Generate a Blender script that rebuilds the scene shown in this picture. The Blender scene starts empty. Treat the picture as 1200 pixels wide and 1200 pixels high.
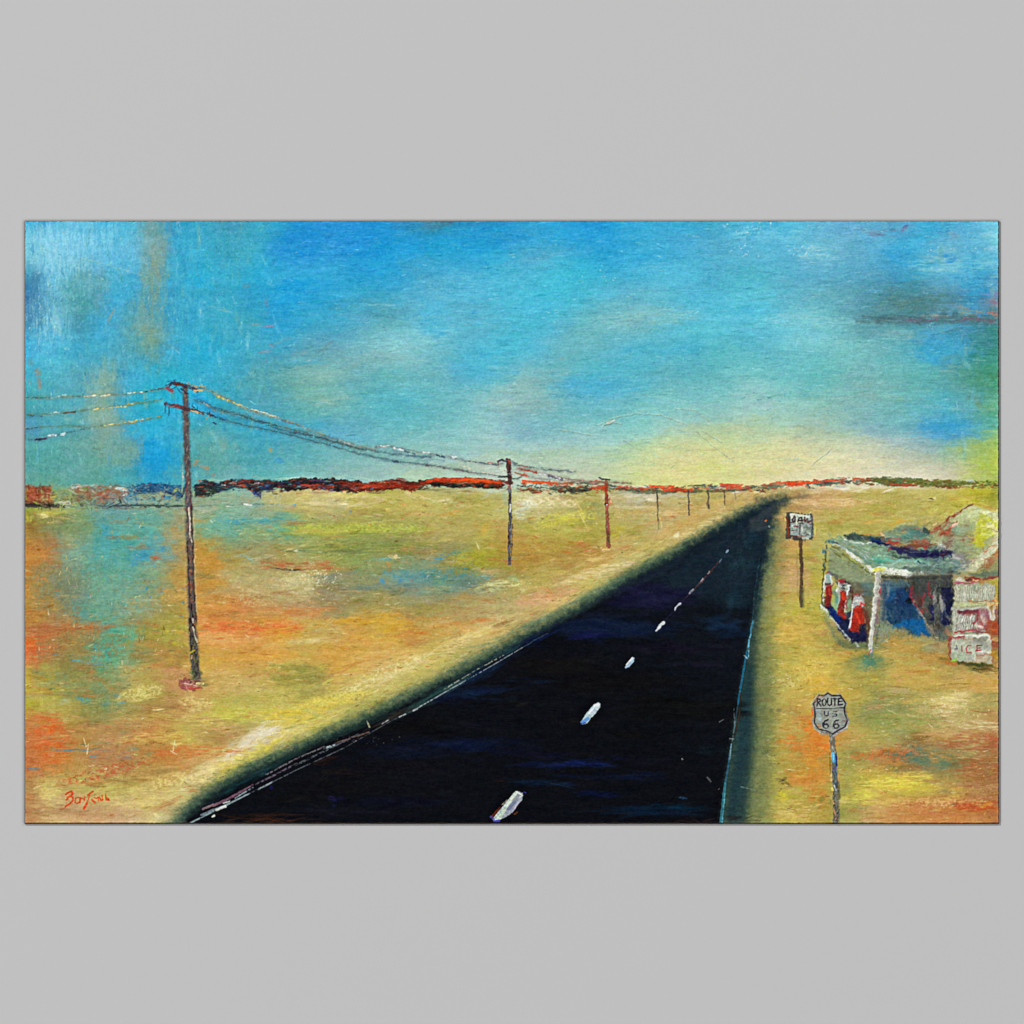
# An oil painting of a desert highway hanging on a plain grey wall.
# The paint itself is laid stroke by stroke into a relief sheet (1 unit of the layout = 1 mm).
import math, sys
import numpy as np
try:
    import bpy
except ImportError:
    bpy = None

S = 1.5                                   # paint samples per millimetre
X0, X1, Y0, Y1 = 28.6, 1171.3, 258.6, 965.8
NW = int((X1 - X0) * S); NH = int((Y1 - Y0) * S)
xs = (X0 + (np.arange(NW) + .5) * (X1 - X0) / NW).astype(np.float32)
ys = (Y0 + (np.arange(NH) + .5) * (Y1 - Y0) / NH).astype(np.float32)
rng = np.random.default_rng(66)

# ------------------------------------------------------------------ noise
def vnoise(sx, sy, seed, octaves=1):
    r = np.random.default_rng(seed)
    out = np.zeros((NH, NW), np.float32); amp = 1.; tot = 0.
    for o in range(octaves):
        gw = int((X1 - X0) / sx) + 4; gh = int((Y1 - Y0) / sy) + 4
        g = r.random((gh, gw), dtype=np.float32) * 2 - 1
        fx = (xs - X0) / sx + r.random(); fy = (ys - Y0) / sy + r.random()
        ix = np.minimum(fx.astype(int), gw - 2); iy = np.minimum(fy.astype(int), gh - 2)
        tx = fx - ix; ty = fy - iy
        tx = (tx * tx * (3 - 2 * tx)).astype(np.float32); ty = (ty * ty * (3 - 2 * ty)).astype(np.float32)
        gx = g[:, ix] * (1 - tx) + g[:, ix + 1] * tx
        out += amp * (gx[iy] * (1 - ty)[:, None] + gx[iy + 1] * ty[:, None])
        tot += amp; amp *= .55; sx *= .5; sy *= .5
    return out / tot * 1.6

def hexc(h):
    if isinstance(h, (tuple, list, np.ndarray)): return np.array(h, np.float32)
    if len(h) == 3: return np.array([int(c, 16) / 15. for c in h], np.float32)
    return np.array([int(h[i:i + 2], 16) / 255. for i in (0, 2, 4)], np.float32)

# ------------------------------------------------------------------ underpainting: colour notes every 30 mm
GRID = """
39c 29d 4bd 3ad 4bd 4ab 29c 3ac 39b 3ac 29c 28d 28d 28d 28d 28c 388 28c 28c 28c 29d 29d 28d 29d 3ad 3ad 3ad 3ac 4bd 3ad 4bd 5bd 5ad 5bd 5ac 3ad 3ad 4ad 6cd
6cd 6cd 4bd 4bd 4bd 6ab 3ad 3ac 3ab 3ac 28d 28d 39d 28d 19d 29d 19d 19d 19d 29d 4ac 3ad 29d 29d 3ad 39c 4ad 4ac 5bd 5bd 5bd 6cd 6bc 5bd 3ad 3ad 6bc 5bd 6cd
38a 5bd 5bc 4bc 3ad 6a9 3ac 2ad 3ac 2ad 3ad 3ad 3ad 29d 29d 4ac 4ac 4ad 4bd 4bd 4bd 3bd 3bd 3ad 4bd 4bd 4bd 4ac 4bc 4bc 4ac 4ac 4ac 4ac 39c 3ac 5bd 3ad 4ac
37a 5bd 4a9 3ad 3ad 5a9 3ac 3ac 3ac 29c 29d 29d 29d 3ac 3ac 4ac 5bc 4bd 4bd 4bd 3bd 3bd 4bc 5bc 5bc 4bc 4bd 4bd 5cd 5cd 5bc 5bc 5ab 49a 488 389 59a 29c 88a
38a 5bd 39a 3ad 4ab 6a9 3ac 3ac 3ac 3ab 29d 3ac 3ac 4ac 4aa 6cc 4bd 5bc 5bc 4bc 4bd 5bc 5bb 6bb 6bb 4bc 5cd 5cd 4bd 5cd 6cd 6cc 5aa 49a 499 49a 4ab 49b 388
3ad 4bd 3ac 3ac 4ab 4aa 3ad 2ad 3ac 3ac 3ac 5ab 6ab 6bb 7bb 7cc 6bb 4bc 4bd 3bd 4bd 6bb 6bb 5bc 4bc 4bc 3ac 4bb 4bc 5bc 6cc 7cc 7cb 6bb 5bb 3ac 3ad 39b 398
3ac 4bc 4ab 5ab 3ac 2ac 2ac 3ac 3ac 4aa 5a9 7b9 6ba 5ab 5ba 6bb 6bb 4ac 3bc 6bb 7ba 5bb 3bc 4bc 4bc 6bb 5bb 5bb 7cb 6cb 5bb 4ba 6ba 7ba 6ba 5ba 5a9 497 4a7
3aa 4aa 4ab 5aa 2ac 2ac 2ad 2ad 3ab 4ab 4ab 6b9 7b9 5ba 4bc 4bc 5bb 6bb 8cb 9ba 8b9 6bb 5bc 6bb 7cb 7cb 6bb 7cb 9cb 9cb 8ca 8ca 8ba 7ba 6ba 5bb 4bc 5aa 6b8
49b 4ab 5a9 6a9 3ac 2ad 3ac 3ab 3ab 3ac 3ac 3ac 4ac 5ac 5bb 5bb 6bb 7cb 8cb 7bc 5bc 6bb 8cb 7cb 6cb 8cb 9ca 9ca 9ca 9ca 9ca 9b9 7b9 6ab 6bb 5ac 3ad 3ac 5b9
4a9 4a9 5a9 6a8 6a9 19d 3ac 4a9 4aa 3ab 4ab 4aa 6ba 6ba 7ba 8ca 7ba 8cb 9cb 9ca 9ca 9ca 8cb 8ca bd9 cd8 dd8 cd7 bd8 cd9 dd9 cda cda bca 9ba 7aa 6b8 9b5 ac3
5a9 5a8 5a9 5a8 3aa 29c 3ab 5a9 6aa 4aa 5ba 8cb 7ba 8ba 8ba 9ca aca 9ba bcb acb acb bca bca bd9 cd7 dd7 dd7 cd7 dd8 dd9 dda dda ddb ddb ddb ddb ccb bc7 9b4
8a3 9a5 8a6 799 799 8a8 8a8 8a8 8b9 8a9 bb7 cb7 bb8 bb5 bb5 cb6 bb6 aa5 bb6 bc8 cc9 bb8 aa5 ba7 bb9 ba7 ba6 ba6 ca7 b96 a85 c97 ca6 ba5 ba5 bb6 bb5 bb3 9a3
a73 885 796 4a9 5a9 5a9 a96 9a6 5a9 9a7 5a8 9b5 9a5 9a5 9a5 9a5 ba6 ba6 ba5 b95 bb5 bb5 aa4 ba5 ba6 ca7 ca6 ca6 cb7 ba6 c96 bb6 bb6 ba5 bb6 aa6 ba6 dd8 cd8
c73 b75 7a8 5a8 4a9 4ab a96 c83 b94 996 a95 9a6 9a5 8a5 895 895 996 895 9a3 b83 b94 b94 b84 ca6 ba6 cb6 cb7 bb6 ba5 ba5 c95 ab6 ab5 8a6 9a7 8a8 9a9 cc4 dd9
c73 985 786 6a8 6a8 8a7 b95 c83 ba7 ba7 bb8 bb7 986 896 896 699 697 687 897 a95 ba5 b96 cb6 bb7 bb6 ba6 ba6 ba6 ba5 ba6 c97 ba4 8a6 996 996 996 996 a97 ba6
c83 985 687 7a7 996 996 b94 d84 d84 c85 b96 b97 986 996 a95 996 a96 a96 ba7 ba7 ca7 db7 cb6 ba6 ba6 ba6 ba6 ba6 ba5 ba6 bb4 bb4 7a8 996 996 996 996 996 a74
b64 b75 b84 4a8 6a7 a94 aa4 d84 e74 d84 e93 ca5 ca6 d94 da4 c84 ca5 da6 db7 ca6 ba6 ba6 ba6 ba6 ba6 ba6 ba6 ba6 ba6 ba5 ca4 ca5 675 785 897 897 897 885 a64
d64 a74 884 4a8 6a7 b84 a84 da4 d94 d95 da5 ca5 d94 da5 da6 db6 cb6 aa6 ba6 ba6 ba6 ba6 ba6 ba6 ba6 ba6 ba6 ba6 ba6 aa5 ba5 cb5 ca4 795 ca5 ba5 a85 a96 a74
ca4 aa4 895 795 ca6 ba5 c86 c95 ca6 ca6 ba4 995 ca5 cb6 cb7 bb6 ba6 ba6 ba6 ba6 ba6 ba6 ba6 ba6 ba6 ba6 ba6 ba6 ba6 aa5 cb5 ca4 ba5 aa5 ca5 ca5 ca5 ca6 c95
ba3 ba5 a94 895 a95 a84 b85 ca6 bb4 bb5 cb6 bb5 cc7 aa5 aa5 ba6 ba6 ba6 ba6 ba6 ba6 ba6 ba6 ba6 ba6 ba6 ba6 ba6 ba6 aa5 ca5 ca5 ca4 895 895 aa6 cb7 ba6 b95
c64 d64 b84 b85 b85 c74 cb5 b95 b85 cb8 dc9 bb5 aa5 ba6 ba6 ba6 ba6 ba6 ba6 ba6 ba6 ba6 ba6 ba6 ba6 ba6 ba6 ba6 ba6 aa5 ba5 d83 c95 ba5 9a6 b85 c96 ca7 b75
c64 d63 b84 b75 b75 b84 c74 ca6 dc7 cb6 ba6 ba6 ba6 ba6 ba6 ba6 ba6 ba6 ba6 ba6 ba6 ba6 ba6 ba6 ba6 ba6 ba6 ba6 ba6 aa5 b94 c84 9a5 b85 c74 975 785 a85 a64
b85 cb6 ca6 cb6 ba5 ca6 cb7 a96 ba6 ba6 ba6 ba6 ba6 ba6 ba6 ba6 ba6 ba6 ba6 ba6 ba6 ba6 ba6 ba6 ba6 ba6 ba6 ba6 ba6 aa5 ba4 c94 aa5 cb4 dc4 cb4 b95 b75 a64
b75 ca7 c97 c97 ca8 cb8 cb8 ba6 ba6 ba6 ba6 ba6 ba6 ba6 ba6 ba6 ba6 ba6 ba6 ba6 ba6 ba6 ba6 ba6 ba6 ba6 ba6 ba6 ba6 9a5 ba4 b94 9a5 c96 c85 c74 c64 c74 b64
b75 ca7 c97 c97 ca8 cb8 cb8 ba6 ba6 ba6 ba6 ba6 ba6 ba6 ba6 ba6 ba6 ba6 ba6 ba6 ba6 ba6 ba6 ba6 ba6 ba6 ba6 ba6 ba6 9a5 ba4 b94 9a5 c96 c85 c74 c64 c74 b64
"""
G = np.array([[[int(c, 16) / 15. for c in t] for t in row.split()] for row in GRID.strip().split('\n')], np.float32)

def grid_at(gx, gy):
    gx = np.clip(gx, 0, G.shape[1] - 1.001); gy = np.clip(gy, 0, G.shape[0] - 1.001)
    ix = gx.astype(int); iy = gy.astype(int)
    tx = gx - ix; ty = gy - iy
    tx = (tx * .5 + .5 * tx * tx * (3 - 2 * tx))[..., None]; ty = (ty * .5 + .5 * ty * ty * (3 - 2 * ty))[..., None]
    return (G[iy, ix] * (1 - tx) + G[iy, ix + 1] * tx) * (1 - ty) + (G[iy + 1, ix] * (1 - tx) + G[iy + 1, ix + 1] * tx) * ty

wx = vnoise(26, 16, 1, 3) * 11; wy = vnoise(40, 14, 2, 3) * 8
XX, YY = np.meshgrid(xs, ys)
yw = YY + wy
sky = YY < 572                                  # keep sky and land notes apart at the horizon
yw = np.where(sky, np.minimum(yw, 561), np.maximum(yw, 589))
IMG = grid_at((XX + wx - 30) / 30, (yw - 260) / 30).astype(np.float32)
for _ in range(10):                             # wet-in-wet blend along the horizon
    j0, j1 = int((560 - Y0) * S), int((592 - Y0) * S)
    IMG[j0:j1] = (IMG[j0 - 2:j1 - 2] + 2 * IMG[j0:j1] + IMG[j0 + 2:j1 + 2]) / 4
_l = IMG.mean(2, keepdims=True); IMG = _l + (IMG - _l) * .90
BASE = IMG.copy()
H = np.zeros((NH, NW), np.float32)              # paint thickness, mm
ID = np.zeros((NH, NW), np.int32)
EN = vnoise(5, 4, 7, 3)                         # ragged edges
EF = vnoise(1.6, 1.4, 8, 1)
DRYH = vnoise(9, 1.5, 9, 2)                     # dry-brush streaks lying across
DRYV = vnoise(1.7, 12, 10, 2)                   # dry-brush streaks standing up
DRYN = vnoise(2.6, 2.2, 11, 2)

PARTS = [('painted_sky', None, 'bright blue painted sky fading to pale yellow at the horizon'),
         ('painted_ground', None, 'ochre, orange and green painted desert plain')]
def part(name, parent=None, label=None):
    PARTS.append((name, parent, label)); return len(PARTS) - 1
ID[~sky] = 1
SKY, LAND = 0, 1

def win(xa, ya, xb, yb):
    i0 = max(0, int((xa - X0) * S) - 1); i1 = min(NW, int((xb - X0) * S) + 3)
    j0 = max(0, int((ya - Y0) * S) - 1); j1 = min(NH, int((yb - Y0) * S) + 3)
    return i0, i1, j0, j1

def lay(sl, a, col, ident=None, h=0.):
    j, i = sl
    IMG[j, i] += (col - IMG[j, i]) * a[..., None]
    if h: H[j, i] += a * h
    if ident is not None:
        m = ID[j, i]; m[a > .42] = ident

def smooth(e0, e1, v):
    t = np.clip((v - e0) / (e1 - e0), 0, 1); return t * t * (3 - 2 * t)

def dryness(kind, j, i):
    return {'h': DRYH, 'v': DRYV, 'n': DRYN}[kind][j, i]

def poly(pts, col, a=1., soft=1., rough=.8, ident=None, h=.1, dry=0., kind='n', col2=None, grad=None):
    """filled patch of paint; soft = feather in mm, rough = raggedness of its edge, dry = how much is left bare"""
    pts = np.array(pts, np.float32); m = soft + rough + 1
    i0, i1, j0, j1 = win(pts[:, 0].min() - m, pts[:, 1].min() - m, pts[:, 0].max() + m, pts[:, 1].max() + m)
    if i1 <= i0 or j1 <= j0: return
    sl = (slice(j0, j1), slice(i0, i1)); X = XX[sl]; Y = YY[sl]
    d2 = np.full(X.shape, 1e9, np.float32); ins = np.zeros(X.shape, bool)
    n = len(pts)
    for k in range(n):
        ax, ay = pts[k]; bx, by = pts[(k + 1) % n]; vx, vy = bx - ax, by - ay
        t = np.clip(((X - ax) * vx + (Y - ay) * vy) / (vx * vx + vy * vy + 1e-9), 0, 1)
        d2 = np.minimum(d2, (X - ax - t * vx) ** 2 + (Y - ay - t * vy) ** 2)
        if ay != by:
            c = ((ay > Y) != (by > Y)) & (X < (bx - ax) * (Y - ay) / (by - ay) + ax)
            ins ^= c
    d = np.sqrt(d2) * np.where(ins, 1, -1) + EN[sl] * rough + EF[sl] * rough * .3
    al = smooth(-soft * .5, soft * .5, d) * a
    if dry: al = al * smooth(dry - .35, dry + .25, dryness(kind, *sl) * .5 + .5)
    c = hexc(col)
    if col2 is not None:
        gx, gy, hx, hy = grad; L = (hx - gx) ** 2 + (hy - gy) ** 2
        t = np.clip(((X - gx) * (hx - gx) + (Y - gy) * (hy - gy)) / L, 0, 1)[..., None]
        c = c * (1 - t) + hexc(col2) * t
    jit = 1 + .10 * DRYN[sl][..., None] * (1 - .6 * soft / (soft + 6))
    lay(sl, al.astype(np.float32), np.clip(c * jit, 0, 1), ident, h)

def line(pts, w, col, a=1., w1=None, soft=.9, rough=.25, ident=None, h=.1, dry=0., kind='n', col2=None, cj=.12):
    """a drawn stroke along pts; w..w1 = width in mm along its length"""
    pts = np.array(pts, np.float32); w1 = w if w1 is None else w1; mw = max(w, w1) + soft + rough + 1
    i0, i1, j0, j1 = win(pts[:, 0].min() - mw, pts[:, 1].min() - mw, pts[:, 0].max() + mw, pts[:, 1].max() + mw)
    if i1 <= i0 or j1 <= j0: return
    sl = (slice(j0, j1), slice(i0, i1)); X = XX[sl]; Y = YY[sl]
    best = np.full(X.shape, 1e9, np.float32); T = np.zeros(X.shape, np.float32)
    seg = np.hypot(*(pts[1:] - pts[:-1]).T); tot = seg.sum() + 1e-6; acc = 0.
    for k in range(len(pts) - 1):
        ax, ay = pts[k]; vx, vy = pts[k + 1] - pts[k]
        t = np.clip(((X - ax) * vx + (Y - ay) * vy) / (vx * vx + vy * vy + 1e-9), 0, 1)
        d = (X - ax - t * vx) ** 2 + (Y - ay - t * vy) ** 2
        m = d < best; best = np.where(m, d, best); T = np.where(m, (acc + t * seg[k]) / tot, T); acc += seg[k]
    d = np.sqrt(best); ww = (w + (w1 - w) * T) * .5
    al = smooth(soft * .5, -soft * .5, d - ww + EN[sl] * rough + EF[sl] * rough * .5) * a
    if dry: al = al * smooth(dry - .35, dry + .25, dryness(kind, *sl) * .5 + .5)
    c = hexc(col)
    if col2 is not None: c = c * (1 - T[..., None]) + hexc(col2) * T[..., None]
    lay(sl, al.astype(np.float32), np.clip(c * (1 + cj * DRYN[sl][..., None]), 0, 1), ident, h)

# ------------------------------------------------------------------ brushwork pass
def stroke(x, y, L, W, ang, col, a, bristle, h=0.):
    ca, sa = math.cos(ang), math.sin(ang); ex = abs(ca) * L / 2 + abs(sa) * W / 2 + 1; ey = abs(sa) * L / 2 + abs(ca) * W / 2 + 1
    i0, i1, j0, j1 = win(x - ex, y - ey, x + ex, y + ey)
    if i1 <= i0 or j1 <= j0: return
    X = xs[i0:i1][None] - x; Y = ys[j0:j1][:, None] - y
    u = (X * ca + Y * sa) / (L / 2); v = (Y * ca - X * sa) / (W / 2)
    al = np.clip(1.25 - u * u * 1.1 - np.abs(v) ** 3, 0, 1)
    br = TAB[((v + 1) * 8).astype(int) + int(x * 7) % 64 & 63, ((u + 1) * 3).astype(int) + int(y * 5) % 64 & 63]
    al = al * np.clip(a * (1 - bristle + bristle * br * 1.6), 0, 1)
    sl = (slice(j0, j1), slice(i0, i1))
    lay(sl, al, col)
    if h: H[sl] += al * h * (.5 + br)
TAB = rng.random((64, 64)).astype(np.float32)
TAB = (TAB + np.roll(TAB, 1, 1) + np.roll(TAB, 2, 1)) / 3; TAB = np.clip((TAB - .5) * 2 + .5, 0, 1)

def brush_pass(n, lw, ww, jit, a, land_only=False, reg=None):
    for _ in range(n):
        if reg: x = rng.uniform(reg[0], reg[2]); y = rng.uniform(reg[1], reg[3])
        else: x = rng.uniform(X0, X1); y = rng.uniform(Y0, Y1)
        L = rng.uniform(*lw); W = rng.uniform(*ww)
        hor = y > 572
        ang = rng.normal(0, .10)
        if hor and x < 900:
            t = np.clip(1 - abs((x - 205) * .52 + (y - 965)) / 90, 0, 1)       # follow the verge of the road
            ang -= t * .5
        elif not hor and x < 330:
            ang = rng.normal(1.35, .5) if rng.random() < .45 else rng.normal(0, .4)
        elif not hor: ang = rng.normal(-.05, .18)
        if hor and x < 200 and rng.random() < .35: ang = rng.normal(1.5, .2)
        px = x + rng.normal(0, 5); py = y + rng.normal(0, 3)
        if hor != (py > 572): py = y
        if abs(y - 572) < W * .5 + 2: continue
        i = int(np.clip((px - X0) * S, 0, NW - 1)); j = int(np.clip((py - Y0) * S, 0, NH - 1))
        c = BASE[j, i] + rng.normal(0, jit) + rng.normal(0, jit * .5, 3)
        if not hor and y < 572 < y + abs(math.sin(ang)) * L / 2 + 2: L *= .3; ang = 0
        stroke(x, y, L, W, ang, np.clip(c, 0, 1).astype(np.float32), a * rng.uniform(.5, 1), .75, .03)
brush_pass(2600, (20, 60), (6, 14), .018, .55)
brush_pass(9000, (8, 30), (2.5, 6), .030, .55)

# accents: x y length width angle colour alpha (dabs of broken colour laid over the underpainting)
def dabs(text, bristle=.7, h=.06, dry=0.):
    for row in text.strip().split('\n'):
        for it in row.split(';'):
            f = it.split()
            if len(f) < 7: continue
            x, y, L, W, an = map(float, f[:5]); c = hexc(f[5]); a = float(f[6])
            n = max(1, int(L * W / 60))
            if n == 1: stroke(x, y, L, W, math.radians(an), c, a, bristle, h); continue
            ra = math.radians(an)
            for _ in range(int(n * 2.6) + 1):                                        # a patch is many small touches
                u = rng.normal(0, .27) * L; v = rng.normal(0, .27) * W
                px = x + u * math.cos(ra) - v * math.sin(ra); py = y + u * math.sin(ra) + v * math.cos(ra)
                stroke(px, py, max(6, L * rng.uniform(.25, .55)), max(2, min(7, W * rng.uniform(.25, .5))), ra + rng.normal(0, .18),
                       np.clip(c + rng.normal(0, .02), 0, 1).astype(np.float32), a * rng.uniform(.3, .75), bristle, h)

def speckle(n, x, y, rx, ry, cols, size=(1, 2.6), a=.8, h=.25, ang=0., land=None):
    cols = [hexc(c) for c in cols.split()]
    for _ in range(n):
        px = x + rng.normal(0, .5) * rx; py = y + rng.normal(0, .5) * ry
        if px < X0 + 2 or px > X1 - 2 or py < Y0 + 2 or py > Y1 - 2: continue
        stroke(px, py, rng.uniform(*size) * rng.uniform(1, 2.4), rng.uniform(*size), math.radians(ang) + rng.normal(0, .6), cols[rng.integers(len(cols))], a * rng.uniform(.25, .85), .4, h)

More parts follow.
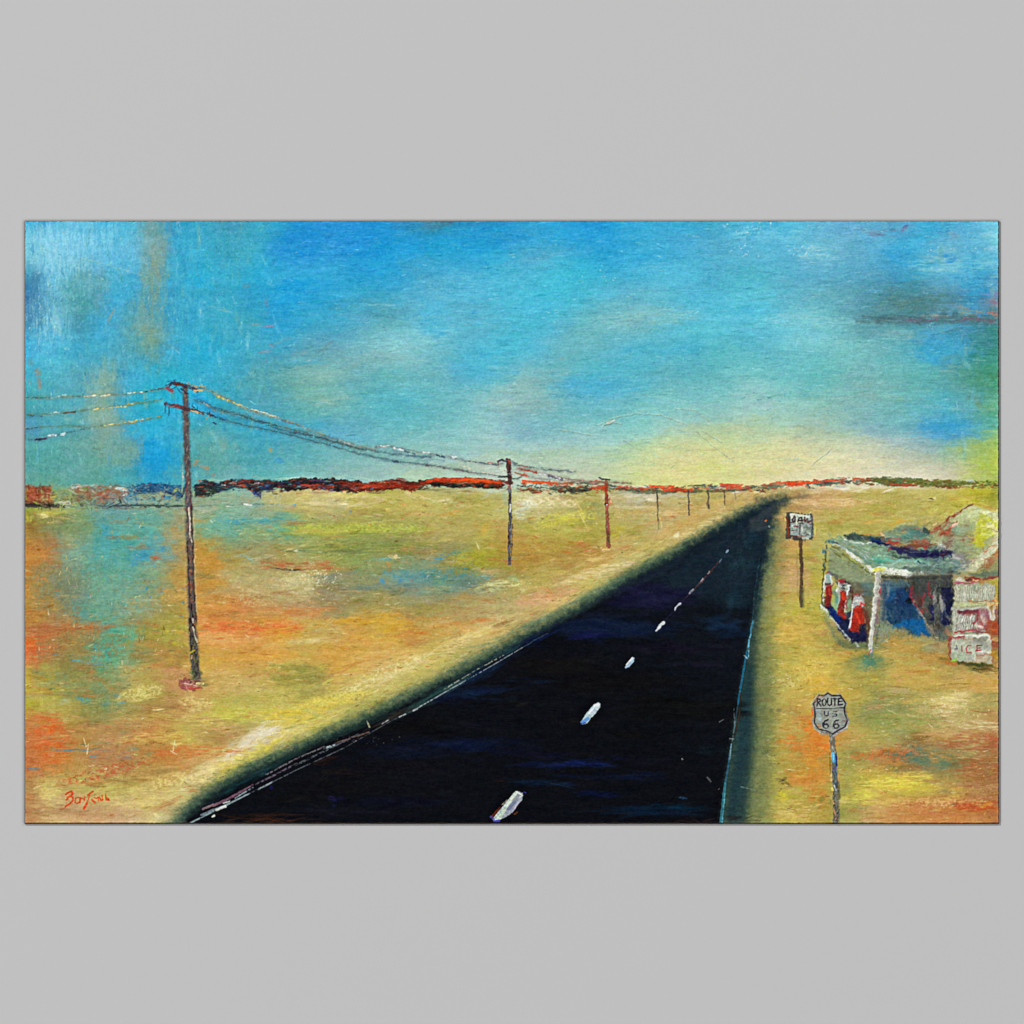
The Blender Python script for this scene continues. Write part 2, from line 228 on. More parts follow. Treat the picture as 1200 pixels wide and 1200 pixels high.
# --- sky
dabs("""
181 300 90 26 90 88a078 .26; 182 330 70 16 90 90a070 .26; 176 370 80 22 88 70a088 .3; 172 392 44 26 20 7ba070 .32; 178 405 40 10 90 7c9c62 .3; 110 320 90 30 84 68a4a8 .2
165 388 24 10 10 a79a5c .35; 128 445 50 26 88 88a878 .36; 120 500 70 34 90 80a888 .26; 44 436 12 8 80 b58350 .6; 46 450 16 6 88 b87a45 .65; 36 425 10 8 60 9a9060 .4
74 272 4 4 0 c98a50 .9; 42 326 26 12 85 2c7896 .6; 38 350 30 10 88 2f7a9a .5; 46 372 40 12 85 357f9d .5; 34 395 22 8 85 2f86b0 .5; 92 366 34 14 80 3b8ba0 .5
100 330 40 18 70 63aeb8 .5; 86 345 60 10 100 5aa5a8 .5; 60 300 60 16 85 7fd2ea .5; 50 282 30 10 80 a5e4ee .4; 66 372 50 8 85 93d9e0 .45; 58 340 40 5 80 c4ecd8 .5
92 288 34 14 20 6cc6e4 .5; 130 285 50 20 20 62bfe0 .45; 150 300 30 12 40 4fb4dc .5; 130 370 22 4 -65 a8a070 .6; 155 320 14 12 40 2196d6 .5
200 345 30 12 80 2f8fbc .45; 205 325 30 20 85 2ea4da .4; 232 330 30 14 10 24a0de .5; 240 350 20 14 0 269bd6 .4; 289 335 14 6 -10 5f8f90 .5; 312 355 14 12 40 6a8e94 .6
315 382 16 3 -8 c58088 .7; 310 412 18 3 -8 b88a90 .6; 318 405 10 3 30 c08890 .5; 300 380 14 3 -5 9f8c86 .5; 262 364 20 2 12 8fd0c0 .6; 330 400 26 3 -20 87a090 .5
350 282 50 22 0 2187d0 .6; 400 275 70 14 -4 2287d4 .6; 362 295 34 14 -10 1c84d6 .6; 432 295 40 10 -6 1a80d4 .6; 385 274 30 6 0 5a84cc .4; 450 310 30 40 60 2292dc .5
350 335 50 16 -6 1d90de .6; 340 350 40 12 0 1f94e0 .5; 470 330 26 40 60 2a98d8 .4; 500 285 60 16 -8 1d98e0 .5; 480 262 50 8 0 3f80a0 .5; 512 263 34 9 -4 5d6e60 .75; 525 262 20 7 0 57584c .6
560 262 30 5 -6 4a7c88 .6; 574 276 60 7 -6 3a90a8 .5; 560 290 50 12 -6 2090d8 .5; 585 270 40 10 -10 22a0e4 .5; 455 364 50 16 0 4fa0b0 .5; 458 370 36 8 -2 418c98 .6; 474 377 26 6 0 4c9a9c .5
440 355 40 10 0 5aa8b0 .4; 500 365 40 40 60 4fb8e4 .4; 508 388 26 22 0 2ca8e6 .7; 494 388 8 10 60 1f94de .7; 460 390 60 14 -10 78ccd8 .5; 470 405 70 16 -10 84ced0 .5; 540 362 30 6 -10 569fa8 .5; 556 366 10 6 0 2a86ce .7; 566 358 12 4 -35 2a90d8 .6
590 368 30 5 5 58a0a4 .5; 600 378 30 6 5 4faab4 .5; 548 340 60 30 -12 52b4d8 .4; 440 420 90 14 -12 8cb8a8 .5; 460 420 70 10 6 94bcae .5; 380 410 20 6 -40 707f74 .7; 384 403 14 4 -30 6c7c72 .6; 350 415 30 6 -20 a0a08a .5
407 428 8 22 90 44a4d0 .5; 412 450 4 16 88 3fa6d6 .5; 423 413 4 4 0 22a0e0 .9; 481 443 2.5 2.5 0 2f6a60 1; 460 455 30 8 6 4aaac8 .5; 475 468 22 8 10 3ea6d4 .5; 380 440 70 20 -6 86ba9e .5; 340 460 30 10 20 60a69c .4; 395 465 50 10 4 98bd94 .5
380 470 50 8 10 a4b48c .4; 480 424 30 2 14 8cae9c .6; 470 435 40 10 10 86b8b0 .4; 540 430 50 14 -4 46aee0 .5; 565 415 30 14 -10 3eaade .5; 580 435 50 5 0 44a8d6 .6; 560 440 60 8 -4 40aada .5; 600 455 60 16 -8 a8c8ac .5; 590 472 60 8 6 b4c8a0 .5
582 470 14 4 5 68a094 .5; 582 485 12 6 0 50aaca .6; 575 470 30 2 -10 7a9c92 .6; 640 470 30 12 10 8aa890 .5; 645 478 20 5 10 9c9c88 .5; 622 482 20 2 8 c0988c .5; 658 420 8 4 10 a0a070 .7; 640 440 60 14 -6 9abfa6 .45
700 455 90 20 6 48b0d8 .5; 670 450 30 20 0 3aaae0 .5; 720 445 30 10 0 44a8da .4; 745 408 50 12 -8 40aede .5; 800 410 80 10 -4 44b0d8 .5; 780 440 60 8 0 58aaca .4; 830 450 60 8 -6 70b8b8 .4
740 375 100 18 -4 84c2c0 .5; 760 366 60 14 -6 8ec4bc .5; 750 376 38 3.4 -2 5f8590 .9; 725 377 20 2 0 7099a0 .6; 750 385 44 8 0 98bcb0 .5; 870 385 50 6 2 5caeb6 .5; 875 378 20 3 10 4f9eae .5; 860 372 60 8 -2 70cce0 .4
765 300 50 12 -8 2e9ee0 .5; 740 310 60 5 -10 3a9ad8 .4; 760 314 50 4 -2 7cc8dc .5; 790 340 60 12 0 54aece .4; 765 338 30 8 0 80b4b4 .4; 700 290 60 8 -20 4a9ccc .3; 690 272 60 20 -14 2694dc .4; 640 280 50 16 -18 279ade .4
640 300 70 16 -12 62aec4 .4; 645 312 40 6 -5 86a4a4 .3; 616 295 24 8 0 5c9aa0 .4; 820 280 60 16 0 50a8cc .4; 850 290 50 14 -8 5aaacc .4; 858 342 26 3 0 4a9cb8 .5; 830 335 60 5 5 4a9cb4 .3
605 380 20 10 10 32a2d8 .5; 604 436 14 4 0 3aa4de .7; 630 360 60 14 -8 50bce0 .5; 690 345 80 12 -6 48b8de .4
1020 272 40 8 8 7f8690 .6; 1028 275 20 4 -4 7a4e64 .6; 1060 267 14 5 -50 6a4a70 .8; 1042 270 20 3 0 84687c .6; 1110 292 44 5 -4 9ccfc4 .6; 1095 303 40 7 4 9cc8b8 .6; 1105 315 40 6 0 86cad0 .6; 1115 304 14 8 -15 2478d8 .85; 1108 300 8 4 0 3486d8 .8
1160 275 10 20 88 a8dce8 .7; 1164 290 4 30 88 a0d4e8 .7; 1168 320 3 60 90 2f7898 .7; 1118 275 14 8 30 8a9a98 .6; 1050 300 50 14 30 3c9ede .5; 1052 306 18 10 20 2c8ee0 .5; 1022 284 20 6 0 2e90dc .5; 1025 320 40 10 0 4a90a0 .5
1085 345 60 8 -3 4f8888 .4; 1080 352 70 10 -4 44807f .5; 1065 358 70 8 -4 4f8478 .5; 1060 355 40 8 -12 6f8a5e .4; 1050 350 30 6 20 8a9478 .5; 1090 362 50 10 0 547f74 .6; 1035 362 40 10 0 608c80 .55; 1010 366 26 10 0 4f8f98 .55
1060 374 110 7 2 4a7478 .75; 1060 376 60 3 3 7a6878 .5; 1095 372 36 6 0 6e9890 .5; 1085 370 40 3 4 9a8a80 .5; 1118 368 8 18 88 3c6a74 .7; 1128 363 22 14 60 a89c70 .7; 1136 370 20 5 -10 a08a66 .6; 1120 357 16 6 0 6f94a4 .6; 1168 355 8 16 90 ad8a78 .7; 1168 345 6 10 80 b87a80 .6
1165 368 12 12 60 b07a64 .7; 1150 373 30 4 10 9a6270 .75; 1130 375 30 3 0 a0506a .6; 1165 379 14 3 5 b8a888 .7; 1120 378 90 6 2 3f707c .5; 1152 366 12 8 30 3c90b8 .6; 1140 350 40 20 0 2c90cc .5; 1150 338 30 10 10 2a92d2 .5; 1040 380 90 4 2 588c90 .4
1050 392 60 10 4 94bab0 .4; 1070 395 40 10 0 86a8a0 .4; 1100 395 50 16 10 42a4d4 .55; 1090 415 28 24 40 3aa2de .65; 1108 425 20 20 30 3c9ed6 .5; 1130 400 40 16 20 3494c0 .5; 1160 395 22 20 60 2f7c80 .6; 1163 410 14 24 88 2f7e68 .65; 1150 408 20 14 60 36888c .5
1150 425 30 22 88 369a88 .6; 1160 440 20 30 88 3c8c66 .6; 1168 440 6 24 90 5d7c34 .6; 1148 422 3 18 92 8cd4c4 .8; 1135 430 34 12 0 4aa090 .5; 1118 430 30 7 0 7c9c74 .5; 1112 435 24 4 0 9c9c70 .4; 1130 455 50 10 0 5c9c90 .4; 1146 466 30 10 10 5a8a78 .5; 1148 474 14 8 30 6f8858 .5
1030 463 60 6 4 8fae88 .5; 1060 468 60 4 4 a0ac70 .4; 1025 452 60 10 0 86b4a4 .4; 1158 480 26 10 8 74b06c .6; 1100 478 60 4 4 9cc088 .4; 942 455 40 12 -8 4cabc8 .5; 920 460 30 8 -8 5aaec0 .4; 980 440 60 10 0 60b0be .4; 955 415 30 6 0 50a8cc .4
940 365 50 10 0 94d2d0 .4; 950 373 70 8 0 8cd0d4 .4; 960 390 60 14 0 70c8dc .4; 900 395 70 4 0 4faac8 .4; 890 385 30 3 0 4c9ab0 .5; 990 405 80 5 2 84ccd0 .5; 960 400 80 4 2 70c4d4 .4; 935 405 60 3 -3 80c8d0 .4; 936 362.5 2 2 0 1f4a50 1
880 360 50 14 -4 48b0e0 .4; 895 363 40 8 0 3aa4e0 .4; 950 300 34 16 10 92d6de .5; 952 292 20 6 0 b4e0d0 .5; 955 308 20 6 0 4c9cb8 .5; 930 330 60 10 0 62b0c4 .3; 990 340 60 20 0 60acb4 .4; 960 345 50 10 10 7cb4ac .4; 940 350 20 6 20 94b098 .3
""")
dabs("""
75 500 70 20 0 46a6ac .4; 60 470 60 16 0 44aab4 .4; 120 460 50 30 88 8cae84 .5; 118 480 40 30 88 8aaf88 .5; 130 498 44 24 0 8aa884 .4; 35 543 16 12 0 2f8088 .6; 60 545 50 14 0 4a9a90 .4; 85 492 8 40 90 70a890 .5
150 535 40 40 80 6ba484 .5; 160 525 20 20 80 7c9c6c .5; 180 540 36 50 85 1e90dc .75; 188 530 26 40 85 1b8ee0 .6; 176 555 24 26 85 2a96d4 .6; 200 520 20 20 80 2a9cd4 .5; 205 555 10 24 88 4fa8b0 .6; 165 500 40 14 0 2ea6d8 .5
245 530 40 50 85 58a694 .5; 262 520 20 24 60 82b894 .5; 255 515 30 14 30 6fac94 .4; 229 542 5 10 40 c88e4c .9; 242 548 9 6 20 c49048 .85; 250 557 4 3 0 b8663c .8; 236 546 10 4 40 b8985c .6; 230 556 8 5 60 9cd8dc .6
317 527 6 6 30 c09838 .9; 330 538 26 7 6 3494de .85; 322 541 20 5 4 3c9cda .7; 300 540 40 16 0 40a4a8 .4; 360 550 60 12 0 6cb09c .4; 350 530 60 14 10 4aaab4 .4; 420 540 80 14 6 74b8ac .45; 410 512 90 12 4 4cb2d4 .35; 370 498 50 10 4 3aa8d8 .4; 300 500 60 14 0 38a8d0 .35
480 548 70 10 2 90c0a4 .4; 430 560 80 8 2 8cbea0 .4; 510 556 70 9 2 b0d0b0 .5; 486 559 22 5 0 d4e0cc .7; 545 562 50 5 0 9cc0a8 .5; 560 545 40 8 4 a0c8b8 .4; 620 508 60 14 8 70b4cc .5; 610 512 30 8 10 54a8d4 .5; 640 498 60 8 10 8cc4d0 .4; 605 525 20 14 0 60b4c8 .4; 710 530 40 10 -4 78b8b4 .5; 700 526 20 5 0 6cb0bc .4
650 545 60 12 6 a8c8b0 .4; 690 515 80 8 6 98ccc0 .4; 780 495 60 12 -6 a0ccb4 .4; 760 552 40 10 -4 c4d060 .6; 750 555 20 5 0 b4cc44 .6; 790 551 50 9 0 dccc80 .5; 800 552 30 4 0 dcc074 .5; 830 548 50 12 -4 ccd84c .6; 845 540 40 10 -6 b8d65c .6; 830 537 40 5 -2 e0e080 .5; 860 555 40 8 0 c4d860 .5
860 500 80 10 4 c4cc9c .45; 800 500 60 10 -8 b4cca4 .4; 900 528 80 10 -2 d4d87c .5; 920 540 90 12 0 dcdc80 .5; 900 552 70 10 0 d8d880 .5; 960 552 110 10 -2 dcdca0 .5; 1000 545 60 10 -4 ccccac .4; 1050 556 60 6 0 e0dcc0 .5; 1090 560 60 6 2 d4d4b8 .5; 1080 545 60 14 0 b8c0a0 .4; 960 510 80 10 0 8cb4a4 .35; 880 490 60 8 0 b4cc9c .4
1110 505 60 22 4 2e98d8 .6; 1120 498 40 10 0 2490d4 .5; 1150 505 30 16 0 38a0c4 .4; 1128 530 40 14 0 74b474 .5; 1125 526 14 8 10 94b43c .5; 1163 540 20 44 88 a4c430 .6; 1165 520 12 14 88 9cb84c .6; 1150 535 30 20 60 8cbc50 .5; 1168 520 6 40 90 5c9c50 .4; 1140 558 30 10 0 b0c860 .5
1100 520 50 10 0 6ca8a0 .4; 1060 520 60 12 -4 84b0a4 .4; 1168 500 6 16 90 4a9478 .5
""")
# --- land
dabs("""
34 604 14 14 0 c0c848 .6; 60 602 50 8 -2 b8c84c .6; 52 604 12 6 0 dce0a0 .7; 50 612 40 6 2 a8b44c .5; 35 617 14 20 80 8a7038 .6; 60 600 30 4 0 d4d860 .5; 80 592 10 7 0 b4c8b0 .7; 88 596 10 12 60 74907c .5; 75 590 8 4 20 e0e4c8 .8; 62 582 8 16 70 acb458 .7
40 650 16 50 88 c47a3c .6; 45 680 12 30 88 c8703c .5; 60 660 14 40 88 9a8c54 .5; 67 662 6 22 90 b85c48 .7; 64 648 8 4 0 bc6850 .7; 70 690 26 16 80 6c8470 .55; 64 685 24 10 80 708478 .5; 50 710 14 40 90 c08a48 .5; 60 705 14 40 90 bc8448 .5; 36 715 12 40 90 c87838 .5; 44 685 16 14 60 a09854 .5; 85 640 12 4 0 c89860 .7; 82 625 40 14 80 90a470 .5
85 655 40 40 80 86a88c .4; 104 668 8 40 90 4c9c94 .6; 106 720 12 50 90 4c9c8c .65; 108 640 20 40 90 6aa494 .5; 125 640 40 36 80 4aa4a8 .55; 128 625 20 14 30 3a98b8 .6; 124 618 16 6 20 3a9cc0 .6; 142 660 30 34 80 54a498 .5; 130 700 40 50 88 70a68c .5; 150 715 14 40 90 7cae98 .6; 150 745 20 30 90 5ca88c .5; 105 697 4 8 60 2c8cc0 .8
165 648 26 20 -30 3a94b4 .7; 160 654 20 12 0 2f90bc .7; 186 642 14 16 80 3a90b4 .65; 174 634 24 6 0 5c9ca0 .5; 182 654 16 5 -4 b86c4c .9; 178 659 20 6 0 9c7c5c .7; 172 660 30 5 0 3a90b8 .6; 175 675 30 12 10 5c9080 .5; 184 685 24 16 0 709070 .5; 160 690 30 10 0 7c9c84 .5; 190 622 20 10 0 6fac98 .4; 200 635 20 24 80 9c9868 .5; 213 620 6 24 90 c89050 .6; 214 640 5 24 90 c48c50 .5
172 690 4 3 0 3a90b8 .8; 190 694 5 3 0 3a90b8 .7; 176 700 4 2.5 0 3a90b8 .8; 214 706 5 3 20 4090b0 .8; 212 722 6 2.5 0 4090b0 .7; 216 690 6 3 30 4898b8 .6; 192 690 6 3 0 3f94b4 .5; 202 700 20 24 40 c49448 .5; 210 740 4 40 90 c4bc30 .8; 214 755 4 40 90 bcb42c .8; 208 680 8 20 88 c89448 .5
100 735 60 10 0 b86440 .7; 65 738 70 8 2 b05c3c .7; 90 732 50 3 0 c47c50 .6; 50 733 40 6 0 b8604c .5; 40 757 18 26 88 e0602c .7; 34 750 10 16 80 e05c2c .6; 44 770 14 10 60 dc6430 .6; 70 750 50 12 0 a08450 .5; 90 745 40 12 0 a87c4c .5; 120 765 26 26 88 4ca494 .65; 134 758 18 30 88 56a88c .5; 124 745 20 10 90 5ca884 .5; 90 774 20 3 8 5ca8c4 .8; 110 778 30 3 5 509cb8 .7; 118 780 30 8 0 6c9c94 .5; 75 795 30 14 60 6f9068 .5; 65 767 8 4 0 4c94a4 .6
45 795 30 12 4 c49038 .6; 60 805 40 10 0 c48c40 .5; 90 797 60 16 0 98985c .4; 140 797 40 16 20 7c9c68 .5; 120 815 40 16 60 749870 .4; 100 820 8 14 88 4ca090 .6; 92 818 14 4 20 409cac .6; 130 824 30 4 -4 3c8ca8 .6; 138 815 14 3 0 4490a0 .6; 75 822 8 14 70 a8c090 .6; 36 825 14 20 88 a8a830 .6; 45 832 20 14 40 a8a438 .5; 60 848 30 14 0 b88c50 .4; 150 753 8 10 30 a8b038 .5
165 754 40 6 -4 c48c54 .5; 185 765 40 4 -8 a87050 .4; 175 782 30 8 -4 c87c50 .6; 200 752 6 6 30 b06c44 .6; 168 765 24 5 0 6c6c54 .4; 205 775 20 10 -10 c89c40 .5; 160 812 40 14 -10 ccc064 .6; 165 808 20 10 -30 dcd078 .5; 190 812 50 6 4 a09c48 .4; 220 816 50 5 0 a89450 .5; 232 825 26 12 10 dcc878 .7; 226 830 20 6 0 d4b860 .6; 190 828 60 5 0 a86c48 .5; 184 832 14 2 0 e8dca8 .7; 170 842 60 6 -2 d0b060 .5; 220 838 60 5 2 c8c050 .5; 280 838 60 8 -2 c4c850 .5
275 822 8 16 90 a4c078 .5; 260 824 20 10 0 b4b860 .4; 300 832 40 10 -2 c8c460 .5; 290 835 30 5 4 d4cc50 .5; 250 838 60 4 4 d4c860 .5; 280 800 8 8 80 e0cc88 .5; 306 800 10 8 70 c8b44c .4; 250 800 60 14 0 c8a460 .4; 240 772 20 20 0 cc9c58 .4
52 845 6 24 88 d8602c .7; 60 855 20 20 85 dc5c30 .6; 45 862 14 14 60 dc5830 .7; 60 880 10 10 0 a88c50 .5; 55 893 24 20 0 d45c38 .65; 36 895 14 14 0 c05c40 .5; 90 857 40 20 0 b88450 .4; 95 878 60 3 0 3a8c94 .8; 75 879 30 3 0 4c9088 .6; 110 886 14 3 -8 4894a4 .7; 148 888 14 3 0 3c88a0 .5; 158 877 10 3 0 4c94a0 .7; 60 884 10 5 0 d4c49c .7; 40 901 20 4 0 5c8c9c .6; 160 884 20 6 0 9cb478 .6; 176 883 20 3 0 749870 .6; 120 870 30 4 0 84a06c .4; 150 896 40 3 -20 6c8450 .5
164 866 30 5 0 c8604c .65; 140 867 40 3 0 c8704c .5; 190 866 50 6 -4 d0b45c .6; 200 856 40 5 0 a0784c .5; 180 850 40 6 0 ccb060 .4; 120 903 40 4 -12 c85444 .75; 130 908 40 4 -12 c04c3c .7; 106 912 24 4 -2 c85c48 .7; 96 912 20 3 0 a8c070 .7; 96 917 10 7 30 d4dc80 .75; 124 901 5 2.5 -20 e8e0b8 .9; 150 898 40 8 -14 b87c4c .5; 185 888 16 20 70 c8683c .6; 215 879 34 6 2 d4683c .7; 240 880 40 6 0 d88048 .5; 240 890 40 8 -10 c89060 .4; 204 895 20 20 60 c88448 .4; 205 872 4 12 105 e8dc90 .8; 170 906 60 5 -6 a87448 .4; 160 915 60 5 -4 a06c3c .4
58 928 16 14 60 dcc478 .7; 50 932 10 10 20 e0cc80 .6; 36 935 10 18 80 c06c44 .5; 100 925 40 10 0 b0ac68 .4; 130 915 40 8 0 b0a060 .5; 150 930 40 8 -10 d8c474 .6; 155 925 16 6 -30 dcd080 .6; 190 915 26 10 0 d8c070 .6; 178 938 60 12 2 d8c078 .5; 170 945 40 12 0 d4bc6c .5; 215 912 6 8 80 e4d890 .6; 185 957 14 5 40 e8dcb0 .85; 100 955 60 8 0 b88460 .4; 60 950 60 8 2 a06848 .3; 45 953 20 8 0 a05844 .5; 150 952 40 6 0 c49468 .4
210 936 40 12 -10 e0cc94 .4; 200 950 50 8 -10 c8a478 .4; 240 905 60 16 -28 dcc894 .6; 265 890 60 14 -28 e0ccA0 .6; 290 872 60 16 -30 d8ccb0 .7; 300 862 40 12 -30 e8e0cc .8; 318 855 30 6 -24 ece4dc .8; 276 882 40 10 -28 e4d8c4 .6; 270 902 40 10 -28 e0d060 .5; 285 893 50 7 -30 dcc84c .6; 312 876 50 6 -30 ccc44c .6; 250 918 30 8 -28 d4c860 .5; 227 926 10 4 0 d4683c .6; 221 928 8 4 0 d8884c .5; 256 920 6 3 0 a04838 .7
""", bristle=.7)
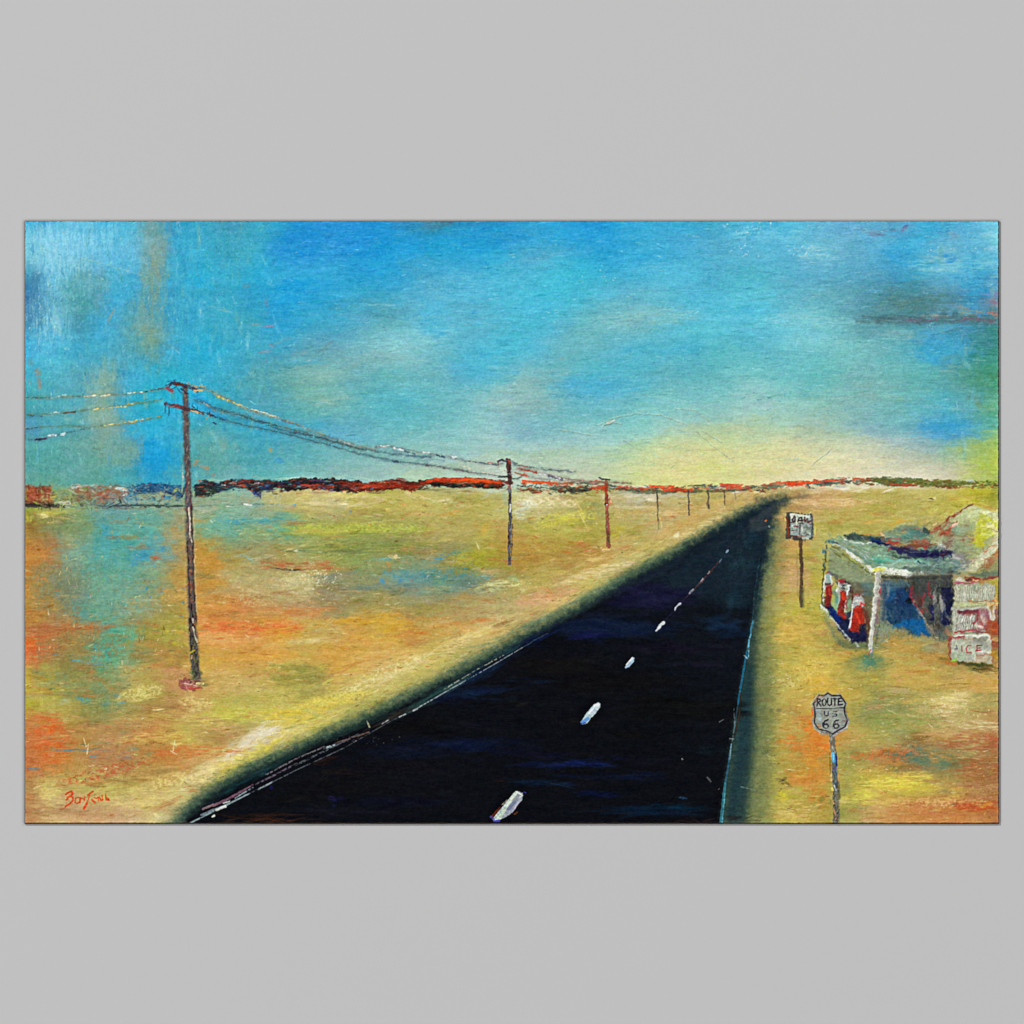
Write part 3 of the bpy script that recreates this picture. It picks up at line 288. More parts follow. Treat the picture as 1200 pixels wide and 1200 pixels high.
dabs("""
240 595 40 8 -2 a8b09c .5; 240 598 24 5 8 c4ccb0 .6; 232 608 24 10 0 90b8a0 .5; 290 610 60 8 0 44a4b4 .6; 300 611 40 5 0 4fa4a8 .5; 270 615 60 6 2 58a8a0 .5; 245 620 50 20 0 6aac90 .4; 225 612 10 8 0 c0b070 .4; 236 630 14 10 60 c89850 .6; 240 640 14 6 0 c0a050 .6; 230 650 20 30 0 c89048 .5; 250 655 30 16 0 cc8c40 .6; 245 665 40 10 0 c88840 .6; 250 640 20 10 0 8cb478 .5; 300 625 50 16 0 80ac74 .4
320 610 60 4 0 58a498 .5; 322 623 24 8 4 56ac98 .6; 330 628 20 6 0 4ca498 .6; 330 602 20 5 0 5ca0a0 .6; 345 592 6 3 0 3c98c0 .8; 326 607 20 4 4 4aa0ac .6; 345 610 10 3 0 3c98b4 .6; 285 650 40 6 -10 a0b088 .5; 300 641 30 14 0 90a470 .4; 275 655 40 8 0 88a080 .5; 310 653 30 4 -6 d4d4b0 .6; 292 654 14 3 30 88c4c0 .6; 302 636 6 12 80 6c8470 .5; 290 641 8 10 80 7c8c70 .4
360 575 90 6 0 c4a888 .3; 400 580 80 6 -2 e0d090 .6; 370 578 60 5 0 d8c488 .5; 440 585 40 8 -4 d8c8b0 .7; 420 592 60 6 -4 d4c8a8 .6; 380 590 60 6 0 ddd0a0 .6; 330 591 40 5 0 c4cc9c .6; 372 588 30 5 4 e0d8b0 .7; 350 594 60 4 0 a89c84 .5; 402 591 14 3 0 eee4c4 .8; 410 599 4 4 0 3c88c8 .9; 430 600 50 6 -3 b08858 .6; 420 604 60 5 -2 a88c58 .5; 380 605 40 5 0 94a084 .5; 454 597 4 6 60 e0c070 .8; 473 591 5 7 80 d8a468 .9
478 577 10 6 20 f0dcb8 .85; 480 575 6 4 0 e04c30 .9; 500 583 60 4 4 d8d8a8 .7; 520 587 50 3 0 dcdcb4 .7; 497 589 6 3 0 dcb04c .8; 530 578 60 5 0 c4cc94 .5; 570 575 60 8 -4 bcccac .6; 575 580 30 6 -10 b8c8bc .6; 560 592 60 8 0 c4c474 .5; 528 600 26 7 -4 d8a058 .75; 538 599 16 8 0 dca45c .7; 520 603 20 4 0 cc984c .6; 430 612 90 4 -2 b4c070 .6; 360 620 60 8 0 b4bc50 .6; 400 618 60 8 -2 a8b848 .5; 380 625 80 6 2 b4c04c .6; 440 620 90 8 0 a8bc4c .6
480 622 60 6 -4 a8c04c .5; 345 628 70 4 0 7c9c6c .5; 440 626 80 2 2 748c48 .6; 400 634 70 3 2 74884c .6; 420 640 120 4 -1 84983c .6; 480 632 60 3 0 80904c .6; 500 633 40 3 -30 84904c .6; 470 642 80 6 -8 9cac48 .5; 520 632 40 8 -8 bcbc70 .5; 560 636 16 10 20 b8c488 .5; 560 640 14 2 60 dce0a8 .7; 345 645 60 3 4 5c7c5c .7; 400 646 80 4 0 687c50 .6; 430 647 60 3 0 708050 .5; 345 642 30 3 -15 d0d890 .6; 347 646 6 2.5 0 e0e0b8 .8; 460 653 12 4 20 e8dca0 .9; 464 652 6 5 60 e4d0a0 .8; 464 635 2.5 5 80 5c3c34 .8
320 658 40 6 4 c4704c .7; 350 660 40 5 0 b8704c .6; 380 665 40 8 0 c47848 .6; 385 668 30 5 0 bc6c40 .6; 330 665 60 4 0 a87854 .5; 335 667 40 2.5 4 54443c .8; 345 668 20 2 0 3c3c3c .8; 360 672 40 5 0 c8744c .5; 320 675 40 8 0 b09c6c .5; 310 690 40 10 0 b4a47c .4; 320 700 40 8 0 bca878 .4; 380 680 60 8 0 809070 .5; 400 672 50 5 -6 689084 .5; 440 656 40 4 0 5c9ca4 .7; 452 655 20 3 0 58a0ac .6; 470 665 60 8 0 849864 .4; 455 661 8 5 40 c8885c .8; 457 668 6 4 0 b07850 .7; 475 660 20 6 0 94a0a0 .4
500 660 40 4 -4 4898a8 .6; 515 655 14 4 -5 4094bc .7; 530 648 40 3 -12 3c94a8 .6; 542 652 5 3 30 3c94d0 .8; 545 667 6 4 0 3490c8 .9; 505 672 30 6 0 408c9c .7; 500 676 20 3 0 3888a0 .6; 470 676 60 6 0 6ca098 .5; 448 681 8 7 30 3c90c0 .85; 469 681 6 6 60 3c8cc8 .85; 440 688 60 6 0 6c8474 .6; 480 686 60 8 0 6f8878 .6; 460 694 40 5 0 646c64 .5; 420 690 60 8 0 788c78 .5; 400 700 50 8 0 9c9c74 .4; 570 678 6 8 80 489cac .7; 566 676 6 4 0 5ca4a4 .6; 550 670 40 6 -6 94943c .4
560 650 40 14 0 a4a82c .6; 550 660 50 10 0 a0a43c .5; 545 672 60 5 4 a0983c .5; 570 620 20 16 80 c8a444 .6; 575 640 16 14 80 c09448 .5; 580 655 40 8 0 b87838 .6; 590 660 30 10 0 b07c44 .6; 596 657 14 3 0 bc4430 .8; 590 683 50 5 -8 c8cc84 .6; 580 687 40 4 -8 a8ac6c .6; 570 690 40 3 0 7c8c4c .6; 600 676 14 8 0 8cb474 .6; 605 680 10 5 0 98c088 .7; 540 700 60 8 0 a88c54 .5; 570 702 30 8 0 b8784c .5; 560 715 60 8 0 a87c4c .4
360 678 24 8 20 c8bc90 .3; 355 700 20 4 0 e8e0b0 .4; 340 690 10 3 -30 dcd0a0 .6; 330 680 8 3 -40 dcd0a0 .5; 350 720 70 8 0 c87c50 .6; 330 712 50 8 0 c87448 .5; 380 714 50 6 0 c47c54 .5; 400 706 60 6 0 a88454 .5; 440 712 60 8 0 a8904c .4; 470 716 60 6 0 b88c4c .4; 510 712 60 10 0 a8944c .4; 240 690 30 10 0 cc8848 .5; 270 700 40 12 -4 c88450 .5; 250 715 50 10 0 cc8448 .5; 240 720 10 30 88 e0784c .4; 290 710 40 12 0 c86c50 .5; 285 704 30 6 10 c06850 .5; 320 730 60 6 0 d8804c .6
250 725 50 10 0 dc7c48 .6; 270 732 60 6 4 e07040 .6; 300 735 50 6 0 e0703c .6; 330 728 50 6 2 e0743c .5; 350 715 50 6 -2 d8703c .5; 340 733 60 6 0 e47c34 .5; 300 744 40 4 0 d85c3c .6; 234 742 4 14 92 e0603c .8; 236 725 5 40 90 e0a87c .4; 300 718 40 5 0 bc8c5c .5; 250 750 60 12 0 dca06c .5; 300 755 60 10 0 dca05c .5; 260 765 60 10 0 cc9c5c .4; 310 770 60 10 0 dc9844 .4
420 728 80 8 -4 dc9c34 .6; 440 722 60 8 -4 d8982c .5; 455 735 40 8 0 dcac2c .7; 460 728 40 5 0 dca430 .6; 480 742 60 6 -10 cc7c38 .6; 500 742 60 5 0 cc7834 .5; 530 733 60 6 -2 dc8848 .6; 560 728 50 5 -4 d87440 .6; 570 726 26 4 0 d86c44 .6; 510 725 60 5 0 c8844c .5; 400 716 40 5 0 b88c50 .4; 380 733 40 4 -30 d8cc8c .6; 395 740 30 4 20 dccc90 .6; 350 752 60 8 -4 d4bc7c .6; 370 750 50 8 0 dccc94 .5; 330 748 40 6 0 d0a860 .5; 420 752 60 6 0 d49858 .5; 400 760 60 8 0 d09444 .5; 440 760 60 6 -4 c89444 .5
320 768 60 8 0 dc9440 .6; 330 780 40 10 0 98a04c .6; 350 784 50 8 -2 8c9448 .6; 375 784 20 6 0 84843c .6; 310 785 24 6 -10 c8cc5c .6; 376 783 8 6 0 b4b448 .6; 345 795 60 12 0 909048 .5; 400 786 60 4 -24 c47c44 .6; 385 798 20 3 -28 d4cc5c .7; 365 803 20 3 -20 d0b850 .6; 420 800 60 8 -10 c8b464 .5; 440 795 90 3 -18 dcd0a0 .6; 480 780 70 3 -28 e8dcac .6; 495 770 60 4 -28 e4d4a0 .5; 520 765 40 4 -10 dcd0a0 .5; 470 790 60 4 -18 dcd4a4 .6; 490 788 30 7 0 d4c470 .6; 505 775 40 6 -10 dcc070 .5; 540 750 60 6 -20 dcc074 .6; 560 740 60 6 -20 e0cc8c .7
580 733 40 6 -12 dcd0a0 .6; 545 742 40 4 -20 ccc470 .5; 430 812 60 6 -10 c4b860 .5; 400 815 60 8 -8 d4c464 .6; 410 818 40 7 -14 dcd070 .6; 380 822 60 10 -4 d8c45c .6; 370 828 50 6 0 dcb440 .6; 330 835 50 10 0 dcc448 .6; 340 838 30 5 0 dcc438 .6; 355 845 60 6 0 dcc85c .5; 330 850 40 6 0 d8b854 .5; 330 857 40 6 -6 e0dcb8 .7; 318 860 20 5 -10 e4e0cc .7; 365 850 40 5 -10 d0cc8c .6; 390 835 50 6 -20 ccc878 .5; 430 820 30 5 -20 ccc870 .5; 460 808 50 5 -24 ccbc74 .5; 500 792 40 4 -26 c4bc74 .5; 540 770 40 5 -28 c4bc70 .5
345 823 30 3 0 b08c4c .5; 320 842 20 4 0 a08440 .4; 312 877 20 5 -24 ccc850 .5; 340 865 40 5 -28 b4b44c .5; 300 790 40 6 0 c8b050 .4; 305 815 60 8 0 b0ac4c .4; 440 770 40 6 -4 d09840 .4
""")
dabs("""
620 575 30 4 -4 5c4c34 .4; 640 585 60 5 0 dcd09c .7; 625 583 30 5 0 e4dcac .7; 615 590 30 8 -4 c8ccb4 .7; 610 598 24 8 -30 b0bca4 .5; 670 588 50 4 0 d4cc9c .6; 690 583 40 4 4 dcc894 .5; 660 592 40 6 0 ccb878 .5; 620 612 40 10 0 a4b464 .5; 665 607 30 10 -8 d0d850 .7; 655 610 40 7 -8 c8cc48 .6; 680 600 20 6 -8 c8cc4c .5; 640 615 60 5 -6 b4bc48 .5; 699 600 18 26 88 90a45c .6; 700 595 16 18 80 84a070 .6; 694 612 8 20 88 8cac68 .5
722 625 14 14 80 bcb830 .75; 728 620 14 8 0 b8b43c .6; 620 630 50 8 0 c08c44 .6; 640 640 60 8 0 b88c40 .5; 650 650 60 8 0 a88440 .5; 615 645 30 10 0 b08438 .6; 680 636 10 6 0 cc5c40 .8; 682 639 20 5 0 c4704c .6; 664 647 14 3 0 c8603c .6; 690 645 14 3 -3 c8604c .7; 706 643 8 3 30 ecdcb8 .9; 712 644 8 2.5 -10 e0c8a0 .8; 725 643 24 4 -4 c8c490 .6; 740 630 30 10 0 ccb868 .5; 690 630 30 8 0 a89444 .5; 620 655 40 3 0 a07038 .4
680 596 40 2 62 d8c880 .7; 683 608 30 2 62 e8d8a4 .8; 660 670 60 10 -6 c0ac60 .5; 640 660 60 8 0 b4944c .4; 700 655 60 8 -14 dcc080 .6; 720 662 60 4 -8 e4d4a4 .6; 735 662 16 3 -6 ecd8b0 .8; 700 668 30 4 -20 e0b48c .6; 696 660 16 4 0 dc9c74 .6; 680 675 50 8 -26 d4c070 .6; 690 685 20 8 -60 d0bc5c .6; 660 680 50 8 -10 d0b880 .5; 645 695 24 10 10 d88c64 .7; 640 690 20 6 10 dc8464 .6; 630 700 40 6 0 d4a470 .5; 650 705 30 5 -20 d0ac7c .5; 620 685 30 10 20 c8b070 .5; 605 680 12 10 60 9cb86c .6; 612 690 10 8 0 c4cc90 .6
615 710 50 8 -8 ccb080 .5; 600 722 50 8 -10 d4c08c .5; 630 715 40 6 -14 c8a870 .5; 740 600 90 8 0 c4a868 .5; 735 595 80 4 0 d8c89c .5; 765 580 90 6 2 c4c0ac .6; 780 586 70 4 0 d0ccb4 .6; 762 585 12 3 0 f0e4c4 .8; 768 587 16 3 10 dcdcc8 .7; 772 607 16 10 60 b0b478 .6; 750 607 40 8 0 b8a45c .5; 800 592 60 5 -2 c8a874 .5; 830 590 50 6 -6 d8b470 .5; 850 586 50 6 -4 d8b878 .6; 880 580 40 5 -4 e0cc94 .6; 893 578 10 3 0 f0e4b8 .8; 885 577 14 2.5 -5 e8d8a8 .8; 870 600 40 5 -30 dcc894 .6; 860 592 60 5 -14 d4b070 .6; 840 600 50 6 -20 d8b47c .6
815 620 30 5 -28 d8cc8c .7; 817 622 16 3 -32 f0e8b0 .8; 793 627 10 5 -32 f0ecd0 .8; 820 630 8 3 -20 f0e8a0 .8; 800 612 60 10 -24 d0a868 .5; 780 625 50 10 -20 ccb070 .5; 760 640 50 8 -20 d4c070 .6; 775 645 40 6 -24 d8cc78 .6; 745 650 40 7 -10 d4c48c .5; 830 612 40 8 -24 ccb478 .5; 800 600 60 8 -10 c8a060 .5; 725 640 50 4 -2 c8b468 .4; 760 615 40 8 -8 c8a454 .4; 770 654 20 4 -24 c8c470 .6; 868 598 3 3 0 f8f0c8 .9; 790 638 30 5 -24 c4c478 .5
950 577 60 4 -2 e4d4ac .6; 1000 572 60 4 0 e4dcc0 .7; 1000 575 40 3 4 e8e0c8 .7; 1040 575 16 3 -14 f0ecd8 .8; 940 588 60 6 0 d8b07c .6; 970 590 80 4 0 d8ac70 .6; 1000 588 70 4 0 d4ac70 .5; 985 585 70 2 0 e8c890 .5; 960 582 80 3 0 c09868 .5; 1050 583 80 5 0 ccb878 .5; 1100 580 60 6 0 ccc478 .5; 993 599 14 5 -50 d88c64 .6; 960 600 70 6 0 c4b064 .5; 1020 606 80 6 0 b8b058 .4; 1030 598 60 10 0 b4ac50 .5; 1060 612 50 4 -2 d0a03c .7; 1050 610 60 3 -2 d89c38 .6; 1080 600 60 8 0 b8b460 .5; 1080 606 50 4 -4 c8cc8c .5
970 615 40 8 0 98a458 .5; 1000 618 60 10 0 a0ac54 .5; 990 608 50 5 0 b0b058 .5; 1140 590 50 10 10 c8c450 .6; 1150 575 40 12 0 b8bc34 .6; 1168 580 8 14 90 80902c .7; 1160 585 20 6 10 98a030 .6; 1091 585 8 3 -8 58402c .9; 1095 583 5 2.5 0 e8dcb0 .8; 1110 600 60 10 0 c0b458 .5; 1160 598 24 8 4 d8a860 .6
915 615 16 40 88 c8945c .6; 918 640 12 24 88 c88c50 .6; 912 660 14 30 88 c88c54 .5; 925 655 12 30 88 c8904c .6; 916 680 14 30 88 ccac58 .5; 905 650 8 60 86 c0a060 .5; 913 605 6 10 88 e8a468 .5; 955 615 10 40 88 b4b84c .6; 950 650 16 50 88 b8b844 .5; 960 680 16 40 88 b8b438 .5; 972 620 20 30 88 a0a84c .5; 905 700 10 50 88 c0b048 .5; 925 700 14 30 88 c8a050 .5; 910 730 16 30 80 ccb048 .5; 935 725 30 10 0 d4b460 .6; 928 735 30 16 0 d8b058 .6; 918 745 24 14 0 dcac4c .6; 940 750 30 14 0 ccac4c .5; 955 745 30 8 0 c4a850 .5
945 717 14 12 0 8c9050 .4; 900 722 14 30 80 a8a850 .5; 930 765 60 14 0 c0ac50 .4; 950 785 50 26 10 d4b858 .6; 965 775 30 14 0 d4bc60 .5; 920 795 30 14 0 b0a04c .5; 925 800 24 7 20 dcccA0 .6; 915 797 12 5 0 e0d0a0 .5; 960 798 40 14 0 dcb048 .6; 970 808 30 8 0 d8a840 .6; 1000 765 30 10 0 c49450 .5; 1010 773 40 6 0 6c8864 .6; 1022 775 26 14 0 48806c .7; 1020 784 24 5 0 54806c .5; 985 762 20 10 50 b07038 .4; 1060 760 60 14 -10 c49c50 .5; 1050 750 60 10 0 c08c44 .6; 1090 770 50 16 0 c08c48 .5; 1075 785 50 12 0 c89c50 .5; 1020 795 30 16 30 b8a850 .4
1027 795 14 10 0 a89438 .5; 1025 796 12 3 -10 e0c858 .5; 1120 775 60 8 8 a87838 .6; 1110 777 30 6 4 b87038 .6; 1145 780 60 8 10 3c4c24 .75; 1160 786 26 6 12 485428 .7; 1135 778 30 4 8 54482c .7; 1120 790 50 10 20 c0a864 .5; 1150 800 50 16 10 d0a058 .6; 1160 810 30 8 10 d8a45c .5; 1130 805 60 8 4 cca058 .4; 1080 800 60 12 0 c4a050 .4; 1040 810 50 14 0 a8a058 .4; 1090 810 50 8 -10 c0a45c .4; 1070 822 70 8 0 ccac64 .5; 1110 822 50 14 -20 dccc8c .5; 1112 828 26 14 0 dcbc80 .5; 1160 815 30 10 0 8c9c5c .5; 1150 825 40 8 0 9ca064 .5; 1160 838 24 8 0 a87048 .6; 1150 833 30 5 0 985c3c .5; 1115 846 26 6 0 8c6c38 .6; 1105 842 16 6 30 80683c .5; 1150 848 40 6 4 d8cca0 .5; 1130 850 50 6 4 d0b884 .5
1020 830 40 20 0 8c9860 .5; 1040 840 50 14 -6 8ca054 .5; 1045 845 30 10 -10 84a04c .6; 1010 845 40 10 0 98a058 .5; 1060 852 50 8 -4 b4ac58 .5; 1000 855 50 8 0 b4b060 .5; 990 868 40 10 0 b8984c .4; 1075 865 40 12 4 886838 .6; 1090 862 30 4 -6 806030 .5; 1080 858 40 4 0 a08848 .5; 1020 870 60 6 0 c0a054 .4; 1110 866 60 6 0 cc9858 .5; 1140 862 50 6 0 c4905c .5; 1165 866 14 8 0 b4442c .7; 1160 872 20 6 0 a84830 .6; 1150 875 40 6 0 b06040 .5; 1035 882 50 8 -4 c87038 .7; 1035 885 20 6 0 d8582c .8; 1050 882 40 4 0 d0603c .7; 1020 887 30 5 0 c86c34 .6; 1060 874 40 6 0 b87440 .5; 1075 888 60 16 10 5c7858 .6; 1080 882 30 14 30 587c60 .6; 1070 893 30 8 20 588060 .6; 1100 885 50 10 10 c88444 .6; 1095 888 30 10 0 d08850 .6; 1120 893 30 7 0 746c4c .6
1115 890 20 14 60 6c7450 .5; 1150 890 40 10 0 a85c38 .5; 1130 900 60 6 0 a86840 .5; 1160 897 24 8 0 a05434 .5; 1060 902 30 10 0 687c54 .5; 1050 905 30 6 0 6c7c54 .4; 1000 890 24 8 0 7c8854 .5; 1005 880 30 12 0 8c9450 .4; 995 910 40 14 0 acac54 .4; 1015 905 40 10 0 bca850 .5; 1020 902 26 8 0 ccb858 .6; 1045 918 60 8 -3 e0cc58 .7; 1040 915 40 6 -8 e8dc74 .7; 1055 913 20 6 -10 ecd820 .7; 1050 922 40 6 0 dcc834 .6; 1070 922 40 8 0 d8b848 .6; 1060 930 60 8 0 c4b058 .5; 1010 935 40 12 0 d0c44c .6; 1012 932 20 8 0 d8cc40 .6; 1000 928 16 10 0 c8b83c .5; 1060 938 90 5 0 d8b870 .5
1020 942 50 6 0 d8a468 .5; 1028 938 40 4 0 dc9c60 .5; 1110 915 60 6 0 b0804c .5; 1140 910 60 8 0 a87040 .5; 1120 925 50 8 0 c4a054 .4; 1122 930 12 20 88 e0b850 .65; 1121 936 16 8 0 dcc060 .6; 1110 937 30 4 0 d8b864 .5; 1098 948 6 12 85 e0a868 .6; 1158 942 6 14 70 e0a038 .7; 1155 940 10 4 0 d4983c .5; 1140 946 60 8 0 c8582c .65; 1160 948 24 8 0 bc4828 .7; 1090 945 50 6 0 c8644c .6; 1080 942 50 4 0 b85440 .6; 1060 950 50 8 -8 cc7c4c .5; 1120 955 80 8 0 c8744c .5; 1160 958 24 6 0 b05434 .6; 1150 962 40 4 0 c49458 .5; 1020 955 50 8 -10 c8985c .4; 1100 960 90 4 0 c8844c .5; 1000 952 24 14 60 a8a458 .5
948 850 12 30 80 e86c28 .8; 952 845 8 18 80 f06024 .8; 942 852 14 12 80 e07830 .6; 955 865 22 22 60 dc7c34 .75; 962 880 24 30 80 dc7c30 .8; 950 890 30 20 60 d88838 .5; 960 905 26 30 80 d48434 .6; 945 915 40 20 10 d47c40 .6; 960 930 24 20 80 cc7c38 .6; 935 900 20 20 0 c89448 .4; 958 892 30 3 0 b08c34 .4; 970 905 16 12 0 d09c3c .5; 940 905 24 10 0 d08c3c .5; 925 868 26 24 60 c89c50 .5; 930 830 30 24 0 c8984c .5; 940 840 16 10 40 d08c44 .5; 960 818 24 8 0 c88c48 .5; 985 808 20 6 0 d89c48 .5; 1010 815 30 14 0 b8a050 .4; 920 850 26 12 0 c8a060 .4
920 918 16 6 30 605838 .6; 917 914 4 12 60 504430 .7; 921 920 5 2.5 30 e8d8a8 .8; 918 935 12 16 70 dccc38 .75; 915 932 10 10 0 d8c43c .6; 928 938 20 8 0 c8b040 .5; 918 955 40 12 0 ccac5c .6; 905 950 26 10 0 c0ac5c .6; 940 955 24 10 0 d4a468 .5; 910 908 10 14 60 b8b840 .5; 900 888 8 10 70 c8cc3c .6; 905 880 10 30 80 a8a850 .5; 905 840 14 50 85 9c9c58 .4; 908 870 8 30 85 a8a458 .4; 965 940 14 30 80 84843c .5; 990 945 20 30 80 94944c .4
""")
dabs('''90 285 70 50 0 74c8e2 .35; 60 300 30 60 90 84d0e4 .4; 130 300 70 40 10 60bce0 .35; 110 270 60 14 0 58b4dc .4; 50 400 40 40 0 54b4dc .4; 160 440 50 30 0 3ca8d0 .4''')
# --- bring the colour down to the muted key of the old varnish
def boxblur(A, r):
    for ax in (0, 1):
        P_ = np.concatenate([np.repeat(np.take(A, [0], ax), r, ax), A, np.repeat(np.take(A, [-1], ax), r + 1, ax)], ax).astype(np.float64).cumsum(ax)
        n_ = A.shape[ax]; hi_ = np.take(P_, np.arange(2 * r, 2 * r + n_), ax); lo_ = np.take(P_, np.arange(0, n_), ax)
        A = ((hi_ - lo_) / (2 * r)).astype(np.float32)
    return A
js = int((571 - Y0) * S); soft_ = boxblur(boxblur(IMG[:js], 34), 34)
mix_ = (.25 + .37 * np.clip((XX[:js] - 300) / 120, 0, 1) * np.clip((1100 - XX[:js]) / 120, .2, 1))[..., None]
IMG[:js] += (soft_ - IMG[:js]) * mix_
glow = np.exp(-((XX - 920) / 250) ** 2 - ((YY - 545) / 30) ** 2) * (YY < 572)        # cream paint laid thick over the far road
IMG += (hexc('dcdab4') - IMG) * (.50 * glow)[..., None]
glow = np.exp(-((XX - 560) / 130) ** 2 - ((YY - 552) / 16) ** 2) * (YY < 572)
IMG += (hexc('b8d0c0') - IMG) * (.35 * glow)[..., None]
R_, G_, B_ = IMG[..., 0].copy(), IMG[..., 1].copy(), IMG[..., 2].copy(); up_ = YY < 572
warm = np.clip((R_ - B_) / .25, 0, 1) * ~up_
B_ *= 1 - .13 * warm; yg = np.clip((G_ - R_ + .06) / .1, 0, 1) * warm; G_ *= 1 - .045 * yg; R_ *= 1 + .045 * yg; G_ += warm * .22 * np.clip(R_ - G_ - .12, 0, 1)
blue = np.clip((B_ - R_ - .45) / .25, 0, 1) * up_
G_ += .05 * blue; R_ -= .04 * blue; R_ *= np.where(up_ & (YY < 500), .965, 1); B_ *= np.where(up_ & (YY < 520), 1.02, 1); grn = np.clip((G_ - B_ + .05) / .12, 0, 1) * up_ * (R_ < .62) * np.clip((1140 - XX) / 40, 0, 1); B_ += .05 * grn; G_ += .004 * grn; R_ += .03 * up_ * (1 - blue)
IMG[:] = np.stack([R_, G_, B_], -1); _l = IMG.mean(2, keepdims=True); IMG[:] = np.clip(_l + (IMG - _l) * np.where(up_, .95, .91)[..., None], 0, 1); IMG[:] *= np.where(up_, 1.0, 1.01)[..., None]
PAT = [hexc(c) for c in 'b4824c a46c3c c89860 8c8450 d0ac6c b89c54 946c3c c07840 9c9868 c4b47c'.split()]
for _ in range(420):                              # broken earth colours
    x = rng.uniform(X0, X1); y = rng.uniform(582, Y1); L = rng.uniform(12, 46); W = rng.uniform(2.5, 8)
    t_ = max(0, 1 - abs((x - 205) * .52 + (y - 965)) / 90) if x < 900 else 0
    stroke(x, y, L, W, rng.normal(0, .09) - .5 * t_, PAT[rng.integers(len(PAT))], rng.uniform(.2, .62), .85, .1)
SKP = [hexc(c) for c in '3c9cc8 6cc4dc 88b8a0 2c84b4 9cdce8 5ca4a0'.split()]
for _ in range(260):                              # dragged upright knife strokes at the left of the sky
    x = rng.uniform(X0, 330) if rng.random() < .8 else rng.uniform(1100, X1); y = rng.uniform(Y0, 545)
    stroke(x, y, rng.uniform(8, 34), rng.uniform(2, 7), rng.normal(1.5, .22), SKP[rng.integers(len(SKP))], rng.uniform(.1, .4), .9, .12)
for _ in range(240):
    x = rng.uniform(330, X1); y = rng.uniform(Y0, 540)
    i = int((x - X0) * S) % NW; j = int(np.clip((y + rng.normal(0, 16) - Y0) * S, 0, NH - 1))
    stroke(x, y, rng.uniform(20, 70), rng.uniform(2, 6), rng.normal(-.05, .1), np.clip(IMG[j, i] * rng.uniform(.9, 1.1), 0, 1), rng.uniform(.2, .6), .9, .1)
BASE = IMG.copy()
ACC = [hexc(c) for c in 'c86830 b85c2c e8dca4 dcc46c 7c6838 8c7c3c a4743c 6c7c5c d8b060 e4d088'.split()]
# --- broken small touches over everything, following the form
for _ in range(24000):
    x = rng.uniform(X0, X1); y = rng.uniform(Y0, Y1); up = y < 572
    if abs(y - 572) < 2: continue
    if up and x < 330: L, W, ang = rng.uniform(3, 9), rng.uniform(1.2, 2.8), rng.uniform(-1.6, 1.6)
    elif up: L, W, ang = rng.uniform(5, 18), rng.uniform(1., 2.4), rng.normal(-.04, .15)
    else: L, W, ang = rng.uniform(4, 16), rng.uniform(1., 2.8), rng.normal(0, .15) - (.5 * max(0, 1 - abs((x - 205) * .52 + (y - 965)) / 90) if x < 900 else 0)
    px = x + rng.normal(0, 7); py = y + rng.normal(0, 4); py = y if up != (py < 572) else py
    i = int(np.clip((px - X0) * S, 0, NW - 1)); j = int(np.clip((py - Y0) * S, 0, NH - 1))
    tone = rng.normal(-.004, .036 if up else .048)
    c = BASE[j, i] + tone + rng.normal(0, .012 if up else .02, 3)
    if not up and rng.random() < .13:
        c = c * .45 + .55 * ACC[rng.integers(len(ACC))]
    elif up and x > 300 and rng.random() < .05: c = c * .6 + .4 * hexc('a8d4d0'); L *= .6
    stroke(x, y, L, W, ang, np.clip(c, 0, 1).astype(np.float32), rng.uniform(.25, .8), .8, .13)

# --- impasto flecks; the white ones at upper left paint in gloss glints
speckle(420, 95, 310, 130, 80, 'd8f2f4 b8e8f0 4aa8d4 8edbe8', (.8, 1.6), .45, .12)
speckle(120, 60, 350, 30, 90, 'e8f2d4 c8ead8 2f7aa0', (.9, 2.2), .55, .2, 88)
speckle(60, 55, 385, 20, 50, 'ecdca8 e8f0dc', (.8, 1.8), .5, .2, 85)
speckle(70, 262, 300, 40, 30, 'b8e4cc 6cc4dc e0ecc0', (.8, 1.5), .5, .15)
speckle(26, 880, 268, 24, 8, 'e4f4ec c8ecec', (1, 2.4), .8, .3); speckle(16, 874, 296, 16, 10, 'e4f4ec', (1, 2.2), .7, .3, -20)
speckle(30, 945, 292, 24, 10, 'ecf0dc c8e8e0', (.9, 2.2), .6, .3); speckle(20, 1110, 292, 60, 6, 'e8ecd8', (.9, 1.8), .6, .2); speckle(14, 706, 322, 16, 10, 'd8ecec', (.8, 1.8), .7, .2)
speckle(20, 1120, 385, 60, 14, 'b8dce4', (.8, 1.8), .5, .2); speckle(14, 1000, 432, 50, 10, 'b8dcd8', (.8, 1.6), .5, .2); speckle(40, 960, 265, 60, 10, 'a8dce8', (.8, 1.8), .4, .1)
speckle(240, 355, 685, 60, 36, 'e8e4b0 f4ecc8 dccc70 c89c50', (.8, 1.9), .6, .25)
speckle(90, 372, 677, 26, 16, 'fbf4dc f4ecc8', (.8, 2), .85, .35); speckle(160, 300, 695, 50, 24, 'e8e4a8 dcd480 b86c4c', (.8, 1.8), .6, .2)
speckle(240, 240, 700, 1, 1, 'e0a878', (.6, .9), .01, 0.)
speckle(200, 290, 900, 70, 26, 'e8dc60 f0e488 a88c30 d8c450', (.8, 2), .55, .2, -30)
speckle(160, 350, 832, 60, 18, 'e8c83c f0dc60 c89028', (.8, 2), .5, .2); speckle(60, 400, 815, 40, 10, 'ece060', (.8, 2), .5, .2, -20)
speckle(110, 1110, 828, 40, 16, 'ecdca8 f4e8c0', (.8, 2.4), .6, .3, 60); speckle(70, 1050, 915, 50, 14, 'f0e460 ecec98', (.8, 2.6), .6, .25)
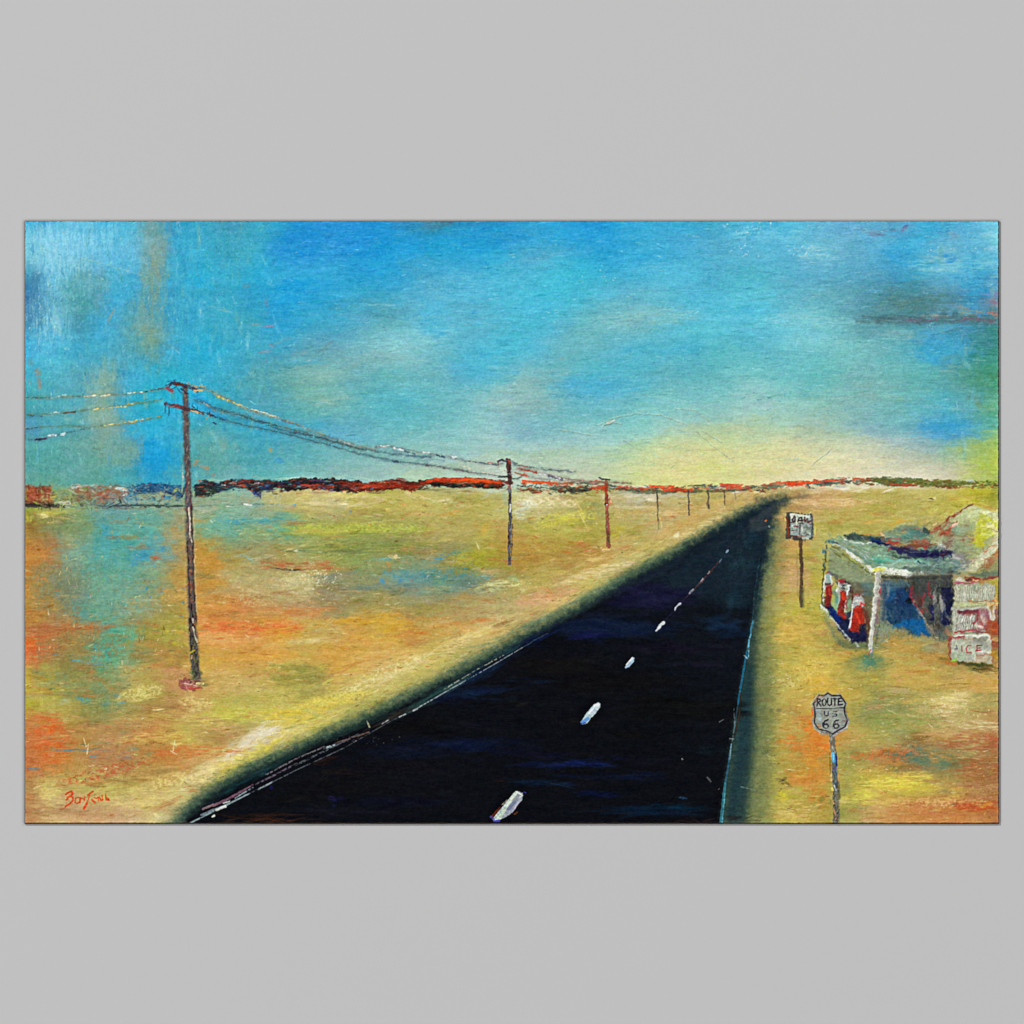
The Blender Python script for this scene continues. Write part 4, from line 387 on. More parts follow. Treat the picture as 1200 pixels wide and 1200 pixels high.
speckle(90, 960, 905, 40, 20, 'dcc040 c89430', (.8, 1.9), .45, .15); speckle(60, 915, 797, 30, 10, 'f0e8c0 806c38', (.8, 2.2), .6, .3); speckle(80, 1130, 930, 60, 30, 'e8c070 dcb450', (.8, 2.4), .5, .2, 80)
speckle(120, 650, 690, 50, 20, 'e89070 e8d090', (.8, 1.9), .45, .15); speckle(120, 620, 588, 30, 14, 'e8e8d0 f4f0dc', (.8, 1.9), .5, .2); speckle(60, 700, 590, 60, 10, 'f0e0b0', (.8, 1.9), .5, .2)
speckle(70, 600, 684, 30, 8, 'dce0a0 e8d890', (.8, 2.2), .6, .25); speckle(80, 230, 800, 60, 30, 'dcc878 c8a048', (.8, 2), .4, .15); speckle(120, 80, 700, 80, 60, '5c8c80 6c9c9c c8a060', (.8, 1.9), .4, .1)
speckle(100, 990, 590, 90, 6, 'e8c890 f0d8a8', (.7, 1.4), .5, .15); speckle(50, 1100, 855, 60, 20, 'ecd8a8', (.8, 2), .5, .2); speckle(60, 1160, 870, 20, 20, 'd86040 8c3828', (.8, 2), .5, .1)
def scumble(cx, cy, rx, ry, ang, c, a=.7, dry=.62, kind='n', h=.35):
    t_ = np.linspace(0, 2 * np.pi, 11)[:-1]; k_ = rng.uniform(.75, 1.15, 10); ca, sa = math.cos(math.radians(ang)), math.sin(math.radians(ang))
    px = rx * np.cos(t_) * k_; py = ry * np.sin(t_) * k_
    poly([(cx + u * ca - v * sa, cy + u * sa + v * ca) for u, v in zip(px, py)], c, a, ry * .8, 1.5, None, h, dry, kind)
for q in ((170, 812, 30, 9, -12, 'dcd084'), (232, 824, 22, 9, 5, 'e0cc84'), (290, 838, 46, 8, 0, 'd0cc58'), (245, 845, 40, 7, 2, 'd8c86c'), (180, 865, 40, 8, -6, 'd4b860'), (60, 930, 18, 14, 40, 'e0cc80'), (170, 935, 50, 12, -4, 'dcc880'), (200, 915, 30, 9, -10, 'e0d080'),
          (270, 898, 44, 12, -29, 'e4d868'), (300, 880, 40, 9, -29, 'dcd058'), (236, 912, 30, 12, -30, 'e4d49c'), (345, 838, 46, 10, -6, 'e4c850'), (390, 820, 46, 8, -12, 'e0cc60'), (350, 854, 50, 7, -18, 'e0d068'), (450, 790, 60, 8, -24, 'e0d498'), (520, 762, 60, 7, -26, 'e0cc90'),
          (345, 684, 26, 12, 10, 'd4c898'), (300, 700, 26, 12, 0, 'c8b884'), (270, 745, 50, 7, 0, 'e8b070'), (590, 686, 36, 6, -10, 'dce09c'), (640, 588, 40, 6, 0, 'ecdcb0'), (615, 596, 20, 10, -40, 'dce4d0'), (700, 672, 50, 8, -16, 'e8d4a0'), (640, 700, 40, 10, -10, 'e0a880'),
          (720, 582, 60, 4, 0, 'dcd0b0'), (800, 600, 60, 6, -8, 'dcc088'), (820, 618, 44, 5, -28, 'ecdca0'), (960, 588, 80, 4, 0, 'e8cc98'), (950, 786, 24, 14, 0, 'dcc064'), (960, 802, 24, 10, 0, 'e0b84c'), (930, 745, 30, 14, 0, 'dcbc60'), (1112, 828, 30, 12, -30, 'e8d4a0'), (1140, 850, 40, 6, 4, 'e4d4a4'),
          (1050, 915, 50, 9, -3, 'ecdc60'), (1012, 934, 26, 12, 0, 'dcd05c'), (1100, 940, 60, 6, 0, 'dcb070'), (930, 950, 30, 14, 0, 'd8c070'), (1060, 845, 50, 12, 0, '94a458'), (1085, 888, 36, 12, 10, '5c8068'), (1040, 884, 46, 7, -4, 'd46c38'), (1140, 870, 40, 12, 0, 'a85c38'),
          (60, 862, 30, 24, 80, 'd8602c'), (42, 758, 16, 26, 85, 'dc6030'), (120, 905, 60, 7, -12, 'bc5434'), (230, 880, 60, 9, 0, 'd07038'), (90, 760, 60, 22, 0, '8c7c4c'), (90, 810, 60, 14, 20, '7c9060'), (130, 690, 50, 60, 80, '649c90'), (70, 690, 30, 40, 80, '7c8460'), (300, 735, 70, 8, 0, 'dc6838'), (345, 662, 50, 7, 0, 'b8603c'),
          (420, 640, 90, 6, 0, '78884c'), (420, 618, 80, 6, 0, 'b8c450'), (500, 674, 60, 8, 0, '4c8c94'), (560, 655, 30, 12, 0, 'a8a834'), (660, 608, 40, 8, -8, 'd0cc50'), (1150, 900, 40, 14, 0, 'a45834'), (1150, 945, 40, 8, 0, 'bc4c2c'), (950, 870, 16, 40, 88, 'dc7830')):
    scumble(*q, a=.6, dry=.58, kind='h' if rng.random() < .75 else 'n')
for q in ((70, 300, 40, 50, 90, 'a8e0ec'), (120, 280, 60, 20, 0, '88d4e8'), (60, 370, 30, 30, 90, 'b0e0e0'), (95, 350, 24, 40, 80, '4c98a0'), (40, 350, 14, 40, 90, '2c7ca0'), (200, 360, 40, 30, 30, '2c9cd0'), (250, 300, 60, 30, 0, '38a8d0'), 
          (440, 362, 60, 10, 0, '4c98a4'), (520, 340, 60, 20, -10, '6cc0d8'), (480, 400, 60, 14, -10, '94d8dc'), (360, 290, 60, 20, 0, '1c84d4'), (450, 290, 60, 16, 0, '2090dc'), (560, 280, 60, 12, 0, '1c94dc'), (960, 300, 30, 14, 0, 'b8e4e0'), (900, 275, 50, 10, 0, '94d8e8'), (1090, 352, 70, 9, -3, '4c7c78'), (1100, 372, 90, 5, 1, '3c6870'), (1165, 440, 10, 60, 2, '2c8064'), (1150, 400, 24, 20, 60, '2c7c80'),
          (1110, 310, 60, 10, 0, '98d4d4'), (1150, 430, 24, 30, 80, '3c9480'), (950, 375, 90, 8, 0, '98d8d8'), (1000, 400, 90, 6, 0, '90d0d0'), (760, 372, 70, 10, -4, '98ccc4'), (700, 455, 80, 12, 0, '50b0d4'), (860, 550, 60, 10, 0, 'd4dc78'), (960, 540, 80, 10, 0, 'e4e0a0'), (1060, 556, 60, 6, 0, 'e8e4cc'), (1160, 545, 12, 24, 88, 'a8c434')):
    scumble(*q, a=.38, dry=.6, kind='v' if q[0] < 300 else 'h')
CR = [hexc(c) for c in 'ecdca8 e8d080 6c5430 8c5c30 f0e8c0 5c6438 c85c34 dcb450'.split()]
G4 = vnoise(34, 16, 91, 2)
for _ in range(5200):
    x = rng.uniform(X0 + 3, X1 - 3); y = rng.uniform(584, Y1 - 3)
    if G4[int((y - Y0) * S), int((x - X0) * S)] < .12: continue
    stroke(x, y, rng.uniform(2, 8), rng.uniform(.8, 1.7), rng.normal(1.5, .3) if (x < 200 and y < 790 and rng.random() < .7) else rng.normal(0, .3), CR[rng.integers(len(CR))], rng.uniform(.15, .6), .5, .2)
CS = [hexc(c) for c in 'b8e4ec 2c88b4 8cd4e4 3c7c98 c8e8dc'.split()]
for _ in range(2600):
    x = rng.uniform(X0 + 3, X1 - 3); y = rng.uniform(Y0 + 3, 560)
    if G4[int((y - Y0) * S), int((x - X0) * S)] < (.0 if x < 330 else .3): continue
    stroke(x, y, rng.uniform(2, 9), rng.uniform(.7, 1.4), rng.normal(1.4, .5) if x < 300 else rng.normal(-.03, .2), CS[rng.integers(len(CS))], rng.uniform(.1, .45) * (1 if y < 480 else .5), .5, .2)
poly([(1000, 371), (1060, 370), (1120, 368), (1171, 371), (1171, 380), (1110, 379), (1050, 380), (1004, 379)], '4a6c70', .55, 3, 1.6, None, .15, .25, 'h')
for pts_, c_ in (([(1130, 373), (1150, 375), (1171, 377)], '7c5c6c'), ([(1130, 362), (1150, 366)], 'b08c60'), ([(1160, 352), (1171, 356)], 'a8606c'), ([(1158, 366), (1171, 370)], 'b8745c'), ([(1060, 375), (1100, 374)], '7c6480'), ([(1080, 369), (1110, 370)], 'a0a090')):
    line(pts_, 3, c_, .6, 2, soft=1.6, rough=1, dry=.3, kind='h')
# palette-knife scratches in the sky, bright ridge and shaded lower-right side painted in
for pts in ([(728, 497), (718, 494), (705, 500)], [(712, 491), (745, 484), (775, 486), (800, 496)], [(730, 515), (742, 523)], [(815, 505), (835, 522), (858, 540)], [(820, 503), (845, 518)], [(793, 502), (802, 505)],
            [(950, 545), (975, 525)], [(655, 503), (695, 510)], [(700, 498), (716, 492)], [(830, 494), (815, 480), (790, 478)]):
    line(pts, 1.1, 'e0e4c8', .34, soft=1, h=.3); line([(x + .9, y + 1.1) for x, y in pts], 1., '6f8f84', .4, soft=1, h=-.15)
line([(711, 496), (720, 492)], 1.8, 'ece8d0', .85, h=.5); line([(708, 499), (718, 496)], 1.4, '5c7470', .7, h=0)
for pts in ([(95, 302), (120, 308), (150, 318)], [(95, 304), (100, 330)], [(150, 318), (172, 325)], [(240, 358), (262, 361), (270, 366)]):
    line(pts, 1, '9cc8b0', .4, soft=1, h=.2)
for pts in ([(98, 865), (101, 875), (104, 872), (102, 884)], [(205, 868), (203, 880)], [(200, 880), (207, 884)], [(184, 832), (192, 831)]):
    line(pts, 1.2, 'e8d8a0', .7, h=.3)

# ------------------------------------------------------------------ distant hills
hills = part('painted_hills', None, 'thin band of dark and orange red painted hills along the horizon')
def band(top, bot, col, a=1., rough=1.2, soft=1.8, dry=0., h=.12, kind='h', ident=hills):
    poly(list(top) + list(bot)[::-1], col, a, soft, rough, ident, h, dry, kind)
band([(29, 570), (45, 571), (62, 570)], [(29, 591), (45, 590), (56, 588)], '9c4a34', .85, dry=.25, kind='v')
band([(29, 567), (40, 568)], [(29, 571), (40, 572)], 'b05038', .6)
band([(84, 570), (112, 568), (148, 571)], [(84, 578), (112, 584), (148, 580)], '9a5a44', .7, dry=.4)
band([(110, 572), (140, 570), (150, 574)], [(112, 592), (120, 590), (140, 582)], 'a06a48', .5, dry=.4)
band([(160, 567), (185, 566), (212, 569)], [(160, 579), (185, 578), (212, 580)], '21507c', .85, dry=.2)
band([(160, 571), (180, 572)], [(162, 577), (180, 578)], '1c4468', .7)
dabs("70 571 34 4 0 a0a888 .5; 70 578 20 12 80 7c9478 .6; 88 570 12 4 0 c8dcd8 .7; 95 574 10 3 20 e8e4cc .5; 140 573 14 3 0 dce8dc .7; 146 575 8 6 60 d8d0b8 .6; 106 569 20 3 0 d8e0cc .5; 150 580 26 8 10 50a0b4 .6; 165 586 40 6 4 4c9cbc .6; 190 578 16 5 0 a8b078 .7; 180 580 20 3 0 c0b880 .6; 195 583 14 4 20 3088c4 .7; 130 585 30 8 0 9c9c78 .5; 100 582 20 8 0 a8a070 .5; 207 575 8 14 100 a8ac60 .7; 160 590 60 4 0 58a0b0 .5; 210 582 6 8 70 1c3c68 .8; 118 588 14 6 0 8a8474 .5; 130 578 12 5 0 78948c .5; 250 588 60 6 0 a0a888 .5; 290 585 50 6 0 a8a47c .5; 265 580 30 5 0 a09c74 .5")
band([(228, 567), (240, 564), (256, 566), (270, 562), (290, 562), (330, 564), (330, 570), (300, 577), (283, 570), (262, 574), (245, 582), (229, 582)], [], '1f2a2c', .9, dry=.12)
dabs("238 574 16 14 0 3a2c20 .6; 236 582 10 3 0 a05c34 .7; 250 575 14 10 0 23402c .4; 262 572 14 7 0 1f3c48 .7; 268 570 12 4 0 2c5c64 .6; 285 564 50 2.5 0 8c2c24 .8; 300 566 20 3 0 b84c34 .7; 320 565 20 3 0 a84430 .7; 290 572 20 6 20 b0603c .6; 310 572 14 6 0 24306c .8; 300 578 12 6 40 24306c .8; 305 580 10 4 90 202850 .8; 316 574 12 6 -20 28387c .7; 280 568 8 3 0 e8d8c8 .6; 272 567 10 2.5 10 e0dcc8 .6; 296 567 8 2 0 e4e0d4 .6; 313 569 8 3 0 4c6cac .6; 250 563 30 3 0 b4c8a0 .5; 300 559 60 3 0 9cb490 .4")
EDG = [(318, 566), (340, 561), (360, 560), (384, 560), (400, 563), (430, 564), (450, 563), (462, 561), (475, 564), (495, 563), (510, 560), (520, 559), (530, 561), (545, 560), (555, 559.5), (566, 561), (590, 563), (612, 565), (640, 567), (665, 566), (690, 567), (710, 566), (740, 567), (757, 567), (770, 568), (790, 568), (800, 569), (815, 569), (830, 567), (850, 568), (880, 568), (895, 567), (915, 564), (940, 564), (960, 562), (980, 560), (1000, 560), (1020, 561), (1040, 560), (1060, 561), (1100, 562), (1140, 563), (1171, 563)]
def edge(x): return float(np.interp(x, [p[0] for p in EDG], [p[1] for p in EDG]))
def hband(x0, x1, a, b, col, al=.9, dry=.2, rough=1., h=.12):
    n = max(2, int((x1 - x0) / 14)); X = np.linspace(x0, x1, n)
    t = np.minimum(1, np.minimum((X - x0), (x1 - X)) / 8 + .25)
    band([(x, edge(x) + a) for x in X], [(x, edge(x) + a + (b - a) * k) for x, k in zip(X, t)], col, al, rough, 1., dry, h)
hband(318, 420, 0, 13, '23201f', .95, .05, 1.6); hband(395, 500, 1, 12, '4a2418', .95, .05, 1.4); hband(490, 600, 0, 10, '33241c', .9, .1)
hband(316, 345, 6, 13, '5a3038', .7); hband(345, 395, 7, 14, 'c8482c', .85, .3); hband(400, 470, 2, 9, 'a83c24', .85, .25); hband(440, 500, 3, 11, '9c3420', .85, .2)
hband(395, 440, 5, 11, 'b04428', .7, .35); hband(500, 545, 0, 6, 'b83c22', .95, .05, .6); hband(525, 590, 1., 5.5, 'e0501e', .97, .02, .6); hband(490, 520, 2, 6, 'a43820', .7); hband(500, 590, 6, 11, '23201c', .85, .1)
dabs("330 566 24 4 0 20283c .7; 352 564 30 4 0 1a2030 .7; 372 563 20 3 0 24407c .6; 388 568 8 2.5 0 6c94c8 .6; 378 572 8 2.5 20 4c7cb8 .6; 388 575 8 3 0 3c74b4 .8; 415 572 8 3 0 5c94c4 .8; 430 572 16 4 0 243c50 .6; 436 573 5 3 0 4c88b8 .7; 380 570 14 3 0 3c2c30 .7; 360 570 14 3 0 c85830 .7; 470 562 14 5 10 7c241c .8; 462 563 16 4 0 5c2018 .7; 375 577 30 3 0 a87c5c .5; 350 578 10 3 0 c06c48 .5; 440 577 30 3 0 7c5c44 .5; 450 565 30 2 0 dc8850 .5; 426 571 8 3 0 d84c2c .7; 540 566 40 2 0 e87c48 .5; 480 567 14 4 0 2c2420 .6; 400 567 14 6 0 20202c .6; 345 560 50 2 -2 c8dcc4 .6; 420 560 50 3 4 b8d0b0 .6; 520 575 60 3 0 6c6c48 .5; 545 576 20 2.5 0 8c5c40 .6; 470 580 60 3 0 c8b880 .6")
hband(612, 645, -3, 2, 'd4481e', .95, .05, .5); hband(632, 668, -1, 3, 'c85c30', .7, .3); hband(606, 640, 4, 10, '2c3028', .9, .12); hband(640, 700, 4, 11, '38443a', .85, .15); hband(665, 700, -1, 6, '4a5440', .8, .2)
hband(612, 630, 8, 14, '5c4028', .7, .3); hband(700, 740, 2, 8, '4c5a44', .6, .3); hband(724, 762, 3.5, 7, 'd4462a', .95, .1, .5); hband(690, 712, 4, 8, 'cc4a30', .7, .3); hband(725, 800, 6, 11, '4c5438', .7, .25)
hband(760, 790, 1, 5, 'd84a2a', .9, .1, .5); hband(775, 812, 4, 8, 'cc4428', .9, .1, .5); hband(790, 830, 5, 8, 'c44830', .8, .2, .5); hband(790, 880, 5, 9, '3c4438', .6, .3); hband(806, 835, 0, 4, '28304c', .85, .15, .5); hband(830, 850, 2, 5, '20304c', .7, .2)
hband(843, 870, -1, 3, 'c83c2c', .85, .2, .5); hband(850, 880, 2, 6, 'd05038', .8, .2, .5); hband(870, 905, 3, 8, '5c685c', .6, .35); hband(880, 930, 2, 8, '56604c', .7, .3)
hband(902, 925, 0, 3, 'dc5c34', .8, .1, .5); hband(922, 950, 0, 7, 'dc4824', .95, .05, .7); hband(945, 990, 1, 4, 'd04c2c', .85, .15, .5); hband(946, 1000, 3, 8, '48645c', .8, .2); hband(972, 1000, -1, 3, '4c7470', .7, .2); hband(995, 1030, 3, 7, '2c2c28', .85, .15, .6)
hband(1000, 1024, 0, 4, 'b85c38', .6, .3, .5); hband(1015, 1080, -1, 9, '54643c', .85, .15); hband(1040, 1075, 6, 10, 'b44c2c', .8, .25, .5); hband(1060, 1140, 1, 9, '6c7430', .85, .15); hband(1090, 1140, 7, 11, '984c28', .7, .3); hband(1130, 1171, 2, 10, '7c9430', .8, .2); hband(1140, 1171, 6, 10, '885c28', .5, .35)
dabs("625 574 20 4 10 7c5030 .6; 655 572 8 4 0 6c8478 .6; 645 570 20 6 40 4c6c60 .6; 683 575 14 3 0 2c2c28 .6; 670 567 6 4 0 d05c34 .7; 680 569 5 3 0 c8583c .7; 706 570 20 5 0 b8583c .6; 752 572 40 3 0 5c6c5c .5; 745 577 60 4 0 84947c .4; 800 562 60 3 0 d0d890 .5; 845 572 40 2.5 0 c4c8b4 .6; 862 577 12 2 -14 e8e4dc .8; 838 571 16 2.5 0 8ca0b4 .6; 868 576 8 2 -10 d8d8c8 .7; 893 572 14 3 0 706c50 .5; 925 571 8 2.5 40 e8d4c0 .8; 930 573 8 2 0 e8c8a4 .6; 950 572 12 2.5 6 4c5c58 .7; 985 570 20 3 0 8ca8a0 .5; 990 573 40 2.5 4 e8e4d4 .7; 1012 571 16 2.5 6 e8e0cc .6; 1030 563 10 3 0 88a03c .6; 1070 565 40 4 0 7c9034 .6; 1110 564 40 3 0 889838 .6; 1137 563 10 5 0 c4ccc4 .7; 1140 566 8 3 0 b4bcb4 .6; 1155 566 14 5 0 90a83c .6; 1157 563 3 4 60 4c5c24 .8; 1150 570 20 4 0 b0a83c .5; 1060 569 20 3 0 a85c30 .6; 1046 566 12 2.5 0 38382c .6; 1100 571 50 2.5 0 b0a464 .5; 960 574 30 2 0 e0dcb8 .5")
HP = {'a': '1c1c20 241c1c 2c2028 20283c 8c3428 b84c30 3c4c6c 3c2c24', 'b': '4a2018 7c2c1c a83c24 c4482c 2c1c18 5c3024', 'c': '2c2c24 3c4434 5c4c34 b8502c 4c5c4c 7c3c28', 'd': '4c5c4c 7c4430 c44c2c 5c6c5c 34444c', 'e': '5c6c34 7c7430 88502c 4c5430'}
for (xa, xb, key, n, lo, hi) in ((229, 320, 'a', 150, 0, 12), (318, 420, 'a', 190, 0, 14), (395, 500, 'b', 200, 1, 12), (490, 600, 'b', 150, 0, 5), (490, 604, 'c', 100, 5, 11), (606, 700, 'c', 150, 0, 12), (700, 800, 'd', 110, 3, 9), (800, 900, 'd', 90, 1, 9), (900, 1010, 'd', 90, 0, 8), (1010, 1171, 'e', 200, 0, 9)):
    cols_ = [hexc(c) for c in HP[key].split()]
    for _ in range(n):
        x = rng.uniform(xa, xb); y = (edge(x) if x > 318 else 563) + rng.uniform(lo, hi)
        L = rng.uniform(2, 9); W = rng.uniform(1, 2.4)
        stroke(x, y, L, W, rng.normal(0, .25), cols_[rng.integers(len(cols_))], rng.uniform(.3, .9), .5, .2)
for xa, xb, ya, yb, cs, n in ((60, 215, 568, 592, '8c8c68 6c8c84 7c5c48 4c6c74 a4a080 945440 34505c', 170), (29, 220, 590, 595, '3c3c38 54605c 2c3434 7c8c7c', 80), (29, 62, 570, 590, '9c4430 7c3828 b05c40 6c4434 a8704c', 110), (84, 150, 568, 590, '9c5c44 8c7c5c a89878 7c4c3c 9ca88c', 130), (150, 212, 566, 582, '1c4470 2c6c94 245478 4c8ca4 1c3858 8c9c7c', 120), (110, 212, 582, 594, '5c8c94 8c8c70 4c7c8c a09c7c 3c6c7c', 90), (60, 86, 570, 592, '7c9478 98a464 a8ac68 6c8474', 50), (230, 330, 578, 594, 'a0a47c 8c9c80 b4b08c 94a890', 90)):
    cols_ = [hexc(c) for c in cs.split()]
    for _ in range(n):
        x = rng.uniform(xa, xb); y = rng.uniform(ya, yb); stroke(x, y, rng.uniform(2, 8), rng.uniform(1, 2.6), rng.normal(.1, .5), cols_[rng.integers(len(cols_))], rng.uniform(.3, .85), .5, .2)
for xa, xb, a_, b_, c in ((500, 548, .5, 5, 'c84424'), (530, 588, 1, 4.6, 'e4541f'), (614, 644, -2.6, 1.6, 'e0501f'), (645, 668, 0, 2.4, 'cc5428'), (694, 712, 4, 7, 'd04c2c'), (724, 760, 3.6, 6.6, 'e04c2a'), (762, 790, 1.6, 4.4, 'dc4c2a'), (778, 812, 4.6, 7, 'd8482a'), (845, 868, -.6, 2.4, 'd44830'), (852, 878, 2.8, 5, 'd45038'), (903, 924, .6, 3, 'e05c34'), (924, 949, .6, 6, 'e04c26'), (948, 990, 1.4, 3.6, 'd85030'), (1000, 1022, .6, 2.8, 'c85c34'), (1044, 1074, 6.5, 9, 'bc4c2c')):
    hband(xa, xb, a_, b_, c, .9, .12, .7, .3)
    X_ = np.linspace(xa, xb, max(3, int((xb - xa) / 8))); line([(x, edge(x) + (a_ + b_) / 2 + rng.uniform(-.6, .6)) for x in X_], (b_ - a_) * .8, c, .92, (b_ - a_) * .55, soft=1, rough=.7, ident=hills, h=.3, dry=.1, kind='n')
band([(30, 569), (60, 569)], [(30, 574), (58, 574)], '7c3424', .6, dry=.3); band([(84, 578), (112, 580), (108, 590), (86, 588)], [], '6c5c48', .5, dry=.35, kind='n'); band([(30, 588), (62, 588)], [(30, 592), (62, 592)], '4c3c34', .6, dry=.25)
for x, y, w_, c in ((86, 572, 6, 'e4ece8'), (92, 571, 5, 'f0f0ec'), (141, 572, 7, 'e8f0ec'), (147, 575, 5, 'f0ece4'), (146, 580, 5, 'e4dcc4'), (275, 566, 4, 'ece8e0'), (262, 568, 4, 'e0e4dc'), (301, 566, 4, 'f0ece8'), (268, 593, 6, 'f0f0e4'), (289, 591, 6, 'f4f4ec'), (128, 571, 4, 'dce8e4')):
    line([(x - w_ / 2, y), (x + w_ / 2, y + rng.uniform(-1, 1))], 1.2, c, .75, ident=None, h=.4, dry=.1, rough=.5)
# shore line below the left hills
line([(29, 592), (50, 594), (76, 593)], 3.4, '45403c', .8, dry=.2, kind='h'); line([(76, 593), (84, 590), (78, 586)], 1.4, 'c8d8b8', .7); line([(64, 589), (80, 588)], 1.6, 'e0e8d8', .7)
line([(112, 593), (160, 592), (216, 593)], 2., '4c6058', .8, dry=.25, kind='h'); line([(226, 593), (270, 592), (320, 590)], 1.4, '5c8078', .6, dry=.3, kind='h'); line([(140, 596), (170, 596)], 1.5, '7c5c44', .4)
line([(112, 595), (150, 595)], 2.4, '6c5c50', .5, dry=.3); line([(286, 591), (294, 592)], 2, 'f0f0e4', .8); line([(295, 590), (330, 584)], 1.4, 'b4bca0', .4)

# ------------------------------------------------------------------ the road
road = part('painted_road', None, 'near black painted highway running back to the horizon')
LE = [(196, 968), (224, 940), (258, 916), (292, 897), (324, 883), (360, 867), (408, 846), (456, 824), (504, 800), (552, 775), (602, 747), (652, 721), (700, 695), (742, 668), (780, 650), (814, 631), (850, 611), (876, 597), (896, 588), (918, 583)]
RE = [(922, 587), (912, 594), (908, 606), (904, 625), (899, 650), (894, 680), (889, 715), (887, 745), (886, 780), (887, 820), (887, 860), (882, 910), (876, 968)]
RI = [(922, 586), (910, 594), (903, 610), (898, 640), (892, 670), (886, 705), (881, 735), (875, 765), (867, 812), (857, 870), (850, 917), (844, 968)]
dabs("300 892 70 8 -28 4c6850 .3; 240 932 50 8 -34 5c6c54 .3; 380 856 80 7 -26 5c7458 .3; 470 814 80 7 -26 5c7860 .3; 545 776 80 7 -30 64806c .3; 620 732 90 8 -24 6c8868 .4; 700 692 90 8 -26 708c70 .4; 770 655 80 8 -26 7c8c64 .5; 830 622 60 7 -26 747c60 .5; 935 583 34 3 -4 8c7c5c .4", h=.02)
LO = [(x - 4, y - 2) if y > 640 else (x - 4, y - 1.5) for x, y in LE]; RO = [(x + 17, y) if y > 620 else (x + 2, y) for x, y in RE]
poly(LO + RO, '50664a', .55, 26, 3, None, 0.)
poly(LE + RE, '24403c', .82, 17, 2.2, road, 0., kind='h')
inner = [(x + 9, y + 5) if y > 640 else (x + 5, y + 2.5) for x, y in LE]
poly(inner + RI, '0e151f', .96, 13, 1.8, road, 0., col2='080910', grad=(880, 600, 700, 800))
poly([(840, 622), (890, 592), (905, 590), (903, 620), (895, 660), (880, 700), (800, 700), (760, 690), (800, 650)], '1a2c38', .65, 30, 4, None, 0.)
poly([(905, 595), (920, 584), (945, 578), (950, 581), (925, 587), (912, 595)], '6c6450', .4, 5, 1.2, None, 0.)
poly([(878, 610), (905, 590), (918, 584), (922, 587), (908, 596), (900, 620), (880, 625)], '404a4c', .55, 7, 1.2, None, 0.)
poly([(886, 690), (893, 690), (888, 745), (886, 800), (884, 860), (872, 968), (848, 968), (858, 880), (872, 800), (880, 740)], '22363a', .6, 12, 2, road, 0.)

